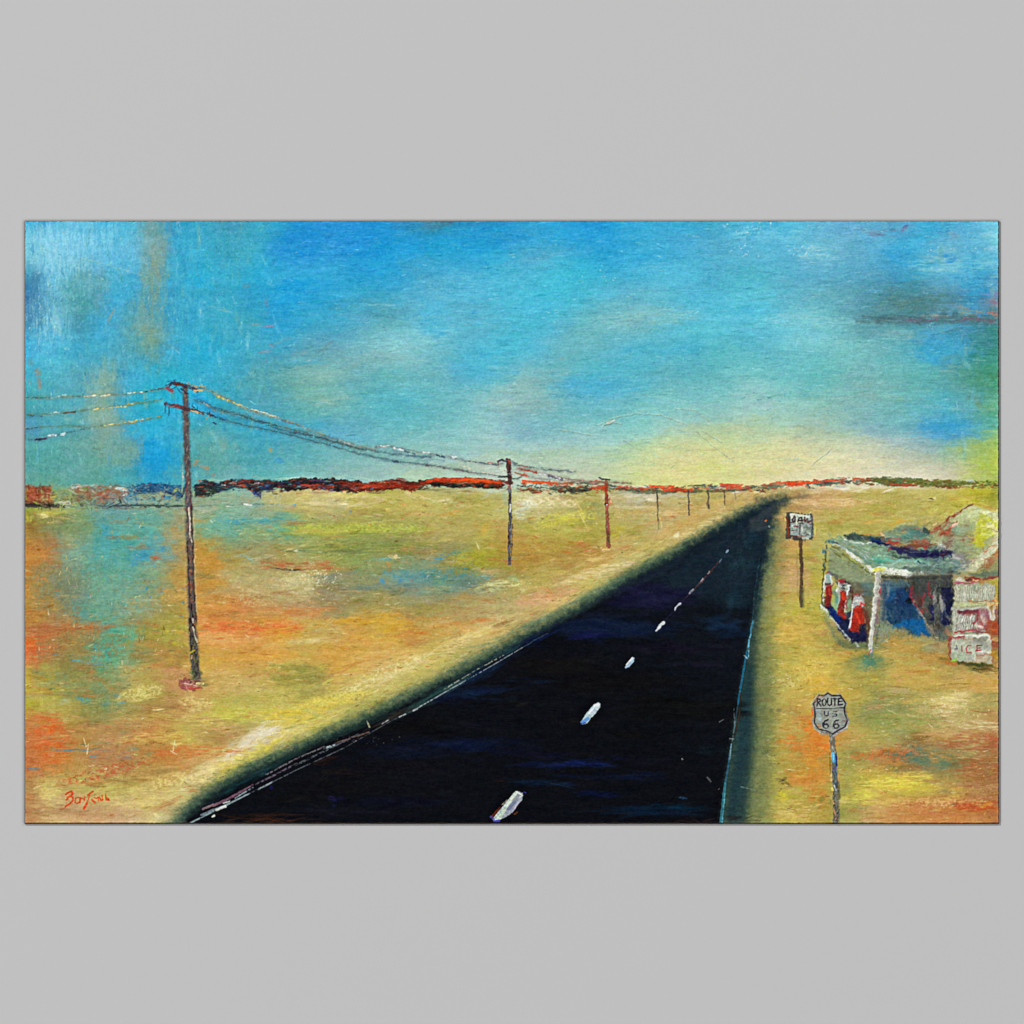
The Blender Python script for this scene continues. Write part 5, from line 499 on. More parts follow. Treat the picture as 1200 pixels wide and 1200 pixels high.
poly([(872, 780), (884, 780), (876, 880), (862, 960), (852, 960), (862, 880)], '15303c', .5, 10, 3, None, 0.)
dabs("870 958 40 8 0 2c1c14 .5; 884 925 8 30 88 3c5440 .4; 888 880 6 30 88 34504a .4; 893 830 6 30 88 3c5848 .4", h=.02)
_pre = IMG.copy()
dabs("""650 720 120 16 -24 101c34 .5; 760 672 90 14 -26 182432 .5; 620 745 90 14 -28 0f1c3c .6; 560 790 90 14 -26 0f2038 .5; 590 760 60 10 -28 142a44 .5; 640 745 60 6 -26 101c48 .5; 760 700 90 24 0 141430 .6; 720 735 120 20 0 0c1830 .6; 690 745 60 10 0 101440 .5; 790 760 90 14 0 100e1c .5; 850 735 50 20 0 10243c .6; 860 700 30 40 88 152c38 .6; 870 660 24 40 88 1c343c .6; 880 630 20 30 88 1c3440 .6
650 780 110 18 0 100f10 .5; 720 800 120 20 0 0b0b0d .5; 800 830 120 24 0 0a0b0c .6; 560 810 90 12 -10 0c1a34 .5; 520 820 60 10 0 0c1428 .5; 600 800 60 12 0 0c0c10 .5; 480 850 110 14 0 0a0a0c .5; 560 850 90 14 0 0a0c14 .4; 540 872 120 12 0 08122c .5; 480 880 100 14 0 0c1224 .4; 460 900 100 14 0 0e0e14 .5; 600 880 60 10 0 080c20 .4; 660 895 90 8 0 0c1840 .6; 690 895 60 6 0 0e2058 .5; 640 885 60 10 0 0a0c20 .5; 700 930 60 8 0 081438 .5; 715 932 40 5 0 0a1640 .4; 640 918 90 6 0 0c2038 .6; 760 950 120 10 0 0a1c30 .5; 790 945 60 8 0 08283c .5; 800 935 12 3 8 1c3c58 .7; 720 910 90 8 0 0a1430 .5
400 920 120 20 0 0c0c10 .4; 393 940 14 10 0 181c50 .6; 388 935 10 6 0 1c1848 .5; 460 940 90 12 0 0a0c1c .5; 400 905 50 8 0 1c140f .5; 375 893 40 6 -16 2c1810 .7; 350 890 30 4 -24 1c140c .5; 400 950 110 8 0 0e0e18 .5; 340 935 60 12 0 0b0b0b .4; 300 955 90 5 0 2c1810 .6; 320 960 90 4 0 3c2014 .6; 290 962 60 3 0 482c18 .5; 345 962 40 3 0 502818 .5; 500 930 60 12 0 0b0b12 .4; 585 915 14 3 0 301410 .5; 820 962 60 3 0 2c1c1c .6; 760 890 60 12 0 0e1018 .5; 830 880 50 10 0 0c1a20 .5; 610 825 40 8 0 14120c .4; 605 820 24 8 0 10242c .4; 550 815 30 10 10 142c44 .4; 318 923 5 5 0 1c2060 .5; 740 860 70 10 0 0a0a0a .5; 820 780 60 10 0 141220 .5; 680 845 60 8 0 120e10 .5
320 895 80 8 -26 1c3c3c .5; 280 918 50 8 -30 1c4444 .5; 270 922 40 8 -30 14343c .5; 345 885 60 8 -24 18322c .6; 305 905 40 8 -28 1c4c50 .5; 250 940 30 8 -30 18242c .6; 420 850 80 8 -24 1c3c34 .5; 380 864 60 6 -24 203c34 .5; 500 820 90 8 -28 2c4c44 .5; 470 835 60 6 -24 38342c .5; 450 845 50 5 -24 34302c .5; 540 795 70 8 -30 2c504c .5; 590 765 60 8 -30 24484c .5; 610 748 50 8 -28 2c5450 .4; 215 955 20 8 -30 1c3020 .6; 230 950 20 5 -30 1c2c28 .6; 260 935 60 6 -30 141c24 .6; 400 862 30 4 -24 20403c .5; 445 835 40 4 -20 345850 .5""", h=.02)
_e = YY - np.interp(XX, [q[0] for q in LE], [q[1] for q in LE])          # the dragged colour stops at the verge
_m = (smooth(2, 18, _e + 2 * EN) * smooth(0, 16, np.interp(YY, [q[1] for q in RE], [q[0] for q in RE]) - XX))[..., None].astype(np.float32)
IMG[:] = _pre + (IMG - _pre) * _m
poly([(884, 740), (902, 740), (905, 820), (906, 900), (903, 968), (876, 968), (884, 880), (884, 800)], '707848', .42, 20, 3, None, 0.)
# edge lines
el = part('edge_line', road, 'thin pale painted line along the left road edge')
LL = [(222, 965), (255, 948), (274, 939), (292, 930), (322, 915), (350, 901), (372, 891), (404, 876), (432, 860), (456, 846), (485, 832), (520, 812), (552, 794), (580, 778), (612, 759)]
line(LL[:4], 2., '94a8ac', .75, 1.8, ident=el, h=.25, dry=.1); line(LL[3:8], 1.3, '7c8488', .5, 1.2, ident=el, h=.25, dry=.28); line(LL[7:11], 1.1, '646c70', .5, 1., ident=el, h=.2, dry=.38); line(LL[10:], 1.2, '949ca0', .7, 1., ident=el, h=.2, dry=.25)
line([(612, 759), (627, 750), (642, 742)], 1.1, '506c78', .6, .8, ident=el)
line([(236, 955), (250, 949), (262, 945)], 2.4, '7c8c94', .75, ident=el, h=.3); line([(254, 949), (264, 945)], 2.8, 'c4ccc4', .8, ident=el, h=.4); line([(262, 941), (269, 939)], 1.5, 'c8d0c8', .8, ident=el, h=.3); line([(276, 935), (296, 923)], 1.8, '94a8b0', .7, ident=el, h=.3, dry=.2); line([(303, 925), (318, 917)], 1.8, '8c989c', .7, ident=el, h=.3)
line([(238, 948), (250, 943)], 2.6, '947c80', .75, ident=el, h=.2); line([(250, 944), (266, 937), (296, 920)], 3.2, '7c5868', .8, 2, ident=el, h=.25, dry=.15); line([(300, 919), (320, 909), (345, 896)], 2., '6c6070', .7, ident=el, h=.2, dry=.3); line([(312, 908), (345, 890), (380, 875)], 1.8, '8c8488', .6, ident=el, h=.2, dry=.4)
line([(345, 897), (370, 885), (395, 873), (420, 860)], 2.6, '6c747c', .55, 1.4, ident=el, h=.2, dry=.45); line([(392, 871), (420, 862), (432, 858)], 1.8, '84685c', .6, ident=el, dry=.3); line([(380, 877), (392, 873)], 2.4, 'a8b8c0', .8, ident=el, dry=.3, h=.2)
line([(448, 848), (455, 844)], 1.4, 'a8acb0', .7, ident=el, h=.3); line([(468, 840), (475, 837)], 1.4, 'a8b0b0', .7, ident=el, h=.3); line([(484, 833), (489, 831)], 1.4, 'a8b0b0', .7, ident=el, h=.3); line([(486, 832), (522, 811)], 1.1, '7c888c', .5, ident=el, h=.2)
line([(520, 808), (560, 784), (590, 768)], 1.1, 'b8b4a0', .6, ident=el, dry=.45); line([(430, 845), (433, 852)], 1.4, 'b0b490', .7); line([(302, 957), (303.5, 955)], 2, 'e0e0d0', .0)
line([(249, 957), (251, 956)], 2, 'e0e4c8', .9, h=.3)
speckle(34, 420, 866, 50, 6, 'b8b0a0 8c7c74', (.8, 1.5), .5, .15, -26)
er = part('edge_line', road, 'thin teal painted line along the right road edge')
line([(882, 728), (878, 752), (875, 765)], 1.6, '3c8cac', .7, ident=er, dry=.1); line([(875, 765), (868, 805), (865, 825)], 2.2, '1f6484', .85, ident=er, h=.15); line([(880, 742), (878, 752), (877, 770)], 1.3, '8ccce0', .55, ident=er, dry=.35)
line([(865, 825), (860, 855)], 1.8, '2c4850', .7, ident=er); line([(868, 812), (866, 840), (861, 862)], 2, '38241c', .6, ident=None); line([(860, 830), (861, 850), (857, 875)], 1.2, '788c94', .5, ident=er, dry=.4); line([(857, 872), (853, 900), (850, 918)], 2.2, '2c5c70', .8, ident=er); line([(857, 872), (855, 890)], 1.3, 'a0b8b8', .6, ident=er, dry=.2)
line([(850, 918), (847, 945), (845, 966)], 3, '2f7484', .9, 4, ident=er, h=.15); line([(850, 925), (846, 966)], 1, '88b8b8', .45, ident=er, dry=.3)
line([(855, 865.5), (860, 866)], 1.2, '8c9890', .6); line([(872, 768), (876, 772)], 1.2, 'a8c8d0', .7); line([(843, 846), (848, 843)], 1.1, '6c7478', .6); line([(799, 889), (800, 890)], 1.2, '9c9c98', .6); line([(829, 911), (833, 916)], 1.5, '6c7078', .6); line([(868, 922), (885, 926)], 1, '7c9890', .5); line([(842, 925), (843, 924)], 1, '888', .5)
line([(890, 655), (884, 700), (881, 732)], 1.1, '3c6c7c', .35, dry=.3); line([(882, 740), (890, 690), (893, 660)], 1, '507c7c', .25, dry=.4); line([(897, 611), (898, 610)], 2, 'e07c2c', .9); line([(901, 616), (902, 617)], 1.6, 'a8b8c0', .6)
# centre dashes
def dash(pts, col, lab, w=None, hgt=.35, **k):
    i = part('lane_dash', road, lab)
    if w: line(pts, w[0], col, .95, w[1], ident=i, h=hgt, rough=.3, **k)
    else: poly(pts, col, .97, 1., .7, i, hgt)
    return i
d = dash([(577, 960), (583, 952), (592, 941), (602, 929), (606, 926.5), (613, 929), (612, 936), (604, 948), (596, 956), (586, 961), (580, 963)], '9298a4', 'largest pale road dash at the lower edge of the painting')
line([(581, 959), (592, 946), (605, 929)], 5, 'b8c8bc', .85, 4, ident=d, h=.2, dry=.1); line([(594, 944), (606, 928.5), (612, 932), (609, 934.5)], 1.3, 'e0e4d0', .85, ident=d, h=.4); line([(586, 958), (591, 948)], 4, 'b4c8b0', .8, ident=d); line([(596, 948), (603, 940)], 4, '5c6484', .7, ident=d, dry=.3)
line([(600, 952), (609, 938)], 1.3, 'b0a8c4', .7, ident=d); line([(579, 962), (585, 962)], 2.4, '3a34a0', .9, ident=d); line([(575, 957), (579, 960)], 2, '4c4890', .8, ident=d); line([(577, 956), (586, 946)], 1.6, '7c3414', .7); line([(603, 954), (606, 952)], 2, '7c4410', .6); line([(589, 943), (594, 938)], 2, '9c9484', .7, ident=d, dry=.3); line([(614, 928), (616, 929)], 1.4, '3c3c90', .8)
d = dash([(680, 846), (689, 834), (696, 825), (702, 823.5), (704, 828), (698, 836), (688, 847), (682, 848.5)], 'a8bcc4', 'second pale road dash above the largest one')
line([(697, 827), (702, 825.5)], 3, 'dcdcd8', .8, ident=d, h=.3); line([(683, 846), (689, 842)], 4, '4c84c0', .85, ident=d); line([(681, 848), (686, 847)], 1.6, '2c3c98', .8, ident=d); line([(690, 836), (696, 829)], 2, 'e0ecec', .8, ident=d, h=.2)
d = dash([(732, 782), (737, 775), (741, 770), (744, 771), (743, 775), (737, 781), (733, 783.5)], '98b0c4', 'third pale road dash'); line([(734, 779), (741, 771)], 1.5, 'd8dcdc', .85, ident=d, h=.3)
dash([(769, 739), (775, 731.5), (777, 730)], 'd0d8dc', 'fourth pale road dash', (2, 4), .3)
dash([(791, 714.5), (794, 710), (797, 707.5)], 'b0b4c0', 'fifth pale road dash', (1.4, 3), .3)
dash([(808, 696), (812, 691)], '9ca0b0', 'small grey road dash', (1.6, 3), .2, dry=.1)
dash([(820, 683), (824, 679)], 'a09898', 'small grey road dash with a rusty tinge', (1.5, 2.4), .2, dry=.1)
dash([(829, 672), (831, 670)], '8c7c80', 'faint grey road dash far away', (1.4, 1.8), .2)
dash([(843, 659), (845, 655)], '586c80', 'faint blue road dash far away', (1.4, 1.8), .1)
dash([(851, 647), (853, 645)], '7894a8', 'faintest blue road dash, farthest away', (1.6, 2.2), .1)
line([(812, 692), (824, 680), (835, 667), (842, 658)], 1.6, '5c3430', .6, dry=.25); line([(800, 704), (812, 693)], 1.4, '4c2c38', .5, dry=.3); line([(852, 643), (865, 628), (885, 608)], 1.2, '5c3c3c', .3, dry=.35); line([(779, 727), (790, 716)], 1., '2c2c48', .5)

# ------------------------------------------------------------------ telegraph line
def wire(pts, w, col, a=.8, lab=None, h=.3, dry=0., w1=None, ident=None, extra=()):
    i = part('painted_power_line', None, lab) if ident is None else ident
    line(pts, w * 3.2, col, a * .32, w1 and w1 * 3.2, soft=w * 2.4, h=0, rough=.8, cj=.3, dry=dry + .12)
    line(pts, w, col, a * .74, w1, ident=i, h=h, dry=dry * .8, rough=.4, soft=1.2, cj=.4)
    for p, ww, c, al in extra: line(p, ww, c, al * .85, ident=i, h=.35, rough=.6, soft=1.1, cj=.3, dry=.12)
    return i
line([(215, 478), (228, 470), (245, 478), (262, 488)], 9, '2ba4dc', .5, soft=6, dry=.2); line([(228, 463), (240, 470), (250, 480)], 6, '2a9cdc', .6, soft=4)
wire([(29, 466), (55, 466), (82, 465), (112, 463), (145, 462), (170, 459), (194, 455)], 1.3, '6c6c54', .75, 'uppermost cable left of the nearest pole', dry=.12, extra=[([(96, 464.5), (112, 463.5)], 1.6, 'e8dcb0', .9), ([(118, 463.5), (128, 463)], 1.8, 'f0e8c0', .9), ([(150, 461), (166, 459.5)], 1.4, 'f0e8c4', .9), ([(170, 459), (190, 455.5)], 1.1, '3c2c34', .8), ([(60, 466), (78, 463)], 2.2, 'a8d4cc', .6), ([(30, 466), (42, 466)], 1, '4c3c50', .7)])
wire([(32, 486), (60, 485), (85, 482), (112, 479), (145, 475), (172, 471), (190, 468)], 1.3, '6c7450', .7, 'middle cable left of the nearest pole', dry=.15, extra=[([(60, 484.5), (70, 483)], 1.8, 'c4e4e4', .7), ([(74, 484), (88, 482.5)], 1.6, '4c3430', .8), ([(110, 479.5), (128, 478), (148, 476)], 1.4, 'd8cc84', .9), ([(34, 487), (50, 488)], 1.2, '1c3c5c', .7), ([(150, 474), (160, 472)], 1.2, 'c8b454', .7)])
wire([(30, 502), (55, 500), (80, 499), (104, 501), (130, 498), (158, 494), (190, 488)], 1.2, '5c6c4c', .65, 'lowest sagging cable left of the nearest pole', dry=.2, extra=[([(122, 499), (148, 495)], 1.5, 'd8d490', .85), ([(150, 494.5), (168, 491.5)], 1.3, 'c8b46c', .8), ([(172, 490), (188, 488)], 1.1, 'b8a050', .7), ([(30, 503), (44, 501)], 1.4, '24446c', .7)])
wire([(34, 515), (48, 515), (60, 511), (80, 507), (104, 502)], 1.4, '4c6470', .7, 'broken dark cable stub at the left edge', dry=.25, extra=[([(42, 514.5), (54, 514)], 2.4, '3c2440', .9), ([(56, 511), (66, 510)], 2.2, 'e4f4f4', .9), ([(72, 509), (76, 508)], 2.2, 'd8ecec', .9)])
wire([(225, 454), (236, 454), (245, 457), (256, 463), (270, 469), (285, 478), (300, 483), (320, 488.5), (345, 496), (365, 505), (392, 514), (417, 522), (440, 527)], 1.9, '8c7c5c', .85, 'uppermost cable right of the nearest pole with pale yellow highlights', w1=1.2, dry=.05,
     extra=[([(254, 464), (268, 469.5), (284, 476)], 1.9, 'd8bc5c', .95), ([(276, 473), (300, 481), (328, 490)], 1.2, 'f0dcb4', .95), ([(228, 451.5), (240, 453)], 1.6, 'c8b070', .8), ([(228, 457), (234, 458)], 2.2, 'e8c88c', .9), ([(320, 490), (360, 503)], 1.2, '4c9cd4', .7), ([(386, 509), (394, 514)], 2, '5ca4dc', .8), ([(330, 492), (350, 499)], 1., '6c5848', .7), ([(398, 516), (417, 523)], 1.4, 'c8dce0', .7)])
wire([(226, 468), (238, 472), (250, 479), (270, 484), (300, 492), (330, 500), (360, 508), (400, 520), (430, 528)], 1.6, '5c6450', .75, 'middle cable right of the nearest pole', dry=.1, extra=[([(239, 473), (246, 477)], 1.4, 'f0e0b0', .9), ([(250, 480), (262, 484)], 1.1, 'b89c4c', .7), ([(345, 507.5), (366, 510.5)], 1.6, '6c5070', .7), ([(300, 492), (325, 499)], 1.1, '284860', .7)])
wire([(250, 487), (262, 492), (285, 498), (310, 503), (345, 511), (390, 523), (410, 529), (440, 536), (470, 541), (520, 547), (560, 554), (586, 557)], 1.9, '3c4c50', .72, 'lowest dark cable between the nearest and second pole', dry=.2, w1=1.2, extra=[([(252, 488), (262, 491)], 1.8, '20446c', .8), ([(460, 540.5), (466, 541.5)], 2, '2c2c5c', .8), ([(500, 545), (524, 549), (560, 555)], 1.2, '6c5460', .7), ([(540, 546), (552, 549)], 1.3, 'e4d4b8', .8), ([(550, 552), (586, 556)], 1.3, 'ece0c8', .8)])
wire([(245, 475), (280, 486), (330, 504), (372, 512), (415, 524), (460, 532), (505, 536)], 2.2, '34505c', .66, 'smudged grey cable beneath the middle one', dry=.25)
wire([(440, 524), (452, 522), (462, 524), (475, 527), (500, 531), (520, 534), (545, 540), (575, 544), (588, 543)], 1.4, '6c7070', .75, 'pale broken cable meeting the second pole at its top', dry=.15, extra=[([(446, 523), (456, 522.5)], 1.6, 'f0ece0', .9), ([(462, 525), (472, 528)], 1.6, 'f0f0ec', .9), ([(496, 530), (503, 531)], 1.5, 'e8e8e4', .9), ([(512, 534), (520, 535)], 2, '24405c', .9), ([(530, 536), (535, 535)], 1.8, 'e4f0f4', .9), ([(474, 529), (486, 532)], 1.8, '303c50', .7), ([(548, 542), (556, 543)], 1.3, 'e8e4dc', .8), ([(572, 542), (578, 542.5)], 1.3, 'b84c44', .8), ([(548, 541), (582, 545)], 1.1, '2c3c50', .7)])
line([(420, 532), (460, 540), (500, 541)], 4, '4c7c88', .4, soft=3, dry=.3, kind='h'); line([(460, 528), (480, 534), (520, 540)], 3, '50748c', .4, soft=3, dry=.3, kind='h'); line([(230, 470), (250, 484), (290, 494)], 5, '2878a0', .35, soft=4, dry=.3)
wire([(602, 544), (612, 546), (625, 548), (640, 550), (655, 551.5), (674, 553)], 1.4, '4c5c60', .8, 'upper cable right of the second pole', dry=.1, extra=[([(605, 543), (614, 545)], 1.5, 'd8d8c8', .8), ([(608, 545.5), (618, 546.5)], 1.4, 'b45440', .8), ([(628, 548), (632, 549)], 1.4, 'e0e0d8', .8), ([(650, 551), (672, 553.5)], 1.3, '5c6470', .7)])
wire([(606, 549), (620, 552), (635, 555), (650, 558), (672, 562), (700, 565), (740, 566)], 1.4, '6c4c44', .8, 'rusty middle cable between the second and third pole', dry=.12, extra=[([(611, 550), (628, 553.5)], 2, 'a04434', .9), ([(630, 554.5), (635, 556)], 2, 'f0ecdc', .9), ([(637, 555.5), (640, 557)], 1.5, 'e8e0c8', .9), ([(642, 558), (652, 560)], 2, '303858', .8), ([(652, 559), (659, 561.5)], 3, '282850', .9), ([(652, 558.5), (657, 560.5)], 1.8, 'f4f4f0', .95), ([(660, 562), (700, 565)], 1.1, 'b8a898', .6)])
wire([(601, 553), (608, 554.5), (616, 557), (628, 560), (650, 563), (700, 565)], 1.3, '74605c', .6, 'lowest red cable right of the second pole', dry=.2, extra=[([(602, 553.5), (616, 557)], 1.8, 'c03c2c', .9), ([(692, 564), (704, 564)], 1.6, 'c8503c', .8)])
wire([(715, 568), (725, 569), (735, 570), (760, 571)], 1.3, 'd8dcd0', .7, 'short pale cable right of the third pole', extra=[([(712, 568), (722, 569.5)], 1.8, '282c30', .8)], dry=.1)

# nearest pole
P = part('painted_utility_pole', None, 'tallest painted utility pole, dark and mottled, at the left')
axis = [(217.3, 454), (217.5, 480), (218.5, 520), (220, 560), (221.5, 600), (222.5, 640), (224.2, 700), (226, 740), (229, 785), (230.5, 795)]
line([(214.8, 590), (216.5, 650), (218.5, 720), (222, 780)], 1.6, 'c8a870', .35, soft=2); line([(227, 600), (228, 640), (229.5, 690), (231, 720)], 1.5, 'e8d8b0', .5, dry=.2, kind='v', h=.3)
line(axis, 8.5, '4a4a48', .35, 12, soft=3, h=0, rough=1)
line(axis, 5.6, '5a5452', .93, 9, ident=P, h=.35, rough=.5, soft=1.6)
rr = np.random.default_rng(5)
def mottle(axis, w0, w1, cols, n, ident, size=(1, 2.4), a=.7):
    ax = np.array(axis, np.float32); cols = [hexc(c) for c in cols.split()]
    ylo, yhi = ax[0, 1], ax[-1, 1]
    for _ in range(n):
        t = rr.random(); y = ylo + (yhi - ylo) * t; x = np.interp(y, ax[:, 1], ax[:, 0]) + rr.uniform(-.5, .5) * (w0 + (w1 - w0) * t) * .85
        stroke(x, y, rr.uniform(2, 7), rr.uniform(*size) * .8, math.pi / 2 + rr.normal(0, .3), cols[rr.integers(len(cols))], a * rr.uniform(.4, 1), .3, .15)
mottle(axis[:5], 5.5, 7, '4c4450 8c7c70 6c5c64 b0a088 44485c 7c5c4c 34303c 9c9484', 170, P)
mottle(axis[3:5], 7, 8, '8c2c28 743030 2c2c50', 26, P)
mottle(axis[4:8], 7, 8.5, 'a8562c 8c4428 3c2820 c07040 5c3424 7c8470 a87c4c', 150, P)
mottle(axis[7:], 8, 8.5, '2c2414 1c1c18 4c4820 8c8c3c 3c4434 24180f 6c6c4c', 110, P)
line([(221, 595), (222.5, 612), (223, 628), (225.5, 636)], 1.5, 'e8dcc4', .85, ident=P, h=.4, dry=.1, kind='v'); line([(220, 640), (222, 700), (224, 770)], 1.1, '241c18', .7, ident=P, dry=.15, kind='v'); line([(224, 590), (226, 640), (228, 700), (230, 730)], 1.2, '34241c', .7, ident=P, dry=.2, kind='v'); line([(224, 708), (226, 730)], 1.4, '1c1410', .9, ident=P); line([(223, 726), (228, 735)], 3, '2c1812', .8, ident=P)
line([(226.5, 735), (228, 745), (231, 752)], 1.7, 'dcd0a8', .8, h=.4, dry=.2, kind='v'); line([(225.5, 725), (226.5, 730)], 1.6, 'e8dcc8', .8, h=.3); line([(223, 765), (228, 762)], 1.6, 'c8b020', .8); line([(225, 768), (224.5, 772)], 1.2, 'e0a878', .8)
line([(213.5, 555), (214.5, 562)], 2, 'd8d8c4', .7, dry=.1); line([(217, 568), (213, 582)], 3, '24344c', .7, dry=.15); line([(214, 545), (213, 580)], 1.5, 'a8b090', .5, dry=.2, kind='v')
dabs("226 790 20 8 0 5c7838 .6; 236 796 26 6 0 6c7c48 .5; 230 785 14 10 60 44543c .6; 238 800 20 6 0 8c9450 .4; 240 803 14 4 0 6c6c40 .5")
sc = part('paint_dab', None, 'crimson dab of paint at the foot of the tallest pole')
poly([(208, 796), (220, 794), (232, 797), (238, 800), (232, 803), (237, 807), (226, 809), (215, 809), (209, 803)], '94504c', .9, 1.4, 1.6, sc, .3, .15)
line([(222, 806), (236, 806)], 2.4, 'c0543c', .85, ident=sc, h=.3); line([(231, 801), (238, 801)], 3, 'e0cc8c', .95, ident=sc, h=.5); line([(212, 800), (232, 804)], 1.2, 'd8b8a8', .8, ident=sc, h=.3, dry=.15); line([(223, 799), (231, 798)], 3, '6c543c', .8, ident=sc); line([(218, 803), (220, 810)], 1.6, 'd0847c', .7, ident=sc)
ca = part('crossarm', P, 'upper crossarm with red and blue dabs')
line([(195, 452), (202, 449), (210, 450), (218, 453), (226, 454), (231, 458)], 4.2, '34344c', .9, ident=ca, h=.4, rough=.8, dry=.1); line([(199, 457), (206, 453), (212, 460)], 1.3, '2c3c68', .7, ident=ca); line([(195, 454), (202, 458)], 3.6, '8c4854', .9, ident=ca, h=.3); line([(206, 450), (213, 450.5)], 3.4, '5c3024', .9, ident=ca, h=.3)
line([(196, 447), (206, 445.5)], 1.6, '2c5484', .8, ident=ca, dry=.15); line([(220, 449), (230, 453)], 2.2, 'a8946c', .8, ident=ca, dry=.2, h=.4); line([(228, 458), (236, 457)], 2.4, 'e4c084', .9, ident=ca, h=.4); line([(212, 455), (220, 462)], 2, '24284c', .8, ident=ca)
cb = part('crossarm', P, 'lower crossarm of the tallest pole')
line([(194, 473), (202, 475.5), (210, 476.5), (218, 480), (228, 481), (238, 484)], 4, '4c3c44', .9, ident=cb, h=.4, rough=.7); line([(206, 475.5), (212, 477)], 3.2, '7c3c3c', .9, ident=cb, h=.3); line([(224, 481), (232, 484)], 1.8, 'd8bc80', .9, ident=cb, h=.4); line([(196, 475), (204, 477)], 1.2, '9c8c84', .7, ident=cb)
line([(194, 473), (194, 484)], 1., '2c3c54', .7, ident=cb); line([(198, 477), (197.5, 487)], 1.2, '24344c', .8, ident=cb); line([(213, 482), (216, 486)], 1.2, '2c3040', .7, ident=cb); line([(225, 476), (227, 477.5)], 1.6, '1c3048', .8, ident=cb); line([(231, 477), (231, 480)], 1.3, '1c3048', .8, ident=cb)
ins = part('insulator', P, 'dark insulator at the end of the lower crossarm'); line([(243, 484), (246, 486), (250, 487)], 2.6, '3c2838', .9, ident=ins, h=.4); line([(245.5, 482), (246, 488)], 1.8, '5c2c2c', .9, ident=ins, h=.3); line([(242, 491), (244, 488)], 1.4, 'b4946c', .8, ident=ins)
line([(250, 495), (253, 496.5)], 2, '34345c', .8); line([(258, 491), (264, 493)], 1.6, '2c4468', .7); line([(216, 486), (218.5, 500)], 4, '6c5c54', .3, dry=.3)
# second pole
P2 = part('painted_utility_pole', None, 'second painted utility pole with a rusty head, left of the centre')
line([(596, 540), (597, 556), (597, 574)], 5.4, '4c3430', .95, 4.2, ident=P2, h=.35, rough=.5); line([(597.5, 573), (597.8, 600), (597, 630), (597, 660)], 3.6, '4c4c50', .93, 3.4, ident=P2, h=.3, rough=.5)
mottle([(597, 540), (597, 574)], 5, 4, '84342c a03c28 2c2028 3c2430', 26, P2, (1, 2)); mottle([(597.5, 574), (597.5, 656)], 3, 3, '1c2430 5c6c80 a8b4bc 6c3c34 2c2024 9c8c7c', 60, P2, (.8, 1.6))
line([(598.5, 591), (598, 600)], 1.6, 'eef0f0', .9, ident=P2, h=.4); line([(595.6, 612), (595.5, 640)], 1.2, '3c2024', .85, ident=P2); line([(600.3, 614), (599.8, 652)], 1., '40242c', .7, ident=P2, dry=.2, kind='v'); line([(596, 540), (597, 543)], 2.4, 'c0442c', .9, ident=P2); line([(595.5, 568), (598, 572)], 3, '9c4428', .8, ident=P2); line([(599, 568), (599.5, 573)], 1.4, 'ece8dc', .8, ident=P2)
cc = part('crossarm', P2, 'upper crossarm of the second pole'); line([(583, 540.5), (588, 538.5), (594, 542)], 1.8, '3c3444', .9, ident=cc, h=.3); line([(599, 541), (606, 543)], 1.8, '4c6470', .85, ident=cc, h=.3, dry=.1); line([(583, 541), (583.5, 545)], 1.3, '6c4038', .8, ident=cc)
cd = part('crossarm', P2, 'lower crossarm of the second pole'); line([(584, 559), (590, 558), (596, 559)], 2, '343434', .9, ident=cd, h=.3); line([(600, 560.5), (606, 561), (611, 559)], 2.2, '5c6c60', .85, ident=cd, h=.3, dry=.1)
line([(588, 575), (608, 572)], 7, 'b8d0c4', .25, soft=5); line([(590, 567), (596, 569)], 2, 'd8d8c8', .7); line([(592, 578), (592, 590)], 5, '8cb4b4', .3, soft=4)
# third pole
P3 = part('painted_utility_pole', None, 'third painted utility pole, rusty red')
line([(710, 563), (711, 590), (712, 615), (713, 640)], 3.6, '8c4c38', .92, 4.6, ident=P3, h=.3, rough=.6, dry=.05)
mottle([(710, 566), (711.5, 592)], 4, 4, 'c4482c a83c24 6c3424 c85434', 34, P3, (1, 2)); mottle([(711.5, 592), (713, 622)], 4, 4, 'a04838 845048 7c8470 c07058', 34, P3, (.9, 1.8)); mottle([(712, 620), (713, 640)], 5, 5, '4c5c34 6c3c2c 5c7040 3c4c30', 34, P3, (.9, 1.8))
line([(705, 571), (709, 575)], 2.8, 'b84c2c', .8, ident=P3); line([(709.5, 590.5), (712, 591)], 3, '2c1c24', .95, ident=P3, h=.3); line([(711, 591.5), (712, 592)], 1.6, 'f4ecec', .95, ident=P3, h=.4); line([(714, 584), (716, 589), (712, 593)], 2, 'dc6840', .85, ident=P3, h=.3); line([(715, 586), (716, 589)], 1.2, 'f0c8a0', .8, ident=P3)
ce = part('crossarm', P3, 'dark crossarm of the third pole'); line([(702, 560), (708, 562), (714.5, 562.5)], 1.8, '343454', .9, ident=ce, h=.3); line([(692, 564.5), (704, 564)], 1.4, 'b85844', .7, ident=ce)
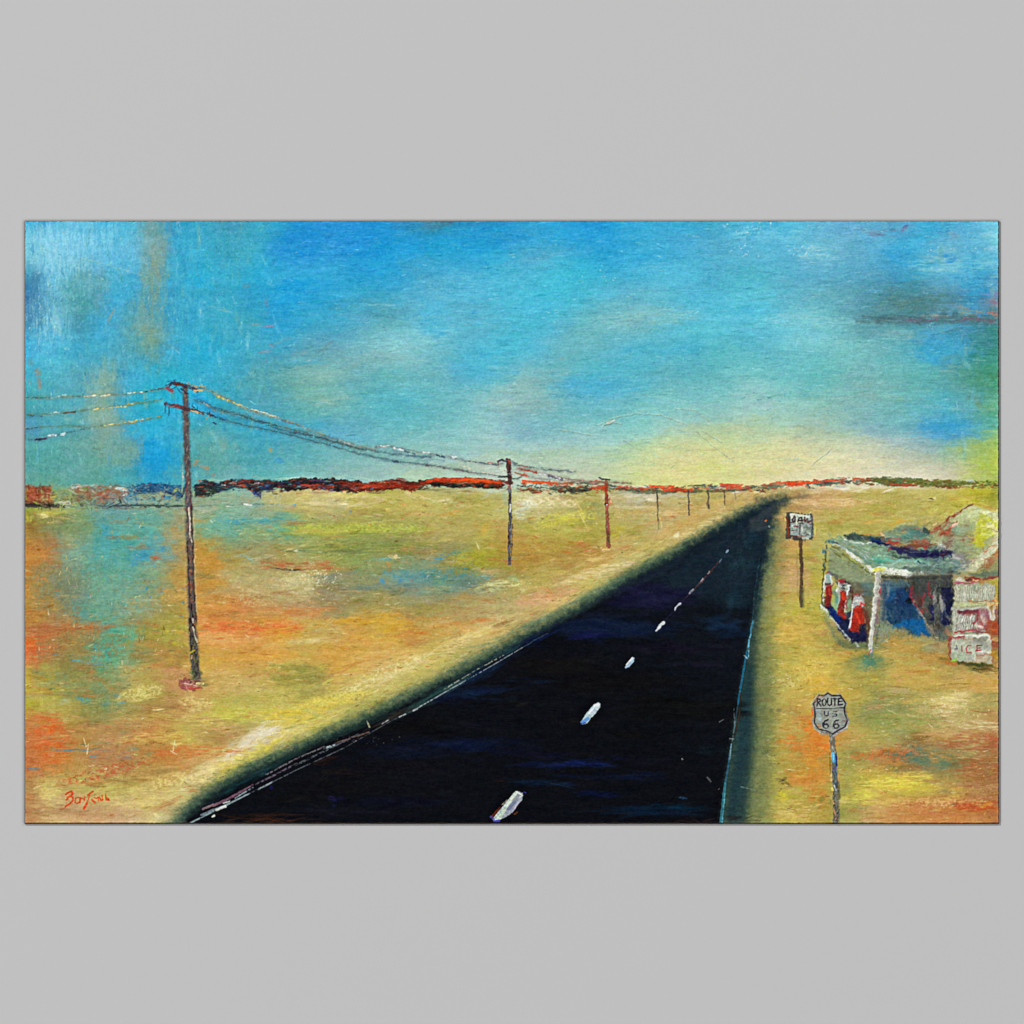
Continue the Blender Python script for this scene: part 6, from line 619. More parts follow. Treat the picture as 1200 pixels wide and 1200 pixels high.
# far poles
for x, ya, yb, w, c, lab in ((770.5, 574, 610, 2, '5c5c4c', 'fourth painted pole, faint grey, right of the rusty red one'), (807, 574, 603, 2, '504c44', 'fifth painted pole, thin and grey'), (830, 574, 595, 2.2, '4c4640', 'sixth painted pole, short and grey'), (849, 575, 591, 1.6, '5c4c40', 'seventh painted pole, very short'), (861.5, 576, 584, 1.2, '807468', 'eighth painted pole, the faintest and farthest')):
    i = part('painted_utility_pole', None, lab); line([(x - .5, ya), (x, (ya + yb) / 2), (x + .4, yb)], w * .8, c, .85, w, ident=i, h=.25, dry=.12, kind='v', rough=.3)
line([(771, 608), (772, 620)], 1.4, '747040', .5); line([(773, 606), (776, 618)], 1.2, 'd8dc80', .5); line([(770, 580), (770, 586)], 1.4, '3c3c44', .8); line([(829, 590), (831, 595)], 3, '6c5c44', .7)

# ------------------------------------------------------------------ information board by the road
B = part('painted_road_board', None, 'square grey board with dark scribbled letters on a thin post beside the road')
post = part('post', B); line([(938.5, 632), (938.8, 660), (939, 690), (938.5, 710)], 4.4, '5c4834', .92, 3.6, ident=post, h=.25, rough=.5, soft=1.6)
mottle([(938.5, 634), (939, 700)], 4, 3.6, '3c2c28 7c6444 4c3828', 30, post); line([(940, 690), (940, 710)], 5, '4c4c30', .5, soft=3); line([(934, 645), (935, 700)], 2, '7c7440', .35, soft=2)
poly([(922, 600.5), (938, 601), (952, 602.5), (953.5, 620), (952, 633), (936, 633), (921, 631.5), (921.5, 614)], '40423c', .93, 1.4, .8, B, .3)
poly([(925.5, 602), (950, 604), (951, 618), (950, 630.5), (926, 627.5)], '9ca8a0', .92, 1.2, .6, B, .25, .05)
line([(922.5, 607), (923.5, 620), (923, 629)], 2.2, '8c2c1c', .8, ident=B, dry=.1, kind='v'); line([(925.5, 602), (925.5, 625)], 1.4, '2c2418', .7, ident=B)
line([(926.5, 603), (938, 603.5), (948, 606)], 2.4, 'e4e8d0', .9, ident=B, h=.3); line([(927, 604), (928, 607)], 3, 'e8ecd4', .9, ident=B, h=.3); line([(928, 616), (933, 617)], 2, 'c8d0c8', .8, ident=B); line([(934, 606), (934, 615)], 2, 'e0e4c8', .85, ident=B, h=.3)
line([(945, 617), (948, 619.5)], 3, '6c7058', .7, ident=B); line([(940, 619), (941, 627)], 2.4, 'b4c0b4', .8, ident=B); line([(946, 623), (949, 626)], 2, 'd0dccc', .8, ident=B); line([(941, 630), (947, 631)], 2.2, 'd4d8c4', .8, ident=B, dry=.2); line([(951.5, 606), (952, 628)], 1.8, '6c7474', .7, ident=B)
line([(919.6, 607), (920.5, 610)], 1.2, 'ecd070', .8); line([(955.5, 618), (955, 626)], 1.8, 'd4e088', .6)

# ------------------------------------------------------------------ filling station
ST = part('painted_gas_station', None, 'painted roadside gas station with a pale flat canopy')
def Q(x, y): return (950 + x / 5.217, 580 + y / 5.217)
def QL(*p): return [Q(*a) for a in p]
# ground shade and back wall
poly(QL((440, 520), (850, 500), (880, 700), (840, 880), (770, 880), (720, 860), (640, 860), (540, 820), (440, 780), (420, 640)), '4c5850', .88, 6, 2, ST, .05)
bw = part('wall', ST, 'deep blue and grey wall under the canopy')
poly(QL((440, 540), (560, 520), (640, 640), (720, 760), (735, 860), (660, 860), (600, 820), (500, 800), (440, 760)), '1c3f60', .9, 5, 1.6, bw, .1)
poly(QL((450, 530), (600, 520), (600, 560), (450, 590)), '4c6c70', .7, 4, 1.5, None)
poly(QL((520, 570), (600, 560), (640, 680), (620, 740), (540, 700)), '1c3860', .7, 5, 1.5, None); poly(QL((580, 760), (690, 760), (735, 850), (680, 865), (600, 815), (500, 805)), '1464a0', .75, 4, 1.2, None); poly(QL((500, 700), (580, 690), (600, 750), (520, 760)), '2c4468', .6, 5, 1.2, None)
poly(QL((450, 600), (480, 560), (520, 600), (490, 660), (450, 660)), '1c5c94', .55, 4, 1.2, None); poly(QL((430, 540), (460, 540), (470, 900), (420, 900)), '84948c', .55, 4, 1.4, None, .1, .2, 'v')
poly(QL((610, 520), (860, 500), (880, 560), (870, 700), (850, 800), (780, 880), (700, 760), (620, 640)), '3e403e', .85, 3, 1.6, bw, .1, .05, 'v'); poly(QL((740, 700), (800, 640), (850, 820), (820, 900), (770, 870)), '747c70', .5, 4, 1.4, None, .1, .2, 'v')
mottle(QL((740, 520), (760, 860)), 22, 18, '34343c 5c6460 84887c 23283c', 110, bw, (1, 2.4), .6)
dv = part('door', ST, 'dark navy doorway in the station wall'); poly(QL((800, 570), (860, 565), (870, 640), (860, 700), (850, 800), (810, 805), (790, 740), (800, 660)), '191c3c', .93, 2, 1.4, dv, .15, .05)
line(QL((810, 690), (830, 730)), 3, '6c8094', .6, dry=.2, kind='v'); line(QL((800, 700), (805, 760)), 1.5, '94a8a8', .5, kind='v', dry=.2); line(QL((820, 700), (835, 790)), 1.5, '5c7484', .5, kind='v', dry=.2); line(QL((838, 740), (850, 760)), 2.5, 'a8ac94', .6, dry=.15); line(QL((860, 790), (845, 740)), 1.4, '2c2c3c', .6)
poly(QL((722, 660), (758, 680), (755, 770), (735, 760)), '1f2048', .9, 2, 1.2, dv, .1); line(QL((745, 715), (748, 722)), 1.4, '8c7cb8', .7)
poly(QL((580, 640), (610, 630), (620, 660), (595, 670)), '121418', .8, 2, 1, None)
rl = part('roof_brace', ST, 'thin red zigzag brace lines on the wall')
line(QL((620, 550), (618, 590), (608, 620), (622, 640), (690, 720)), 1.8, '9c2c34', .85, ident=rl, dry=.12); line(QL((690, 695), (686, 620), (705, 590), (750, 620)), 1.6, 'a4303c', .85, ident=rl, dry=.1); line(QL((620, 560), (612, 610)), 2.6, '8c2434', .7, ident=rl)
line(QL((650, 680), (700, 760), (770, 880)), 1.4, 'a88c74', .7, ident=rl, dry=.1); line(QL((670, 720), (790, 910)), 1.2, 'c8b490', .5, ident=rl, dry=.2); line(QL((640, 630), (632, 670), (700, 780)), 1.3, 'a8a898', .5, ident=rl, dry=.2)
# distant roofs and the pale gable behind
gb = part('gable_roof', ST, 'pale yellow green gable with a rust red ridge behind the canopy')
poly(QL((740, 215), (860, 120), (985, 55), (1050, 90), (1152, 110), (1152, 270), (1090, 330), (1010, 440), (950, 470), (880, 400), (800, 330), (730, 250)), 'a4ac80', .85, 4, 2, gb, .25)
poly(QL((880, 120), (990, 65), (1152, 110), (1152, 190), (1060, 170), (960, 150), (880, 180)), 'ccd49c', .85, 4, 2, gb, .25, .1, 'h'); poly(QL((1020, 130), (1060, 110), (1152, 160), (1152, 250), (1080, 260), (1010, 300), (990, 250), (1010, 190)), 'c8cc3c', .85, 4, 2, gb, .3, .08, 'n')
for k in range(26):
    x = 960 + rr.uniform(0, 180); y = 120 + rr.uniform(0, 140); c = ['e4e8b0', 'd8d870', 'dcd838', 'ecf0c8'][k % 4]
    line(QL((x, y), (x + rr.uniform(15, 50), y + rr.uniform(-5, 40))), rr.uniform(1, 2.4), c, .6, ident=gb, h=.35, dry=.15)
line(QL((1090, 180), (1150, 240)), 7, 'e8e0a8', .8, ident=gb, soft=2, h=.4, dry=.1); line(QL((1060, 100), (1152, 150)), 6, 'e4e4b8', .7, ident=gb, soft=2, h=.3, dry=.2); line(QL((1020, 230), (1010, 290), (1050, 300)), 6, 'd4cc28', .7, ident=gb, soft=2, h=.3); line(QL((960, 240), (980, 290)), 5, 'a88c3c', .5, soft=3)
poly(QL((780, 340), (880, 180), (980, 180), (1000, 300), (960, 380), (900, 420), (820, 380)), '8c9c7c', .6, 5, 2, None, .2, .15); poly(QL((820, 230), (880, 215), (890, 290), (840, 320)), '7c5440', .6, 3, 1.4, None, .2, .1); poly(QL((850, 270), (870, 330), (800, 340), (780, 300)), '685048', .5, 4, 1.5, None)
line(QL((775, 300), (830, 330)), 4, 'c8ccc4', .8, ident=gb, soft=1.6, h=.35, dry=.15); line(QL((830, 330), (880, 280), (890, 260)), 1.6, 'b8bca4', .6, dry=.15); line(QL((870, 185), (890, 215)), 7, '6ca08c', .6, soft=3)
poly(QL((720, 370), (860, 330), (960, 360), (960, 460), (860, 420), (760, 400)), '74787c', .75, 5, 2, gb, .15, .15); line(QL((900, 370), (960, 400), (940, 440)), 8, '8c8c88', .6, soft=4, dry=.15)
line(QL((990, 55), (900, 110), (850, 140), (800, 180), (760, 215)), 2.2, '8c3824', .92, 3, ident=gb, h=.4, dry=.04); line(QL((850, 170), (790, 210), (740, 230)), 2.6, 'a85c44', .85, ident=gb, h=.3, dry=.15); line(QL((780, 190), (740, 225)), 5, 'a86c4c', .6, ident=gb, soft=2, dry=.2)
line(QL((890, 165), (850, 205), (790, 245)), 4, '8c3020', .75, ident=gb, soft=1.4, h=.3, dry=.2); line(QL((860, 200), (820, 250)), 3, 'a84430', .6, ident=gb, dry=.25); line(QL((870, 185), (890, 175)), 3, 'f0d8b4', .85, h=.4); line(QL((985, 55), (1152, 85)), 1.4, 'b87c54', .5, dry=.15)
line(QL((930, 270), (935, 272)), 2.4, 'a83c28', .9); line(QL((985, 270), (995, 272)), 2.6, 'b85028', .9); line(QL((970, 230), (1152, 200)), 1, 'b8a850', .2); line(QL((930, 180), (960, 185)), 3, '9c7850', .5, soft=2); line(QL((1080, 205), (1140, 225)), 1.6, '7c6c4c', .6, dry=.2)
poly(QL((1152, 320), (1120, 330), (1060, 420), (1040, 470), (1152, 480)), '84865c', .85, 4, 1.6, gb, .15, .05); line(QL((1070, 430), (1140, 360)), 9, 'a46c44', .8, ident=gb, soft=4, dry=.1); poly(QL((970, 480), (1152, 455), (1152, 500), (980, 500)), '5c6c58', .8, 4, 1.4, gb, .1)
rf = part('roof_trim', ST, 'broad cream sloping trim at the right edge'); poly(QL((1152, 250), (1110, 300), (1030, 380), (950, 465), (1010, 470), (1060, 420), (1152, 320)), 'd4d4b0', .9, 2.2, 1.6, rf, .35, .04, 'n')
for k in range(8):
    o = k * 9; line(QL((1150, 258 + o), (1080, 330 + o * .8), (960 + o * .9, 460 + o * .1)), 1.1, ['ece8c8', 'a8a880', 'f0ecd0', 'b8b898'][k % 4], .6, ident=rf, h=.4, dry=.15)
line(QL((1060, 350), (1090, 320), (1130, 305)), 1.6, 'c46c4c', .8, ident=rf, dry=.1); line(QL((1110, 280), (1130, 262)), 1.6, 'e0b490', .7)
# dark roof shapes
dr = part('flat_roof', ST, 'flat canopy roof streaked navy, teal and rust')
poly(QL((170, 240), (300, 232), (450, 262), (560, 250), (720, 260), (760, 330), (860, 360), (950, 470), (700, 480), (390, 465), (300, 380), (130, 290), (110, 275)), '7c9c84', .88, 3, 1.8, dr, .15, .03, 'h')
poly(QL((440, 230), (560, 180), (690, 190), (740, 250), (720, 280), (450, 280)), '6a8474', .75, 5, 2, dr, .15, .1, 'h'); poly(QL((540, 210), (700, 205), (730, 250), (560, 260)), '4c8484', .6, 4, 1.6, None, .1, .15, 'h'); line(QL((520, 195), (580, 170), (650, 165)), 3, 'a4b490', .6, soft=2, dry=.2, kind='h'); line(QL((695, 215), (715, 225)), 6, '34403c', .8, soft=2, dry=.1)
poly(QL((190, 240), (310, 236), (440, 262), (480, 290), (440, 300), (330, 285), (240, 268)), '34403c', .85, 3, 1.4, dr, .1, .05, 'h'); poly(QL((350, 262), (430, 270), (500, 310), (640, 330), (780, 340), (880, 340), (860, 370), (760, 395), (620, 385), (520, 350), (440, 310), (380, 290)), '201e48', .92, 2.5, 1.6, dr, .12, .03, 'h')
line(QL((370, 270), (440, 290)), 3, '1c4c74', .7, ident=dr, dry=.2, kind='h'); poly(QL((450, 285), (640, 285), (760, 300), (730, 325), (600, 322), (480, 305)), '7c3c2c', .8, 2, 1.4, dr, .15, .2, 'h'); line(QL((460, 290), (530, 290)), 3.2, 'a8382c', .85, ident=dr, h=.2, dry=.1, kind='h'); line(QL((470, 335), (490, 328)), 2, '9c2c4c', .8, ident=dr); line(QL((640, 285), (700, 280), (720, 290)), 4, 'b0503c', .7, ident=dr, dry=.25); line(QL((700, 325), (710, 318)), 2.4, 'c02c28', .9, ident=dr); line(QL((520, 305), (640, 300), (700, 300)), 1.2, 'b07030', .7, ident=dr, dry=.15)
line(QL((430, 240), (455, 262), (440, 275)), 3, 'dcb484', .8, ident=dr, h=.4, dry=.15); line(QL((315, 240), (420, 245)), 1.3, 'b47c3c', .7, dry=.2); line(QL((560, 215), (640, 208), (680, 212)), 1.5, 'b8604c', .7, dry=.2)
line(QL((215, 275), (270, 292), (330, 300), (370, 298)), 2.2, 'dce8dc', .9, ident=dr, h=.4, dry=.1); line(QL((250, 290), (340, 325), (430, 345)), 3, '9cbca4', .6, ident=dr, dry=.2, kind='h'); line(QL((380, 325), (460, 335), (490, 350)), 3, '4c5c48', .6, ident=dr, dry=.15, kind='h')
line(QL((480, 365), (560, 385), (640, 395)), 4, '2c3430', .75, ident=dr, dry=.12, kind='h'); line(QL((380, 380), (430, 400), (500, 400)), 3.4, '5cb8a0', .75, ident=dr, h=.2, dry=.2, kind='h'); line(QL((390, 400), (450, 420), (440, 440)), 5, '4c9c84', .7, ident=dr, soft=2, dry=.15, kind='h'); line(QL((520, 405), (600, 400), (660, 405), (720, 420)), 4, '8cccc0', .8, ident=dr, h=.25, dry=.18, kind='h'); line(QL((410, 370), (470, 375)), 2, 'a0dcc0', .7, ident=dr, dry=.2)
line(QL((430, 430), (560, 432), (700, 430), (760, 425)), 3, 'b4ccb4', .7, ident=dr, dry=.15, kind='h'); line(QL((660, 425), (780, 440), (900, 440)), 6, '6c8c8c', .7, ident=dr, soft=3, dry=.15, kind='h'); line(QL((720, 400), (840, 400), (930, 440)), 5, '5c7c84', .7, ident=dr, soft=3, dry=.15, kind='h'); line(QL((580, 450), (700, 460), (900, 470)), 6, '4c5c5c', .7, ident=dr, soft=2, dry=.12, kind='h')
line(QL((655, 405), (668, 414)), 1.8, '10202c', .9, ident=dr); line(QL((690, 412), (700, 416)), 1.5, '10202c', .8, ident=dr); line(QL((830, 400), (900, 430), (960, 440)), 1.5, 'e4dcc0', .7, ident=dr, h=.3, dry=.2); line(QL((870, 375), (900, 390)), 4, 'ccc8c4', .7, ident=dr, soft=1.6, dry=.1); line(QL((920, 432), (940, 434)), 2, 'f0ecdc', .8, h=.3); line(QL((790, 360), (860, 390)), 3, '5c3c3c', .6, dry=.25)
# canopy fascia
cf = part('canopy_fascia', ST, 'white front fascia of the canopy with a yellow end')
line(QL((150, 295), (230, 350), (300, 405), (380, 465)), 3.4, 'e0e4dc', .92, 3.8, ident=cf, h=.4, dry=.05); line(QL((120, 325), (200, 365), (300, 440), (380, 492)), 1.5, '4c503c', .85, ident=cf, dry=.06); line(QL((165, 300), (250, 345), (330, 400), (360, 420)), 2.2, '5c7c7c', .7, ident=cf, dry=.2); line(QL((200, 290), (260, 330), (340, 370), (380, 390)), 1.5, 'b4c8c0', .7, ident=cf, dry=.2)
line(QL((95, 285), (140, 285)), 2.6, '1c5c7c', .85, ident=cf, dry=.1); line(QL((140, 290), (165, 300)), 2.2, '2c3c40', .8, ident=cf); line(QL((110, 330), (190, 345)), 4, '8c9c8c', .5, soft=2, dry=.2); line(QL((130, 312), (180, 330)), 2.2, '4c5044', .7, dry=.15); line(QL((165, 240), (215, 265)), 1.8, 'd8dc80', .7, dry=.15); line(QL((140, 262), (180, 268)), 2.5, 'c8d070', .5, soft=2)
line(QL((385, 462), (440, 452), (520, 462), (610, 480)), 4.6, 'ecece0', .95, 5.4, ident=cf, h=.45, dry=.03); line(QL((388, 462), (450, 456)), 3.4, 'd8d038', .92, ident=cf, h=.4, dry=.05); line(QL((440, 470), (520, 485), (610, 496)), 3.5, 'd8dccc', .9, ident=cf, h=.4, dry=.06); line(QL((600, 478), (680, 480), (760, 488)), 5, '8c9488', .7, ident=cf, soft=2, dry=.25, h=.3); speckle(30, 1078, 672, 14, 3, 'e0e0d8 2c2c3c', (.8, 1.8), .8, .2)
line(QL((440, 500), (520, 508), (620, 510)), 3, '5c5c34', .75, soft=2, dry=.1, kind='h'); line(QL((620, 500), (860, 490)), 4, '40403c', .6, soft=3, dry=.2)
poly(QL((470, 510), (600, 512), (560, 560), (490, 540)), '64706c', .4, 5, 1.4, None)
# posts
po = part('canopy_post', ST, 'thick white post at the corner of the canopy')
line(QL((412, 480), (402, 600), (388, 740), (372, 850), (368, 960)), 7, 'c0c0b4', .95, 5, ident=po, h=.4, rough=.6)
line(QL((398, 490), (392, 600), (378, 740), (364, 860), (358, 940)), 2., 'ece8dc', .85, ident=po, h=.4, dry=.1, kind='v'); line(QL((418, 490), (408, 640), (392, 800)), 1.1, '848478', .6, ident=po, dry=.2, kind='v'); line(QL((434, 500), (424, 580), (410, 700), (402, 780)), 1.8, '9c6880', .65, ident=po, dry=.15, kind='v'); line(QL((424, 570), (420, 600)), 1.6, 'b42c44', .85, ident=po); line(QL((414, 700), (402, 780), (396, 850)), 2, '786878', .6, ident=po, dry=.15, kind='v')
line(QL((430, 640), (415, 800), (400, 920)), 1.6, '3c4c70', .5, dry=.2, kind='v'); line(QL((365, 940), (358, 980)), 1.6, 'a84c38', .7); line(QL((378, 940), (376, 990)), 2.4, '70787c', .6, dry=.1); line(QL((430, 960), (520, 970)), 2, 'd0c490', .4, dry=.2)
pb = part('canopy_post', ST, 'thin dark post at the far left of the canopy')
line(QL((100, 310), (92, 380), (80, 460), (70, 540), (66, 640), (74, 690)), 1.8, '38403c', .85, ident=pb, h=.2, dry=.12, kind='v'); line(QL((90, 340), (82, 350)), 3.4, '1c5c80', .75, ident=pb, soft=1.6); line(QL((82, 420), (88, 440)), 2.6, '2c5c5c', .6, soft=2)
# bay under the canopy
by = part('forecourt', ST, 'shaded forecourt with navy kerb under the pumps')
poly(QL((110, 340), (200, 380), (380, 500), (380, 540), (300, 620), (170, 500), (110, 470)), '84927a', .75, 4, 1.6, by, .05); poly(QL((130, 480), (180, 500), (300, 540), (380, 600), (370, 740), (340, 760), (310, 640), (240, 560)), '64604c', .8, 4, 1.6, by, .05); poly(QL((300, 540), (385, 530), (380, 620), (320, 620)), '4c6c70', .6, 5, 1.4, None); poly(QL((240, 570), (320, 590), (330, 700), (250, 700)), '6c4c3c', .6, 4, 1.4, None)
poly(QL((70, 670), (120, 660), (170, 740), (250, 760), (340, 790), (350, 880), (330, 900), (250, 905), (220, 880), (140, 760)), '16183c', .93, 2.5, 1.4, by, .1); poly(QL((100, 680), (150, 700), (190, 770), (170, 780), (120, 720)), '14307c', .75, 2.5, 1, by); line(QL((205, 790), (220, 830)), 5, '24304c', .7, soft=2); line(QL((240, 810), (260, 840)), 1.5, '6c74a8', .6)
line(QL((68, 680), (110, 740), (180, 810), (240, 890)), 1.5, 'c4d0cc', .85, ident=by, h=.35, dry=.08); line(QL((66, 676), (90, 715)), 2.6, 'dce0d4', .9, ident=by, h=.4, dry=.08); line(QL((90, 760), (140, 850), (200, 920)), 4, '5c7860', .45, soft=4); line(QL((180, 900), (260, 930), (330, 920)), 7, '4c5c48', .5, soft=5); line(QL((280, 910), (290, 925)), 2.6, 'b4bcb4', .8); line(QL((350, 780), (350, 920)), 4, '5c4434', .5, soft=3, kind='v', dry=.2)
poly(QL((340, 980), (430, 985), (430, 1040), (330, 1040)), '3c7868', .35, 10, 2, None)
# fuel pumps
def pump(lab, body, redp, top, hl, extra):
    p = part('fuel_pump', ST, lab)
    poly(QL(*body), 'a8aca8', .93, 1.2, .8, p, .35, .03); poly(QL(*redp), extra, .95, 1.2, 1., p, .35, .02)
    poly(QL(*top), 'a82434', .9, 1., .6, p, .4)
    for q in hl: line(QL(*q), 1.5, 'eeeee8', .92, ident=p, h=.5, dry=.06)
    return p
p = pump('far left red and white fuel pump', [(88, 485), (128, 478), (132, 560), (90, 570), (78, 640), (78, 560)], [(92, 562), (134, 552), (136, 612), (92, 618)], [(100, 478), (120, 474), (120, 486), (104, 488)], [[(90, 490), (82, 560), (76, 650)], [(122, 485), (130, 540)]], '983428')
poly(QL((75, 620), (125, 618), (118, 690), (90, 670)), '4c2428', .88, 1.4, 1, p, .2); line(QL((105, 500), (115, 530)), 4.5, '8cb0a4', .8, ident=p, soft=1.5); line(QL((98, 545), (118, 540)), 2.4, '4c3434', .8, ident=p); line(QL((85, 640), (95, 665)), 1.5, 'a85c4c', .7, ident=p)
line(QL((125, 480), (160, 510), (165, 540)), 4, '4c5464', .7, soft=1.8, dry=.1); line(QL((145, 590), (160, 650)), 4, '4c7c84', .6, soft=2)
p = pump('middle red and white fuel pump', [(178, 520), (235, 545), (238, 600), (225, 690), (175, 690), (165, 590)], [(185, 605), (212, 600), (220, 640), (210, 700), (212, 755), (160, 730), (158, 690), (180, 660)], [(172, 512), (212, 525), (218, 542), (180, 536)], [[(178, 540), (160, 590)], [(232, 560), (226, 610)], [(215, 650), (207, 720)]], '7c2824')
line(QL((195, 598), (203, 630)), 5, 'b83a24', .92, ident=p, h=.4); line(QL((190, 555), (215, 560)), 4, 'd8dcd4', .8, ident=p, soft=1.4, dry=.15); line(QL((188, 565), (202, 575)), 1.4, '2c2c34', .8, ident=p); line(QL((215, 530), (238, 545), (240, 590)), 1.8, '24242c', .85, ident=p); line(QL((190, 650), (185, 700)), 2, 'a83c2c', .8, ident=p, dry=.1); line(QL((204, 700), (205, 722)), 1.6, 'e4d484', .9, ident=p, h=.4); line(QL((225, 620), (222, 690)), 2.2, '943828', .7, ident=p)
line(QL((230, 560), (236, 555)), 3, 'ecece8', .9, ident=p, h=.4)
p = pump('nearest and brightest red fuel pump', [(255, 640), (270, 612), (310, 615), (328, 650), (320, 690), (262, 700), (250, 680)], [(262, 700), (322, 690), (330, 740), (318, 790), (290, 835), (240, 820), (245, 760)], [(258, 610), (290, 600), (305, 612), (268, 622)], [[(258, 640), (256, 690)], [(250, 730), (243, 790), (236, 810)], [(275, 630), (310, 630)]], 'b02c1c')
line(QL((280, 650), (320, 660)), 5, 'd8d4d0', .8, ident=p, soft=1.8, dry=.1); line(QL((262, 700), (300, 690), (310, 660), (335, 668)), 2., 'c43430', .85, ident=p, dry=.08); line(QL((280, 740), (300, 790)), 5, 'c83c20', .85, ident=p, h=.4, dry=.1); line(QL((250, 800), (290, 810)), 1.2, '5c1c14', .8, ident=p, dry=.1); line(QL((245, 822), (290, 832)), 1.3, 'b82c24', .9, ident=p); line(QL((300, 720), (345, 755), (340, 790)), 4, '943c24', .6, ident=p, soft=2, dry=.15); line(QL((270, 700), (262, 740), (275, 780)), 1.2, 'a02818', .8, ident=p)
line(QL((230, 740), (245, 720)), 6, '242440', .8, soft=2)
# ice box and sign panels at the right edge
IC = part('painted_ice_chest', None, 'white ribbed ice chest and sign panels edged in red at the right edge')
def R(x, y): return (1090 + x / 10.435, 670 + y / 10.435)
def RL(*p): return [R(*a) for a in p]
line(RL((430, 70), (560, 78), (700, 75), (845, 60)), 2.6, '8c2c24', .85, ident=ST, dry=.1, kind='h'); line(RL((490, 105), (600, 112), (720, 100)), 3., 'b06c3c', .7, ident=ST, dry=.2, kind='h'); line(RL((490, 100), (585, 102)), 1.2, 'e4c8a0', .8, h=.3); line(RL((440, 90), (500, 105)), 2.5, '4c2028', .8); line(RL((650, 60), (845, 30)), 4, '5c6c54', .5, soft=3)
poly(RL((700, 90), (850, 100), (850, 420), (790, 400), (790, 200), (730, 140)), 'a89c3c', .8, 3, 1.4, None, .1)
poly(RL((300, 90), (370, 70), (420, 100), (420, 150), (300, 150)), 'c8c4b0', .9, 2, 1., IC, .3)
poly(RL((290, 140), (720, 140), (790, 190), (800, 330), (700, 370), (300, 380), (290, 260)), 'a4a890', .93, 2, 1.2, IC, .3)
for k in range(20):
    x = 305 + k * 25 + rr.uniform(-4, 4); line(RL((x, 165 + rr.uniform(0, 20)), (x - 6, 250), (x - 8, 340 + rr.uniform(-10, 25))), 1.15, 'dcdcc4' if k % 5 else 'f0ecd8', .75, ident=IC, h=.5, dry=.12, kind='v'); line(RL((x + 12, 180), (x + 5, 330)), .8, '6c7468', .4, ident=IC, dry=.2, kind='v')
line(RL((310, 130), (400, 140), (560, 128)), 3, 'b05068', .9, 1.6, ident=IC, h=.3, dry=.08, kind='h'); line(RL((600, 130), (720, 130)), 1.5, 'a87c3c', .7, ident=IC)
line(RL((290, 400), (500, 395), (760, 385)), 4.4, 'c4ccA0', .85, ident=IC, soft=1.6, dry=.06, kind='h'); line(RL((470, 370), (620, 365), (820, 350)), 1.8, 'c46c3c', .85, ident=IC, dry=.08, kind='h'); line(RL((720, 400), (830, 395)), 4, 'e0b070', .8, ident=IC, dry=.15); line(RL((800, 320), (805, 400)), 2, 'ecc080', .8, h=.3)
poly(RL((270, 430), (700, 420), (730, 480), (740, 700), (690, 740), (280, 760), (270, 600)), 'b8bcac', .92, 2, 1.2, IC, .3)
poly(RL((335, 475), (580, 460), (560, 640), (520, 710), (300, 710), (325, 560)), '908c80', .9, 1.4, 1., IC, .2)
line(RL((345, 485), (430, 500), (560, 480)), 4, '703038', .88, ident=IC, dry=.1, kind='h'); line(RL((420, 520), (540, 515)), 2.2, '8c4844', .75, ident=IC, dry=.15)
for k in range(8):
    x = 350 + k * 26; line(RL((x, 530 + (k % 3) * 10), (x - 8, 620), (x - 12, 700)), 1.25, 'dcdccc' if k % 2 else 'f0ecdc', .85, ident=IC, h=.5, dry=.1, kind='v'); line(RL((x + 13, 550), (x + 2, 690)), .8, '5c5c58', .5, ident=IC, dry=.15, kind='v')
poly(RL((570, 470), (680, 450), (740, 520), (750, 620), (700, 720), (600, 730), (560, 600)), '9c686c', .85, 2, 1.2, IC, .25, .06); line(RL((585, 480), (560, 600), (525, 630)), 1.9, 'a42c34', .85, ident=IC, dry=.06); line(RL((640, 540), (660, 620)), 6, 'c8b0a4', .75, ident=IC, soft=2, dry=.15); line(RL((600, 610), (640, 640), (650, 700)), 1.8, 'a8443c', .8, ident=IC, dry=.1); line(RL((560, 650), (640, 680)), 3, 'dcd0b8', .8, ident=IC, dry=.15); line(RL((690, 470), (720, 600)), 2.6, 'a05860', .7, ident=IC, dry=.15)
poly(RL((700, 600), (850, 580), (850, 780), (720, 770), (690, 700)), 'a04428', .85, 3, 1.4, IC, .15, .05); line(RL((720, 420), (740, 560), (760, 580)), 3, 'dcdcd0', .8, ident=IC, h=.4, dry=.15, kind='v'); line(RL((790, 430), (775, 560)), 2.6, 'dcdcd0', .75, ident=IC, h=.4, dry=.15, kind='v'); line(RL((810, 480), (840, 620)), 3.5, '84505c', .7, dry=.15, kind='v'); line(RL((730, 700), (800, 710)), 3, 'c86838', .7, dry=.15)
line(RL((300, 735), (420, 728), (560, 720)), 2.7, 'ac3040', .92, 2, ident=IC, h=.3, dry=.05, kind='h'); line(RL((540, 745), (640, 750)), 4, '6c6468', .7, ident=IC, soft=1.6, dry=.15); line(RL((560, 730), (700, 750)), 1.6, '943430', .7, ident=IC)
poly(RL((240, 770), (700, 760), (760, 800), (765, 1110), (480, 1105), (270, 1095), (245, 960)), 'b4b8a4', .94, 1.6, 1.2, IC, .3)
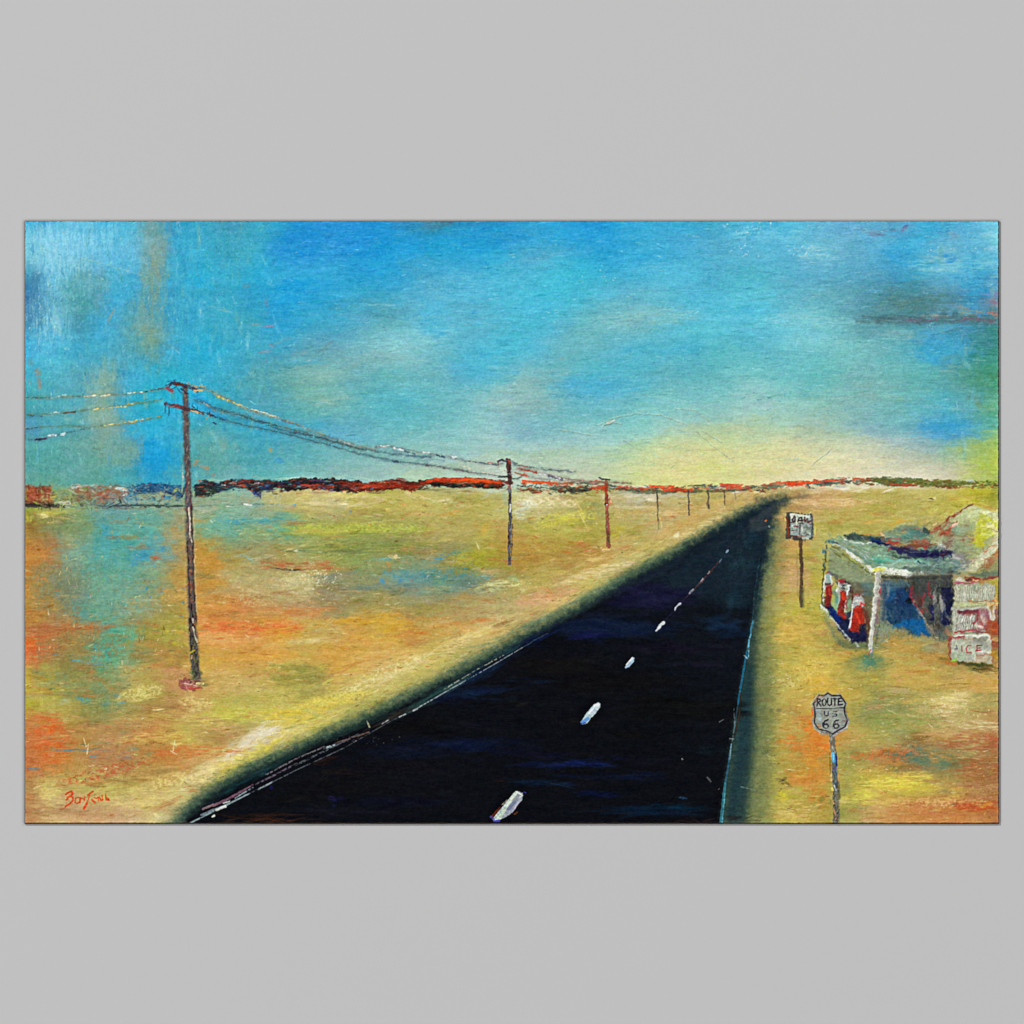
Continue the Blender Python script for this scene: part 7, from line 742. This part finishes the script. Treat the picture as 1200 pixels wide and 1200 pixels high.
line(RL((300, 785), (500, 790), (720, 780)), 2.6, 'e0e0d0', .85, ident=IC, h=.4, dry=.08, kind='h'); line(RL((240, 800), (300, 808), (400, 812)), 3, 'a4303c', .92, ident=IC, h=.3, dry=.04, kind='h'); line(RL((240, 820), (238, 900), (245, 1060)), 3.2, '8c3434', .8, ident=IC, dry=.12, kind='v'); line(RL((400, 830), (560, 835)), 1.4, 'b08068', .7, ident=IC, dry=.15); line(RL((560, 830), (700, 810)), 5, '7c7870', .75, ident=IC, soft=1.8, dry=.15); line(RL((690, 840), (740, 790)), 1.6, 'ece0b8', .8, ident=IC, h=.3); line(RL((745, 790), (755, 860)), 1.6, 'c03c38', .85, ident=IC)
line(RL((270, 860), (400, 870)), 4, 'c4c8b4', .7, ident=IC, soft=2, dry=.15); line(RL((550, 860), (640, 870), (700, 900)), 5, '8c8c84', .6, ident=IC, soft=2, dry=.2); line(RL((270, 1020), (400, 1030)), 6, 'a4b494', .7, ident=IC, soft=2.5, dry=.1); line(RL((560, 1020), (760, 1010)), 2., 'bc7454', .7, ident=IC, dry=.1); line(RL((560, 1060), (740, 1070)), 5, 'c0a480', .7, ident=IC, soft=2.5, dry=.1); line(RL((760, 860), (765, 1100)), 1.8, '94543c', .75, ident=IC, dry=.1, kind='v'); line(RL((520, 950), (530, 1080)), 3.2, 'd0d4bc', .7, ident=IC, soft=1.6, dry=.1)
line(RL((260, 1085), (310, 1085)), 3.4, '94c83c', .8, ident=IC, dry=.08); line(RL((600, 970), (740, 990)), 3, 'd4d4c8', .75, ident=IC, dry=.12); line(RL((770, 880), (845, 900)), 6, '8c3c2c', .7, soft=3, dry=.1); line(RL((780, 1000), (845, 1050)), 7, 'b8902c', .7, soft=4)
line(RL((340, 1115), (500, 1130), (760, 1140)), 3, '3c4424', .7, soft=2, dry=.05); line(RL((200, 700), (240, 790)), 5, 'a87c5c', .5, soft=3); line(RL((230, 720), (215, 780)), 1.5, 'b05c40', .6); line(RL((200, 1120), (320, 1130)), 4, 'c07034', .6, soft=2.5)

def smear(reg, amp, size, feather=8):
    '''drag the wet paint about: a small turbulent displacement of everything in the region'''
    i0, i1, j0, j1 = win(*reg); i0 = max(i0, 6); i1 = min(i1, NW - 6); j0 = max(j0, 6); j1 = min(j1, NH - 6)
    X = XX[j0:j1, i0:i1]; Y = YY[j0:j1, i0:i1]
    e = np.clip(np.minimum(np.minimum(X - reg[0], reg[2] - X), np.minimum(Y - reg[1], reg[3] - Y)) / feather, 0, 1) if feather else 1
    dx = vnoise(size, size, 71, 2)[j0:j1, i0:i1] * amp * e * S; dy = vnoise(size, size, 72, 2)[j0:j1, i0:i1] * amp * e * S
    fi = np.clip(np.arange(i0, i1)[None] + dx, 0, NW - 1.01); fj = np.clip(np.arange(j0, j1)[:, None] + dy, 0, NH - 1.01)
    a = fi.astype(int); b = fj.astype(int); u = (fi - a)[..., None]; v = (fj - b)[..., None]
    out = (IMG[b, a] * (1 - u) + IMG[b, a + 1] * u) * (1 - v) + (IMG[b + 1, a] * (1 - u) + IMG[b + 1, a + 1] * u) * v
    idn = ID[(fj + .5).astype(int), (fi + .5).astype(int)].copy()
    IMG[j0:j1, i0:i1] = out; ID[j0:j1, i0:i1] = idn
smear((X0, Y0, X1, 760), .6, 5, 6)
def restroke(reg, n, ang, sp, jit, LW=(4, 14), WW=(1, 3), a=.8, off=2.5):
    for _ in range(n):
        x = rng.uniform(reg[0], reg[2]); y = rng.uniform(reg[1], reg[3])
        i = int(np.clip((x + rng.normal(0, off) - X0) * S, 0, NW - 1)); j = int(np.clip((y + rng.normal(0, off) - Y0) * S, 0, NH - 1))
        stroke(x, y, rng.uniform(*LW), rng.uniform(*WW), math.radians(ang + rng.normal(0, sp)), np.clip(IMG[j, i] + rng.normal(0, jit) + rng.normal(0, jit * .4, 3), 0, 1).astype(np.float32), a * rng.uniform(.3, 1), .6, .15)
restroke((1085, 595, 1171, 668), 420, -40, 35, .06)
restroke((1030, 620, 1150, 672), 420, 6, 14, .05)
restroke((966, 625, 1030, 668), 120, 35, 12, .05)
for x, y, L, W, an, c in ((1050, 700, 14, 4, 80, '1c2c4c'), (1062, 690, 10, 3, 60, '2c2420'), (1044, 720, 14, 3, 80, '3c5c6c'), (1058, 718, 12, 4, 20, '0f2c50'), (1070, 730, 14, 4, 10, '145c94'), (1076, 700, 20, 3, 75, '6c3430'), (1085, 715, 20, 4, 70, '5c5c54'), (1095, 700, 24, 3, 85, '8c8c84'), (1100, 730, 20, 3, 80, '3c3430'), (1040, 690, 20, 3, 88, '6c7c84'), (1090, 740, 20, 4, 60, '84806c'), (1055, 742, 20, 4, 0, '8c8458'), (1106, 705, 18, 3, 85, 'a4a49c'), (1088, 690, 16, 3, 90, '7c3838'), (998, 700, 16, 3, 80, '5c3428'), (1008, 690, 14, 3, 80, '6c6450'), (990, 690, 10, 3, 70, '3c3c3c'), (1014, 720, 20, 3, 85, '7c4434'), (1012, 735, 14, 4, 80, '2c2028')):
    for _ in range(3): stroke(x + rng.normal(0, 2), y + rng.normal(0, 2), L * rng.uniform(.6, 1.1), W, math.radians(an + rng.normal(0, 12)), hexc(c), .7, .5, .2)
restroke((1030, 672, 1110, 750), 380, 80, 30, .06, (3, 10))
restroke((962, 660, 1020, 760), 260, 75, 30, .05, (2, 6), (1, 2))
restroke((1112, 680, 1171, 780), 240, 88, 14, .06, (3, 9), (1, 1.8), off=1.2)
restroke((922, 601, 953, 633), 110, 80, 40, .07, (2, 6), (1, 2), off=1.5)
restroke((192, 444, 240, 490), 46, 10, 50, .08, (3, 8), (1, 2)); restroke((228, 452, 300, 500), 60, 22, 10, .05, (5, 14), (1, 2)); restroke((580, 534, 670, 566), 70, 12, 14, .06, (4, 10), (1, 2))
restroke((210, 790, 240, 812), 60, 10, 30, .07, (3, 8), (1, 2))
smear((955, 590, 1171, 790), 1.0, 4.5, 6)
le = part('lettering', IC, 'crimson capitals ICE on the lowest panel')
line(RL((385, 905), (388, 970)), 1.6, 'a4444c', .75, ident=le, h=.2); line(RL((320, 900), (330, 940), (305, 945)), 1.6, '5c5c68', .7, ident=IC, dry=.1)
line(RL((500, 905), (460, 900), (440, 940), (450, 990), (500, 990)), 1.6, 'a8444c', .75, ident=le, h=.2, rough=.15); line(RL((570, 900), (575, 965)), 1.6, '9c4448', .75, ident=le, h=.2); line(RL((575, 905), (630, 900)), 1.7, '943c48', .9, ident=le, h=.2); line(RL((575, 935), (615, 932)), 1.3, '943c48', .85, ident=le); line(RL((560, 966), (620, 960)), 1.7, 'a83440', .9, ident=le, h=.2)
lt = part('lettering', B, 'dark plum scribbled capitals across the board')
line([(931, 604.5), (928.5, 609), (929.5, 612), (931.5, 611), (932, 606)], 1.7, '4c2c2c', .92, ident=lt, h=.2); line([(935, 611), (936.5, 607), (939, 606.5), (940, 610), (935.5, 610)], 2, '3c2828', .92, ident=lt, h=.2); line([(935.5, 613), (941, 613.5)], 1.6, '5c5044', .8, ident=lt)
line([(943, 606), (943.5, 611), (946, 608), (947, 611.5), (951, 610)], 1.9, '5c3434', .9, ident=lt, h=.2); line([(942, 609), (947, 612.5), (951, 611)], 1.4, '6c3c34', .8, ident=lt); line([(930.5, 616.5), (935, 617)], 1.8, '7c3444', .9, ident=lt); line([(927.5, 622), (934, 621)], 1.4, '4c4444', .8, ident=lt); line([(928, 628), (934, 628.5)], 1.6, '5c2c34', .8, ident=lt); line([(936, 628.5), (944, 628)], 1.6, '94604c', .7, ident=lt); line([(937.5, 614), (937, 626)], 2, '54584c', .75, ident=lt)

fp = [k for k, q in enumerate(PARTS) if q[0] == 'fuel_pump']
line(QL((110, 560), (112, 620), (104, 670)), 6.5, '842820', .7, 6, ident=fp[0], h=.3, dry=.12, kind='n'); line(QL((112, 580), (120, 610)), 3, 'b84430', .8, ident=fp[0], h=.3)
line(QL((200, 600), (196, 660), (180, 700), (205, 745)), 7, '7c2420', .7, 6, ident=fp[1], h=.3, dry=.12, kind='n'); line(QL((198, 605), (202, 635)), 4, 'cc4028', .85, ident=fp[1], h=.4); line(QL((172, 715), (210, 750)), 3, 'a83428', .8, ident=fp[1])
line(QL((290, 700), (288, 760), (270, 815)), 10, '9c281c', .75, 9, ident=fp[2], h=.3, dry=.1, kind='n'); line(QL((275, 720), (300, 780)), 3, 'cc3c24', .8, ident=fp[2], h=.4); line(QL((318, 700), (350, 760), (345, 830)), 5, '5c3028', .6, soft=2, dry=.1, kind='v'); line(QL((255, 690), (245, 780), (238, 808)), 1.6, 'e8e4dc', .85, ident=fp[2], h=.4)
line(QL((440, 500), (600, 508), (860, 500)), 4, '2c3034', .6, soft=2.4, dry=.1, kind='h'); line(QL((450, 520), (455, 640), (440, 760)), 4, '2c3c54', .5, soft=2.4, dry=.15, kind='v')
for x_ in (31, 38, 45, 52, 58, 92, 104, 116, 126): line([(x_, 571 + rng.uniform(-1, 1)), (x_ + rng.uniform(-2, 2), 586 + rng.uniform(-4, 3))], rng.uniform(2, 5), ['943c2c', '7c3424', 'a84c34', '5c3024'][int(x_) % 4], .3, ident=hills, dry=.3, kind='v', soft=1.4, h=.3)
line([(30, 591), (50, 592), (74, 592)], 3, '34302c', .75, dry=.15, kind='h'); line([(114, 593), (150, 592), (214, 593)], 2.2, '3c4c48', .7, dry=.2, kind='h')

restroke((29, 566, 160, 596), 170, 8, 35, .06, (4, 14), (1, 2.6), .85, 5)
# ------------------------------------------------------------------ route shield
SH = part('painted_route_shield', None, 'grey shield sign reading ROUTE US 66 on a thin post at the lower right')
def U(x, y): return (930 + x / 7.06, 800 + y / 7.06)
def UL(*p): return [U(*a) for a in p]
po = part('post', SH, 'mottled sign post with a blue patch')
ax = UL((318, 440), (322, 520), (335, 600), (340, 720), (348, 850), (345, 960), (350, 1060), (352, 1175))
line([(x + 3.6, y) for x, y in ax[3:]], 2, '5c5830', .35, soft=2.5)
line(ax, 6, '6c6c5c', .95, 7, ident=po, h=.35, rough=.8)
mottle(ax[:3], 5, 5, 'a8ac9c 5c5c50 d0d0bc 7c6c50', 30, po); mottle(ax[2:5], 5.5, 6, '2c4c5c 4c6c78 1c2c44 6c8c90', 50, po); mottle(ax[4:], 6, 6, '2c2c28 4c4c38 5c5848 8c7c58 34342c', 60, po)
line(UL((325, 590), (335, 650)), 4.2, '5cacd0', .9, ident=po, h=.3); line(UL((350, 600), (358, 690)), 2.2, '1c3474', .85, ident=po); line(UL((328, 600), (330, 640)), 1.4, '9cd8e8', .8, ident=po, h=.3); line(UL((330, 720), (350, 710)), 3, '6c5c90', .6, ident=po)
line(UL((310, 750), (312, 810)), 1.5, 'dcb880', .8, h=.3, dry=.12); line(UL((318, 875), (324, 890)), 2.4, 'ecd074', .9, h=.4); line(UL((365, 720), (372, 810)), 1.2, 'e09c5c', .8, h=.3, dry=.12, kind='v'); line(UL((325, 980), (332, 1000)), 1.8, 'e0a064', .8, h=.3); line(UL((328, 1040), (345, 1090), (350, 1130)), 1.2, 'd89464', .7, dry=.15); line(UL((335, 850), (350, 890)), 1.4, 'b4c4c4', .8, h=.3); line(UL((375, 850), (380, 960)), 2.4, '4c4828', .5, soft=2)
line(UL((300, 580), (305, 750)), 1.6, '5c4420', .5, dry=.1)
OUT = [(150, 170), (205, 88), (235, 100), (258, 92), (280, 68), (305, 92), (345, 98), (388, 90), (445, 170), (432, 205), (440, 260), (462, 315), (440, 380), (395, 405), (345, 430), (318, 458), (285, 430), (235, 425), (170, 375), (152, 330), (162, 250), (158, 215)]
poly(UL(*OUT), '85877c', .95, 1.2, .5, SH, .3)
mottle([U(290, 90), U(290, 440)], 30, 24, 'a0a69c 848c8c b0b4a4 7c8484', 90, SH, (1, 2.6), .5)
INN = [(165, 175), (212, 106), (250, 108), (283, 88), (318, 108), (385, 106), (430, 170), (418, 215), (424, 262), (444, 310), (425, 365), (370, 392), (320, 425), (270, 396), (210, 385), (172, 335), (178, 262), (174, 215)]
poly(UL(*INN), '9a9e94', .85, 1.2, .4, SH, .05)
bd = part('border_line', SH, 'dark outline just inside the shield edge'); line(UL(*(INN + [INN[0]])), 1.8, '2c2428', .92, ident=bd, h=.15, rough=.3, dry=.02); line(UL((440, 305), (425, 365), (370, 392), (320, 425)), 1., '5c2c54', .7, ident=bd)
bar = part('border_line', SH, 'dark bar beneath the word ROUTE'); line(UL((190, 213), (300, 216), (415, 206)), 1.2, '302c30', .92, ident=bar, h=.15, rough=.2)
restroke((951, 811, 994, 863), 120, 60, 60, .035, (2, 6), (.8, 1.8), .6, 1.2); line(UL((205, 110), (165, 165), (172, 215)), 1.5, 'a87850', .45, ident=SH, soft=1.4, dry=.2)
line(UL((142, 175), (200, 96)), 1., 'c0c0a8', .7, ident=SH, h=.3); line(UL((160, 330), (180, 385), (240, 425)), 1.6, 'b4b8a8', .7, ident=SH, h=.3, dry=.1); line(UL((330, 440), (440, 370), (458, 320)), 1.8, 'c0b4a8', .8, ident=SH, h=.3, dry=.06); line(UL((205, 350), (220, 370)), 2.2, 'dc9058', .8, ident=SH); line(UL((152, 220), (160, 270)), 1.6, 'd8502c', .7); line(UL((185, 150), (205, 118), (250, 112)), 2, 'c09878', .5, ident=SH, soft=1.5, dry=.15); line(UL((210, 270), (220, 300)), 4, 'a8bcc4', .6, ident=SH, soft=2)
def glyph(strokes, x, y, w, h, col, lw, lab):
    i = part('lettering', SH, lab)
    for s in strokes: line([U(x + a * w, y + b * h) for a, b in s], lw * 1.2, col, .9, ident=i, h=.12, rough=.35, soft=1., cj=.2)
circ = lambda cx, cy, rx, ry, a0=0, a1=360, n=14: [(cx + rx * math.cos(math.radians(a0 + (a1 - a0) * k / n)), cy + ry * math.sin(math.radians(a0 + (a1 - a0) * k / n))) for k in range(n + 1)]
dk = '2c2430'
for x_, y_, c_ in ((955, 816, 'a88860'), (960, 850, 'a07c54'), (990, 845, '7c6c58'), (985, 818, '8c8478'), (972, 858, '6c6458'), (958, 832, '9cacb0')): stroke(x_, y_, 7, 3, rng.uniform(-1, 1), hexc(c_), .55, .6)
glyph([[(0, 1), (.1, 0)], [(.1, .02), (.8, .1), (.85, .35), (.1, .52)], [(.35, .55), (1, 1)]], 194, 132, 32, 62, dk, 1.35, 'letter R of ROUTE')
glyph([circ(.5, .5, .5, .5)], 236, 133, 34, 58, dk, 1.35, 'letter O of ROUTE')
glyph([[(0, 0), (.05, .8), (.5, 1), (.95, .8), (1, 0)]], 281, 131, 32, 60, dk, 1.35, 'letter U of ROUTE')
glyph([[(0, 0), (1, 0)], [(.5, 0), (.5, 1)]], 324, 132, 34, 56, dk, 1.3, 'letter T of ROUTE')
glyph([[(1, .02), (0, .05), (0, .95), (1, .9)], [(0, .5), (.8, .45)]], 371, 128, 32, 58, dk, 1.3, 'letter E of ROUTE')
glyph([[(0, 0), (.05, .8), (.5, 1), (.95, .8), (1, 0)]], 255, 240, 32, 35, '34384c', 1.1, 'letter U of US'); glyph([[(1, .05), (.2, .1), (.1, .4), (.95, .6), (.9, .95), (0, .95)]], 322, 236, 36, 44, '34384c', .95, 'letter S of US')
six = [[(.85, .02), (.4, .1), (.08, .45), (.05, .75), (.35, 1), (.75, .97), (.95, .72), (.7, .5), (.3, .52), (.1, .7)]]
glyph(six, 240, 306, 52, 72, '2c2838', 1.6, 'left figure 6'); glyph(six, 326, 306, 52, 70, '2c2838', 1.6, 'right figure 6')

# ------------------------------------------------------------------ signature in orange-red
SG = part('signature', None, 'orange red brush signature in the lower left corner')
def Z(*p): return [(70 + x / 17.14, 915 + y / 17.14) for x, y in p]
for pts, w in (([(120, 275), (170, 235), (230, 205), (262, 245), (240, 290), (170, 330), (135, 380)], 2.1), ([(200, 300), (260, 330), (268, 390), (200, 460), (115, 515)], 2.), ([(300, 420), (320, 350), (370, 330), (395, 340)], 1.3), ([(305, 435), (350, 455), (405, 430)], 1.5), ([(415, 345), (405, 430)], 1.9), ([(430, 350), (480, 345), (490, 400)], 1.3), ([(495, 310), (500, 400)], 1.1),
               ([(570, 290), (610, 250), (670, 215)], 2.2), ([(600, 300), (580, 360), (545, 440), (490, 565)], 1.6), ([(540, 460), (485, 560)], 2.4), ([(645, 380), (710, 435)], 2.2), ([(700, 340), (740, 360), (770, 330), (780, 390)], 1.3), ([(790, 330), (830, 390), (870, 385)], 1.5), ([(850, 290), (860, 380)], 1.2), ([(920, 260), (925, 380), (990, 385)], 1.5), ([(930, 330), (980, 370)], 1.6)):
    line(Z(*pts), w * 1.15, 'd04a20', .9, ident=SG, h=.2, rough=.3, soft=1.2, cj=.12, dry=.05)

# painted rim: darkest along the bottom and right, thinner and paler along the left and top
for pts, w_, c, a_ in (([(X0, Y1 - .5), (X1, Y1 - .5)], 2.6, '2c2218', .85), ([(X1 - .5, Y0), (X1 - .5, Y1)], 2.4, '2c2a2c', .8), ([(X0 + .3, Y0), (X0 + .3, Y1)], 1.8, '5c6c70', .6), ([(X0, Y0 + .2), (X1, Y0 + .2)], 1.4, '5c7c84', .5)):
    line(pts, w_, c, a_, soft=.8, h=0, rough=.3)
# ------------------------------------------------------------------ surface grain of the whole sheet
lum = IMG.mean(2)
weave = (np.sin(XX * 2 * np.pi / 1.7 + vnoise(30, 30, 21, 2) * 5) * np.sin(YY * 2 * np.pi / 1.7 + vnoise(30, 30, 22, 2) * 5)).astype(np.float32)
g1 = vnoise(1.5, 1.3, 31, 1); g2 = vnoise(12, 1.4, 32, 2); g3 = vnoise(3.4, 2.8, 33, 2); g4 = vnoise(30, 7, 34, 3)
amp = .35 + .65 * np.clip(lum / .45, 0, 1)
g5 = vnoise(1.6, 8, 35, 2); vert = np.clip((330 - XX) / 120, 0, 1) * (YY < 572)
IMG += (amp * (.016 * g1 + .014 * (g2 * (1 - vert) + g5 * vert) + .016 * g3 + .018 * g4))[..., None]
for c in range(3): IMG[..., c] += amp * .014 * vnoise(5, 2.4, 40 + c, 2)
IMG += .42 * (IMG - boxblur(IMG, 3)); IMG += .12 * (IMG - boxblur(IMG, 14))        # crisp paint ridges and pigment edges
IMG = np.clip(IMG, .012, .97)
H += .022 * weave + .03 * g1 + .04 * g2 + .025 * g3 + .03 * DRYN
H += np.clip((330 - XX) / 200, 0, 1) * np.clip((480 - YY) / 200, 0, 1) * .10 * (g1 + DRYN)
H = np.clip(H, -.2, 1.1)
LIN = np.where(IMG <= .04045, IMG / 12.92, ((IMG + .055) / 1.055) ** 2.4).astype(np.float32)

EMPT = [(k, PARTS[k][0]) for k in range(len(PARTS)) if not (ID == k).any()]; print('parts', len(PARTS), 'without paint', EMPT)
if bpy is None:
    import OpenImageIO as oiio
    full = np.full((1200, 1200, 3), .753, np.float32)
    iy = np.clip(((np.arange(1200) + .5 - Y0) / (Y1 - Y0) * NH), 0, NH - 1).astype(int); ix = np.clip(((np.arange(1200) + .5 - X0) / (X1 - X0) * NW), 0, NW - 1).astype(int)
    full[259:966, 29:1171] = IMG[iy[259:966]][:, ix[29:1171]]
    o = oiio.ImageOutput.create('/workdir/prev.png'); o.open('/workdir/prev.png', oiio.ImageSpec(1200, 1200, 3, 'uint8')); o.write_image(full); o.close()
    sys.exit()

# ================================================================== scene
scene = bpy.context.scene; col = scene.collection
MM = .001
def wx_(x): return (x - 600) * MM
def wz_(y): return (600 - y) * MM
TH = 3.2 * MM                                    # depth of the canvas panel off the wall

def mat(name):
    m = bpy.data.materials.new(name); m.use_nodes = True; nt = m.node_tree
    b = nt.nodes['Principled BSDF']; return m, nt, b
mp, nt, b = mat('oil_paint')
at = nt.nodes.new('ShaderNodeVertexColor'); at.layer_name = 'paint'
nt.links.new(at.outputs['Color'], b.inputs['Base Color'])
b.inputs['Roughness'].default_value = .3; b.inputs['Specular IOR Level'].default_value = .15
mc, nt, b = mat('primed_canvas_edge')
nz = nt.nodes.new('ShaderNodeTexNoise'); nz.inputs['Scale'].default_value = 90; cr = nt.nodes.new('ShaderNodeValToRGB')
cr.color_ramp.elements[0].color = (.05, .045, .04, 1); cr.color_ramp.elements[1].color = (.12, .1, .085, 1)
nt.links.new(nz.outputs['Fac'], cr.inputs['Fac']); nt.links.new(cr.outputs['Color'], b.inputs['Base Color']); b.inputs['Roughness'].default_value = .8
mw, nt, b = mat('grey_wall')
nz = nt.nodes.new('ShaderNodeTexNoise'); nz.inputs['Scale'].default_value = 3; cr = nt.nodes.new('ShaderNodeValToRGB')
WALL = .527
cr.color_ramp.elements[0].color = (WALL * .997,) * 3 + (1,); cr.color_ramp.elements[1].color = (WALL * 1.003,) * 3 + (1,)
nt.links.new(nz.outputs['Fac'], cr.inputs['Fac']); nt.links.new(cr.outputs['Color'], b.inputs['Base Color']); b.inputs['Roughness'].default_value = 1; b.inputs['Specular IOR Level'].default_value = 0

def mesh_obj(name, verts, faces, m, parent=None):
    me = bpy.data.meshes.new(name); me.from_pydata(verts, [], faces); me.materials.append(m); me.update()
    o = bpy.data.objects.new(name, me); col.objects.link(o); o.parent = parent; return o

w = mesh_obj('wall', [(-3, 0, -3), (3, 0, -3), (3, 0, 3), (-3, 0, 3)], [(0, 1, 2, 3)], mw)
w['kind'] = 'structure'

root = bpy.data.objects.new('painting', None); col.objects.link(root); root.location = (0, 0, 0)
root['label'] = 'unframed oil painting of a desert highway, utility poles and gas station on grey wall'
root['category'] = 'painting'

# canvas panel: sides and back, front rim slightly rounded
ch = .9 * MM
ex0, ex1, ez0, ez1 = wx_(X0) - 0, wx_(X1) + 0, wz_(Y1), wz_(Y0)
def ring(i, y): return [(ex0 + i, y, ez0 + i), (ex1 - i, y, ez0 + i), (ex1 - i, y, ez1 - i), (ex0 + i, y, ez1 - i)]
V = ring(0, -.0002) + ring(0, -TH + ch) + ring(.0004, -TH + .15 * MM) + ring(.004, -TH + .6 * MM)
F = [(3, 2, 1, 0)]
for k in range(3):
    for s in range(4): a = k * 4; F.append((a + s, a + (s + 1) % 4, a + 4 + (s + 1) % 4, a + 4 + s))
mesh_obj('canvas', V, F, mc, root)

# relief sheet, split into its painted parts
gx = wx_(X0) + (np.arange(NW + 1) / NW) * (wx_(X1) - wx_(X0)); gz = wz_(Y0) + (np.arange(NH + 1) / NH) * (wz_(Y1) - wz_(Y0))
m = .35 * MM
gx = np.clip(gx, ex0 + m, ex1 - m); gz = np.clip(gz, ez0 + m, ez1 - m)
Hp = np.pad(H, 1, mode='edge'); Hv = (Hp[:-1, :-1] + Hp[1:, :-1] + Hp[:-1, 1:] + Hp[1:, 1:]) / 4
Cp = np.pad(LIN, ((1, 1), (1, 1), (0, 0)), mode='edge'); Cv = (Cp[:-1, :-1] + Cp[1:, :-1] + Cp[:-1, 1:] + Cp[1:, 1:]) / 4
dist = np.minimum(np.minimum(np.arange(NW + 1)[None], NW - np.arange(NW + 1)[None]), np.minimum(np.arange(NH + 1)[:, None], NH - np.arange(NH + 1)[:, None])) / S
rim = np.clip(1 - dist / 1.4, 0, 1) ** 2
PY = -TH - Hv * MM * 1.25 + rim * .9 * MM
GX, GZ = np.meshgrid(gx, gz)
P3D = np.stack([GX, PY, GZ], -1).astype(np.float32).reshape(-1, 3)
Cf = Cv.reshape(-1, 3).astype(np.float32)
vid = np.arange((NW + 1) * (NH + 1)).reshape(NH + 1, NW + 1)
quad = np.stack([vid[1:, :-1], vid[1:, 1:], vid[:-1, 1:], vid[:-1, :-1]], -1).reshape(-1, 4)
idf = ID.reshape(-1)
objs = {}
for k, (name, parent, label) in enumerate(PARTS):
    sel = np.nonzero(idf == k)[0]
    if len(sel) == 0:
        print('EMPTY PART', name, label); objs[k] = None; continue
    q = quad[sel]; u, inv = np.unique(q.reshape(-1), return_inverse=True)
    me = bpy.data.meshes.new(name); n = len(sel)
    me.vertices.add(len(u)); me.vertices.foreach_set('co', P3D[u].reshape(-1))
    me.loops.add(n * 4); me.loops.foreach_set('vertex_index', inv.astype(np.int32).reshape(-1))
    me.polygons.add(n); me.polygons.foreach_set('loop_start', np.arange(0, n * 4, 4, dtype=np.int32))
    me.polygons.foreach_set('loop_total', np.full(n, 4, np.int32))
    ca_ = me.color_attributes.new('paint', 'FLOAT_COLOR', 'POINT')
    ca_.data.foreach_set('color', np.concatenate([Cf[u], np.ones((len(u), 1), np.float32)], 1).reshape(-1))
    me.materials.append(mp); me.update(calc_edges=True); me.validate()
    o = bpy.data.objects.new(name, me); col.objects.link(o)
    o.parent = root if parent is None or objs.get(parent) is None else objs[parent]
    if label: o['label'] = label
    objs[k] = o

# ------------------------------------------------------------------ light: copy-stand lamps well off the axis, so dark glossy paint stays dark
world = bpy.data.worlds.new('World'); scene.world = world; world.use_nodes = True
world.node_tree.nodes['Background'].inputs['Color'].default_value = (0, 0, 0, 1); world.node_tree.nodes['Background'].inputs['Strength'].default_value = 0
from mathutils import Vector
def lamp(name, loc, size, power):
    l = bpy.data.lights.new(name, 'AREA'); l.shape = 'SQUARE'; l.size = size; l.energy = power
    o = bpy.data.objects.new(name, l); col.objects.link(o); o.location = loc
    o.rotation_euler = (Vector((0, 0, 0)) - Vector(loc)).to_track_quat('-Z', 'Y').to_euler()
KP = 1900
lamp('key_lamp', (-13, -16, 12), 1.4, KP * 1.95)
lamp('fill_lamp', (15, -16, -11), 12, KP * 1.05)
lamp('fill_lamp', (15, -16, 12), 12, KP * .95)
lamp('fill_lamp', (-15, -16, -11), 12, KP * .95)

cd_ = bpy.data.cameras.new('camera'); cam = bpy.data.objects.new('camera', cd_); col.objects.link(cam)
cam.location = (0, -6, 0); cam.rotation_euler = (math.radians(90), 0, 0)
cd_.sensor_width = 36; cd_.lens = 36 * (6 - TH) / 1.2; cd_.clip_end = 100
scene.camera = cam
scene.render.engine = 'CYCLES'; scene.cycles.filter_width = 1.0
scene.view_settings.view_transform = 'Standard'; scene.view_settings.look = 'None'; scene.view_settings.exposure = 0; scene.view_settings.gamma = 1
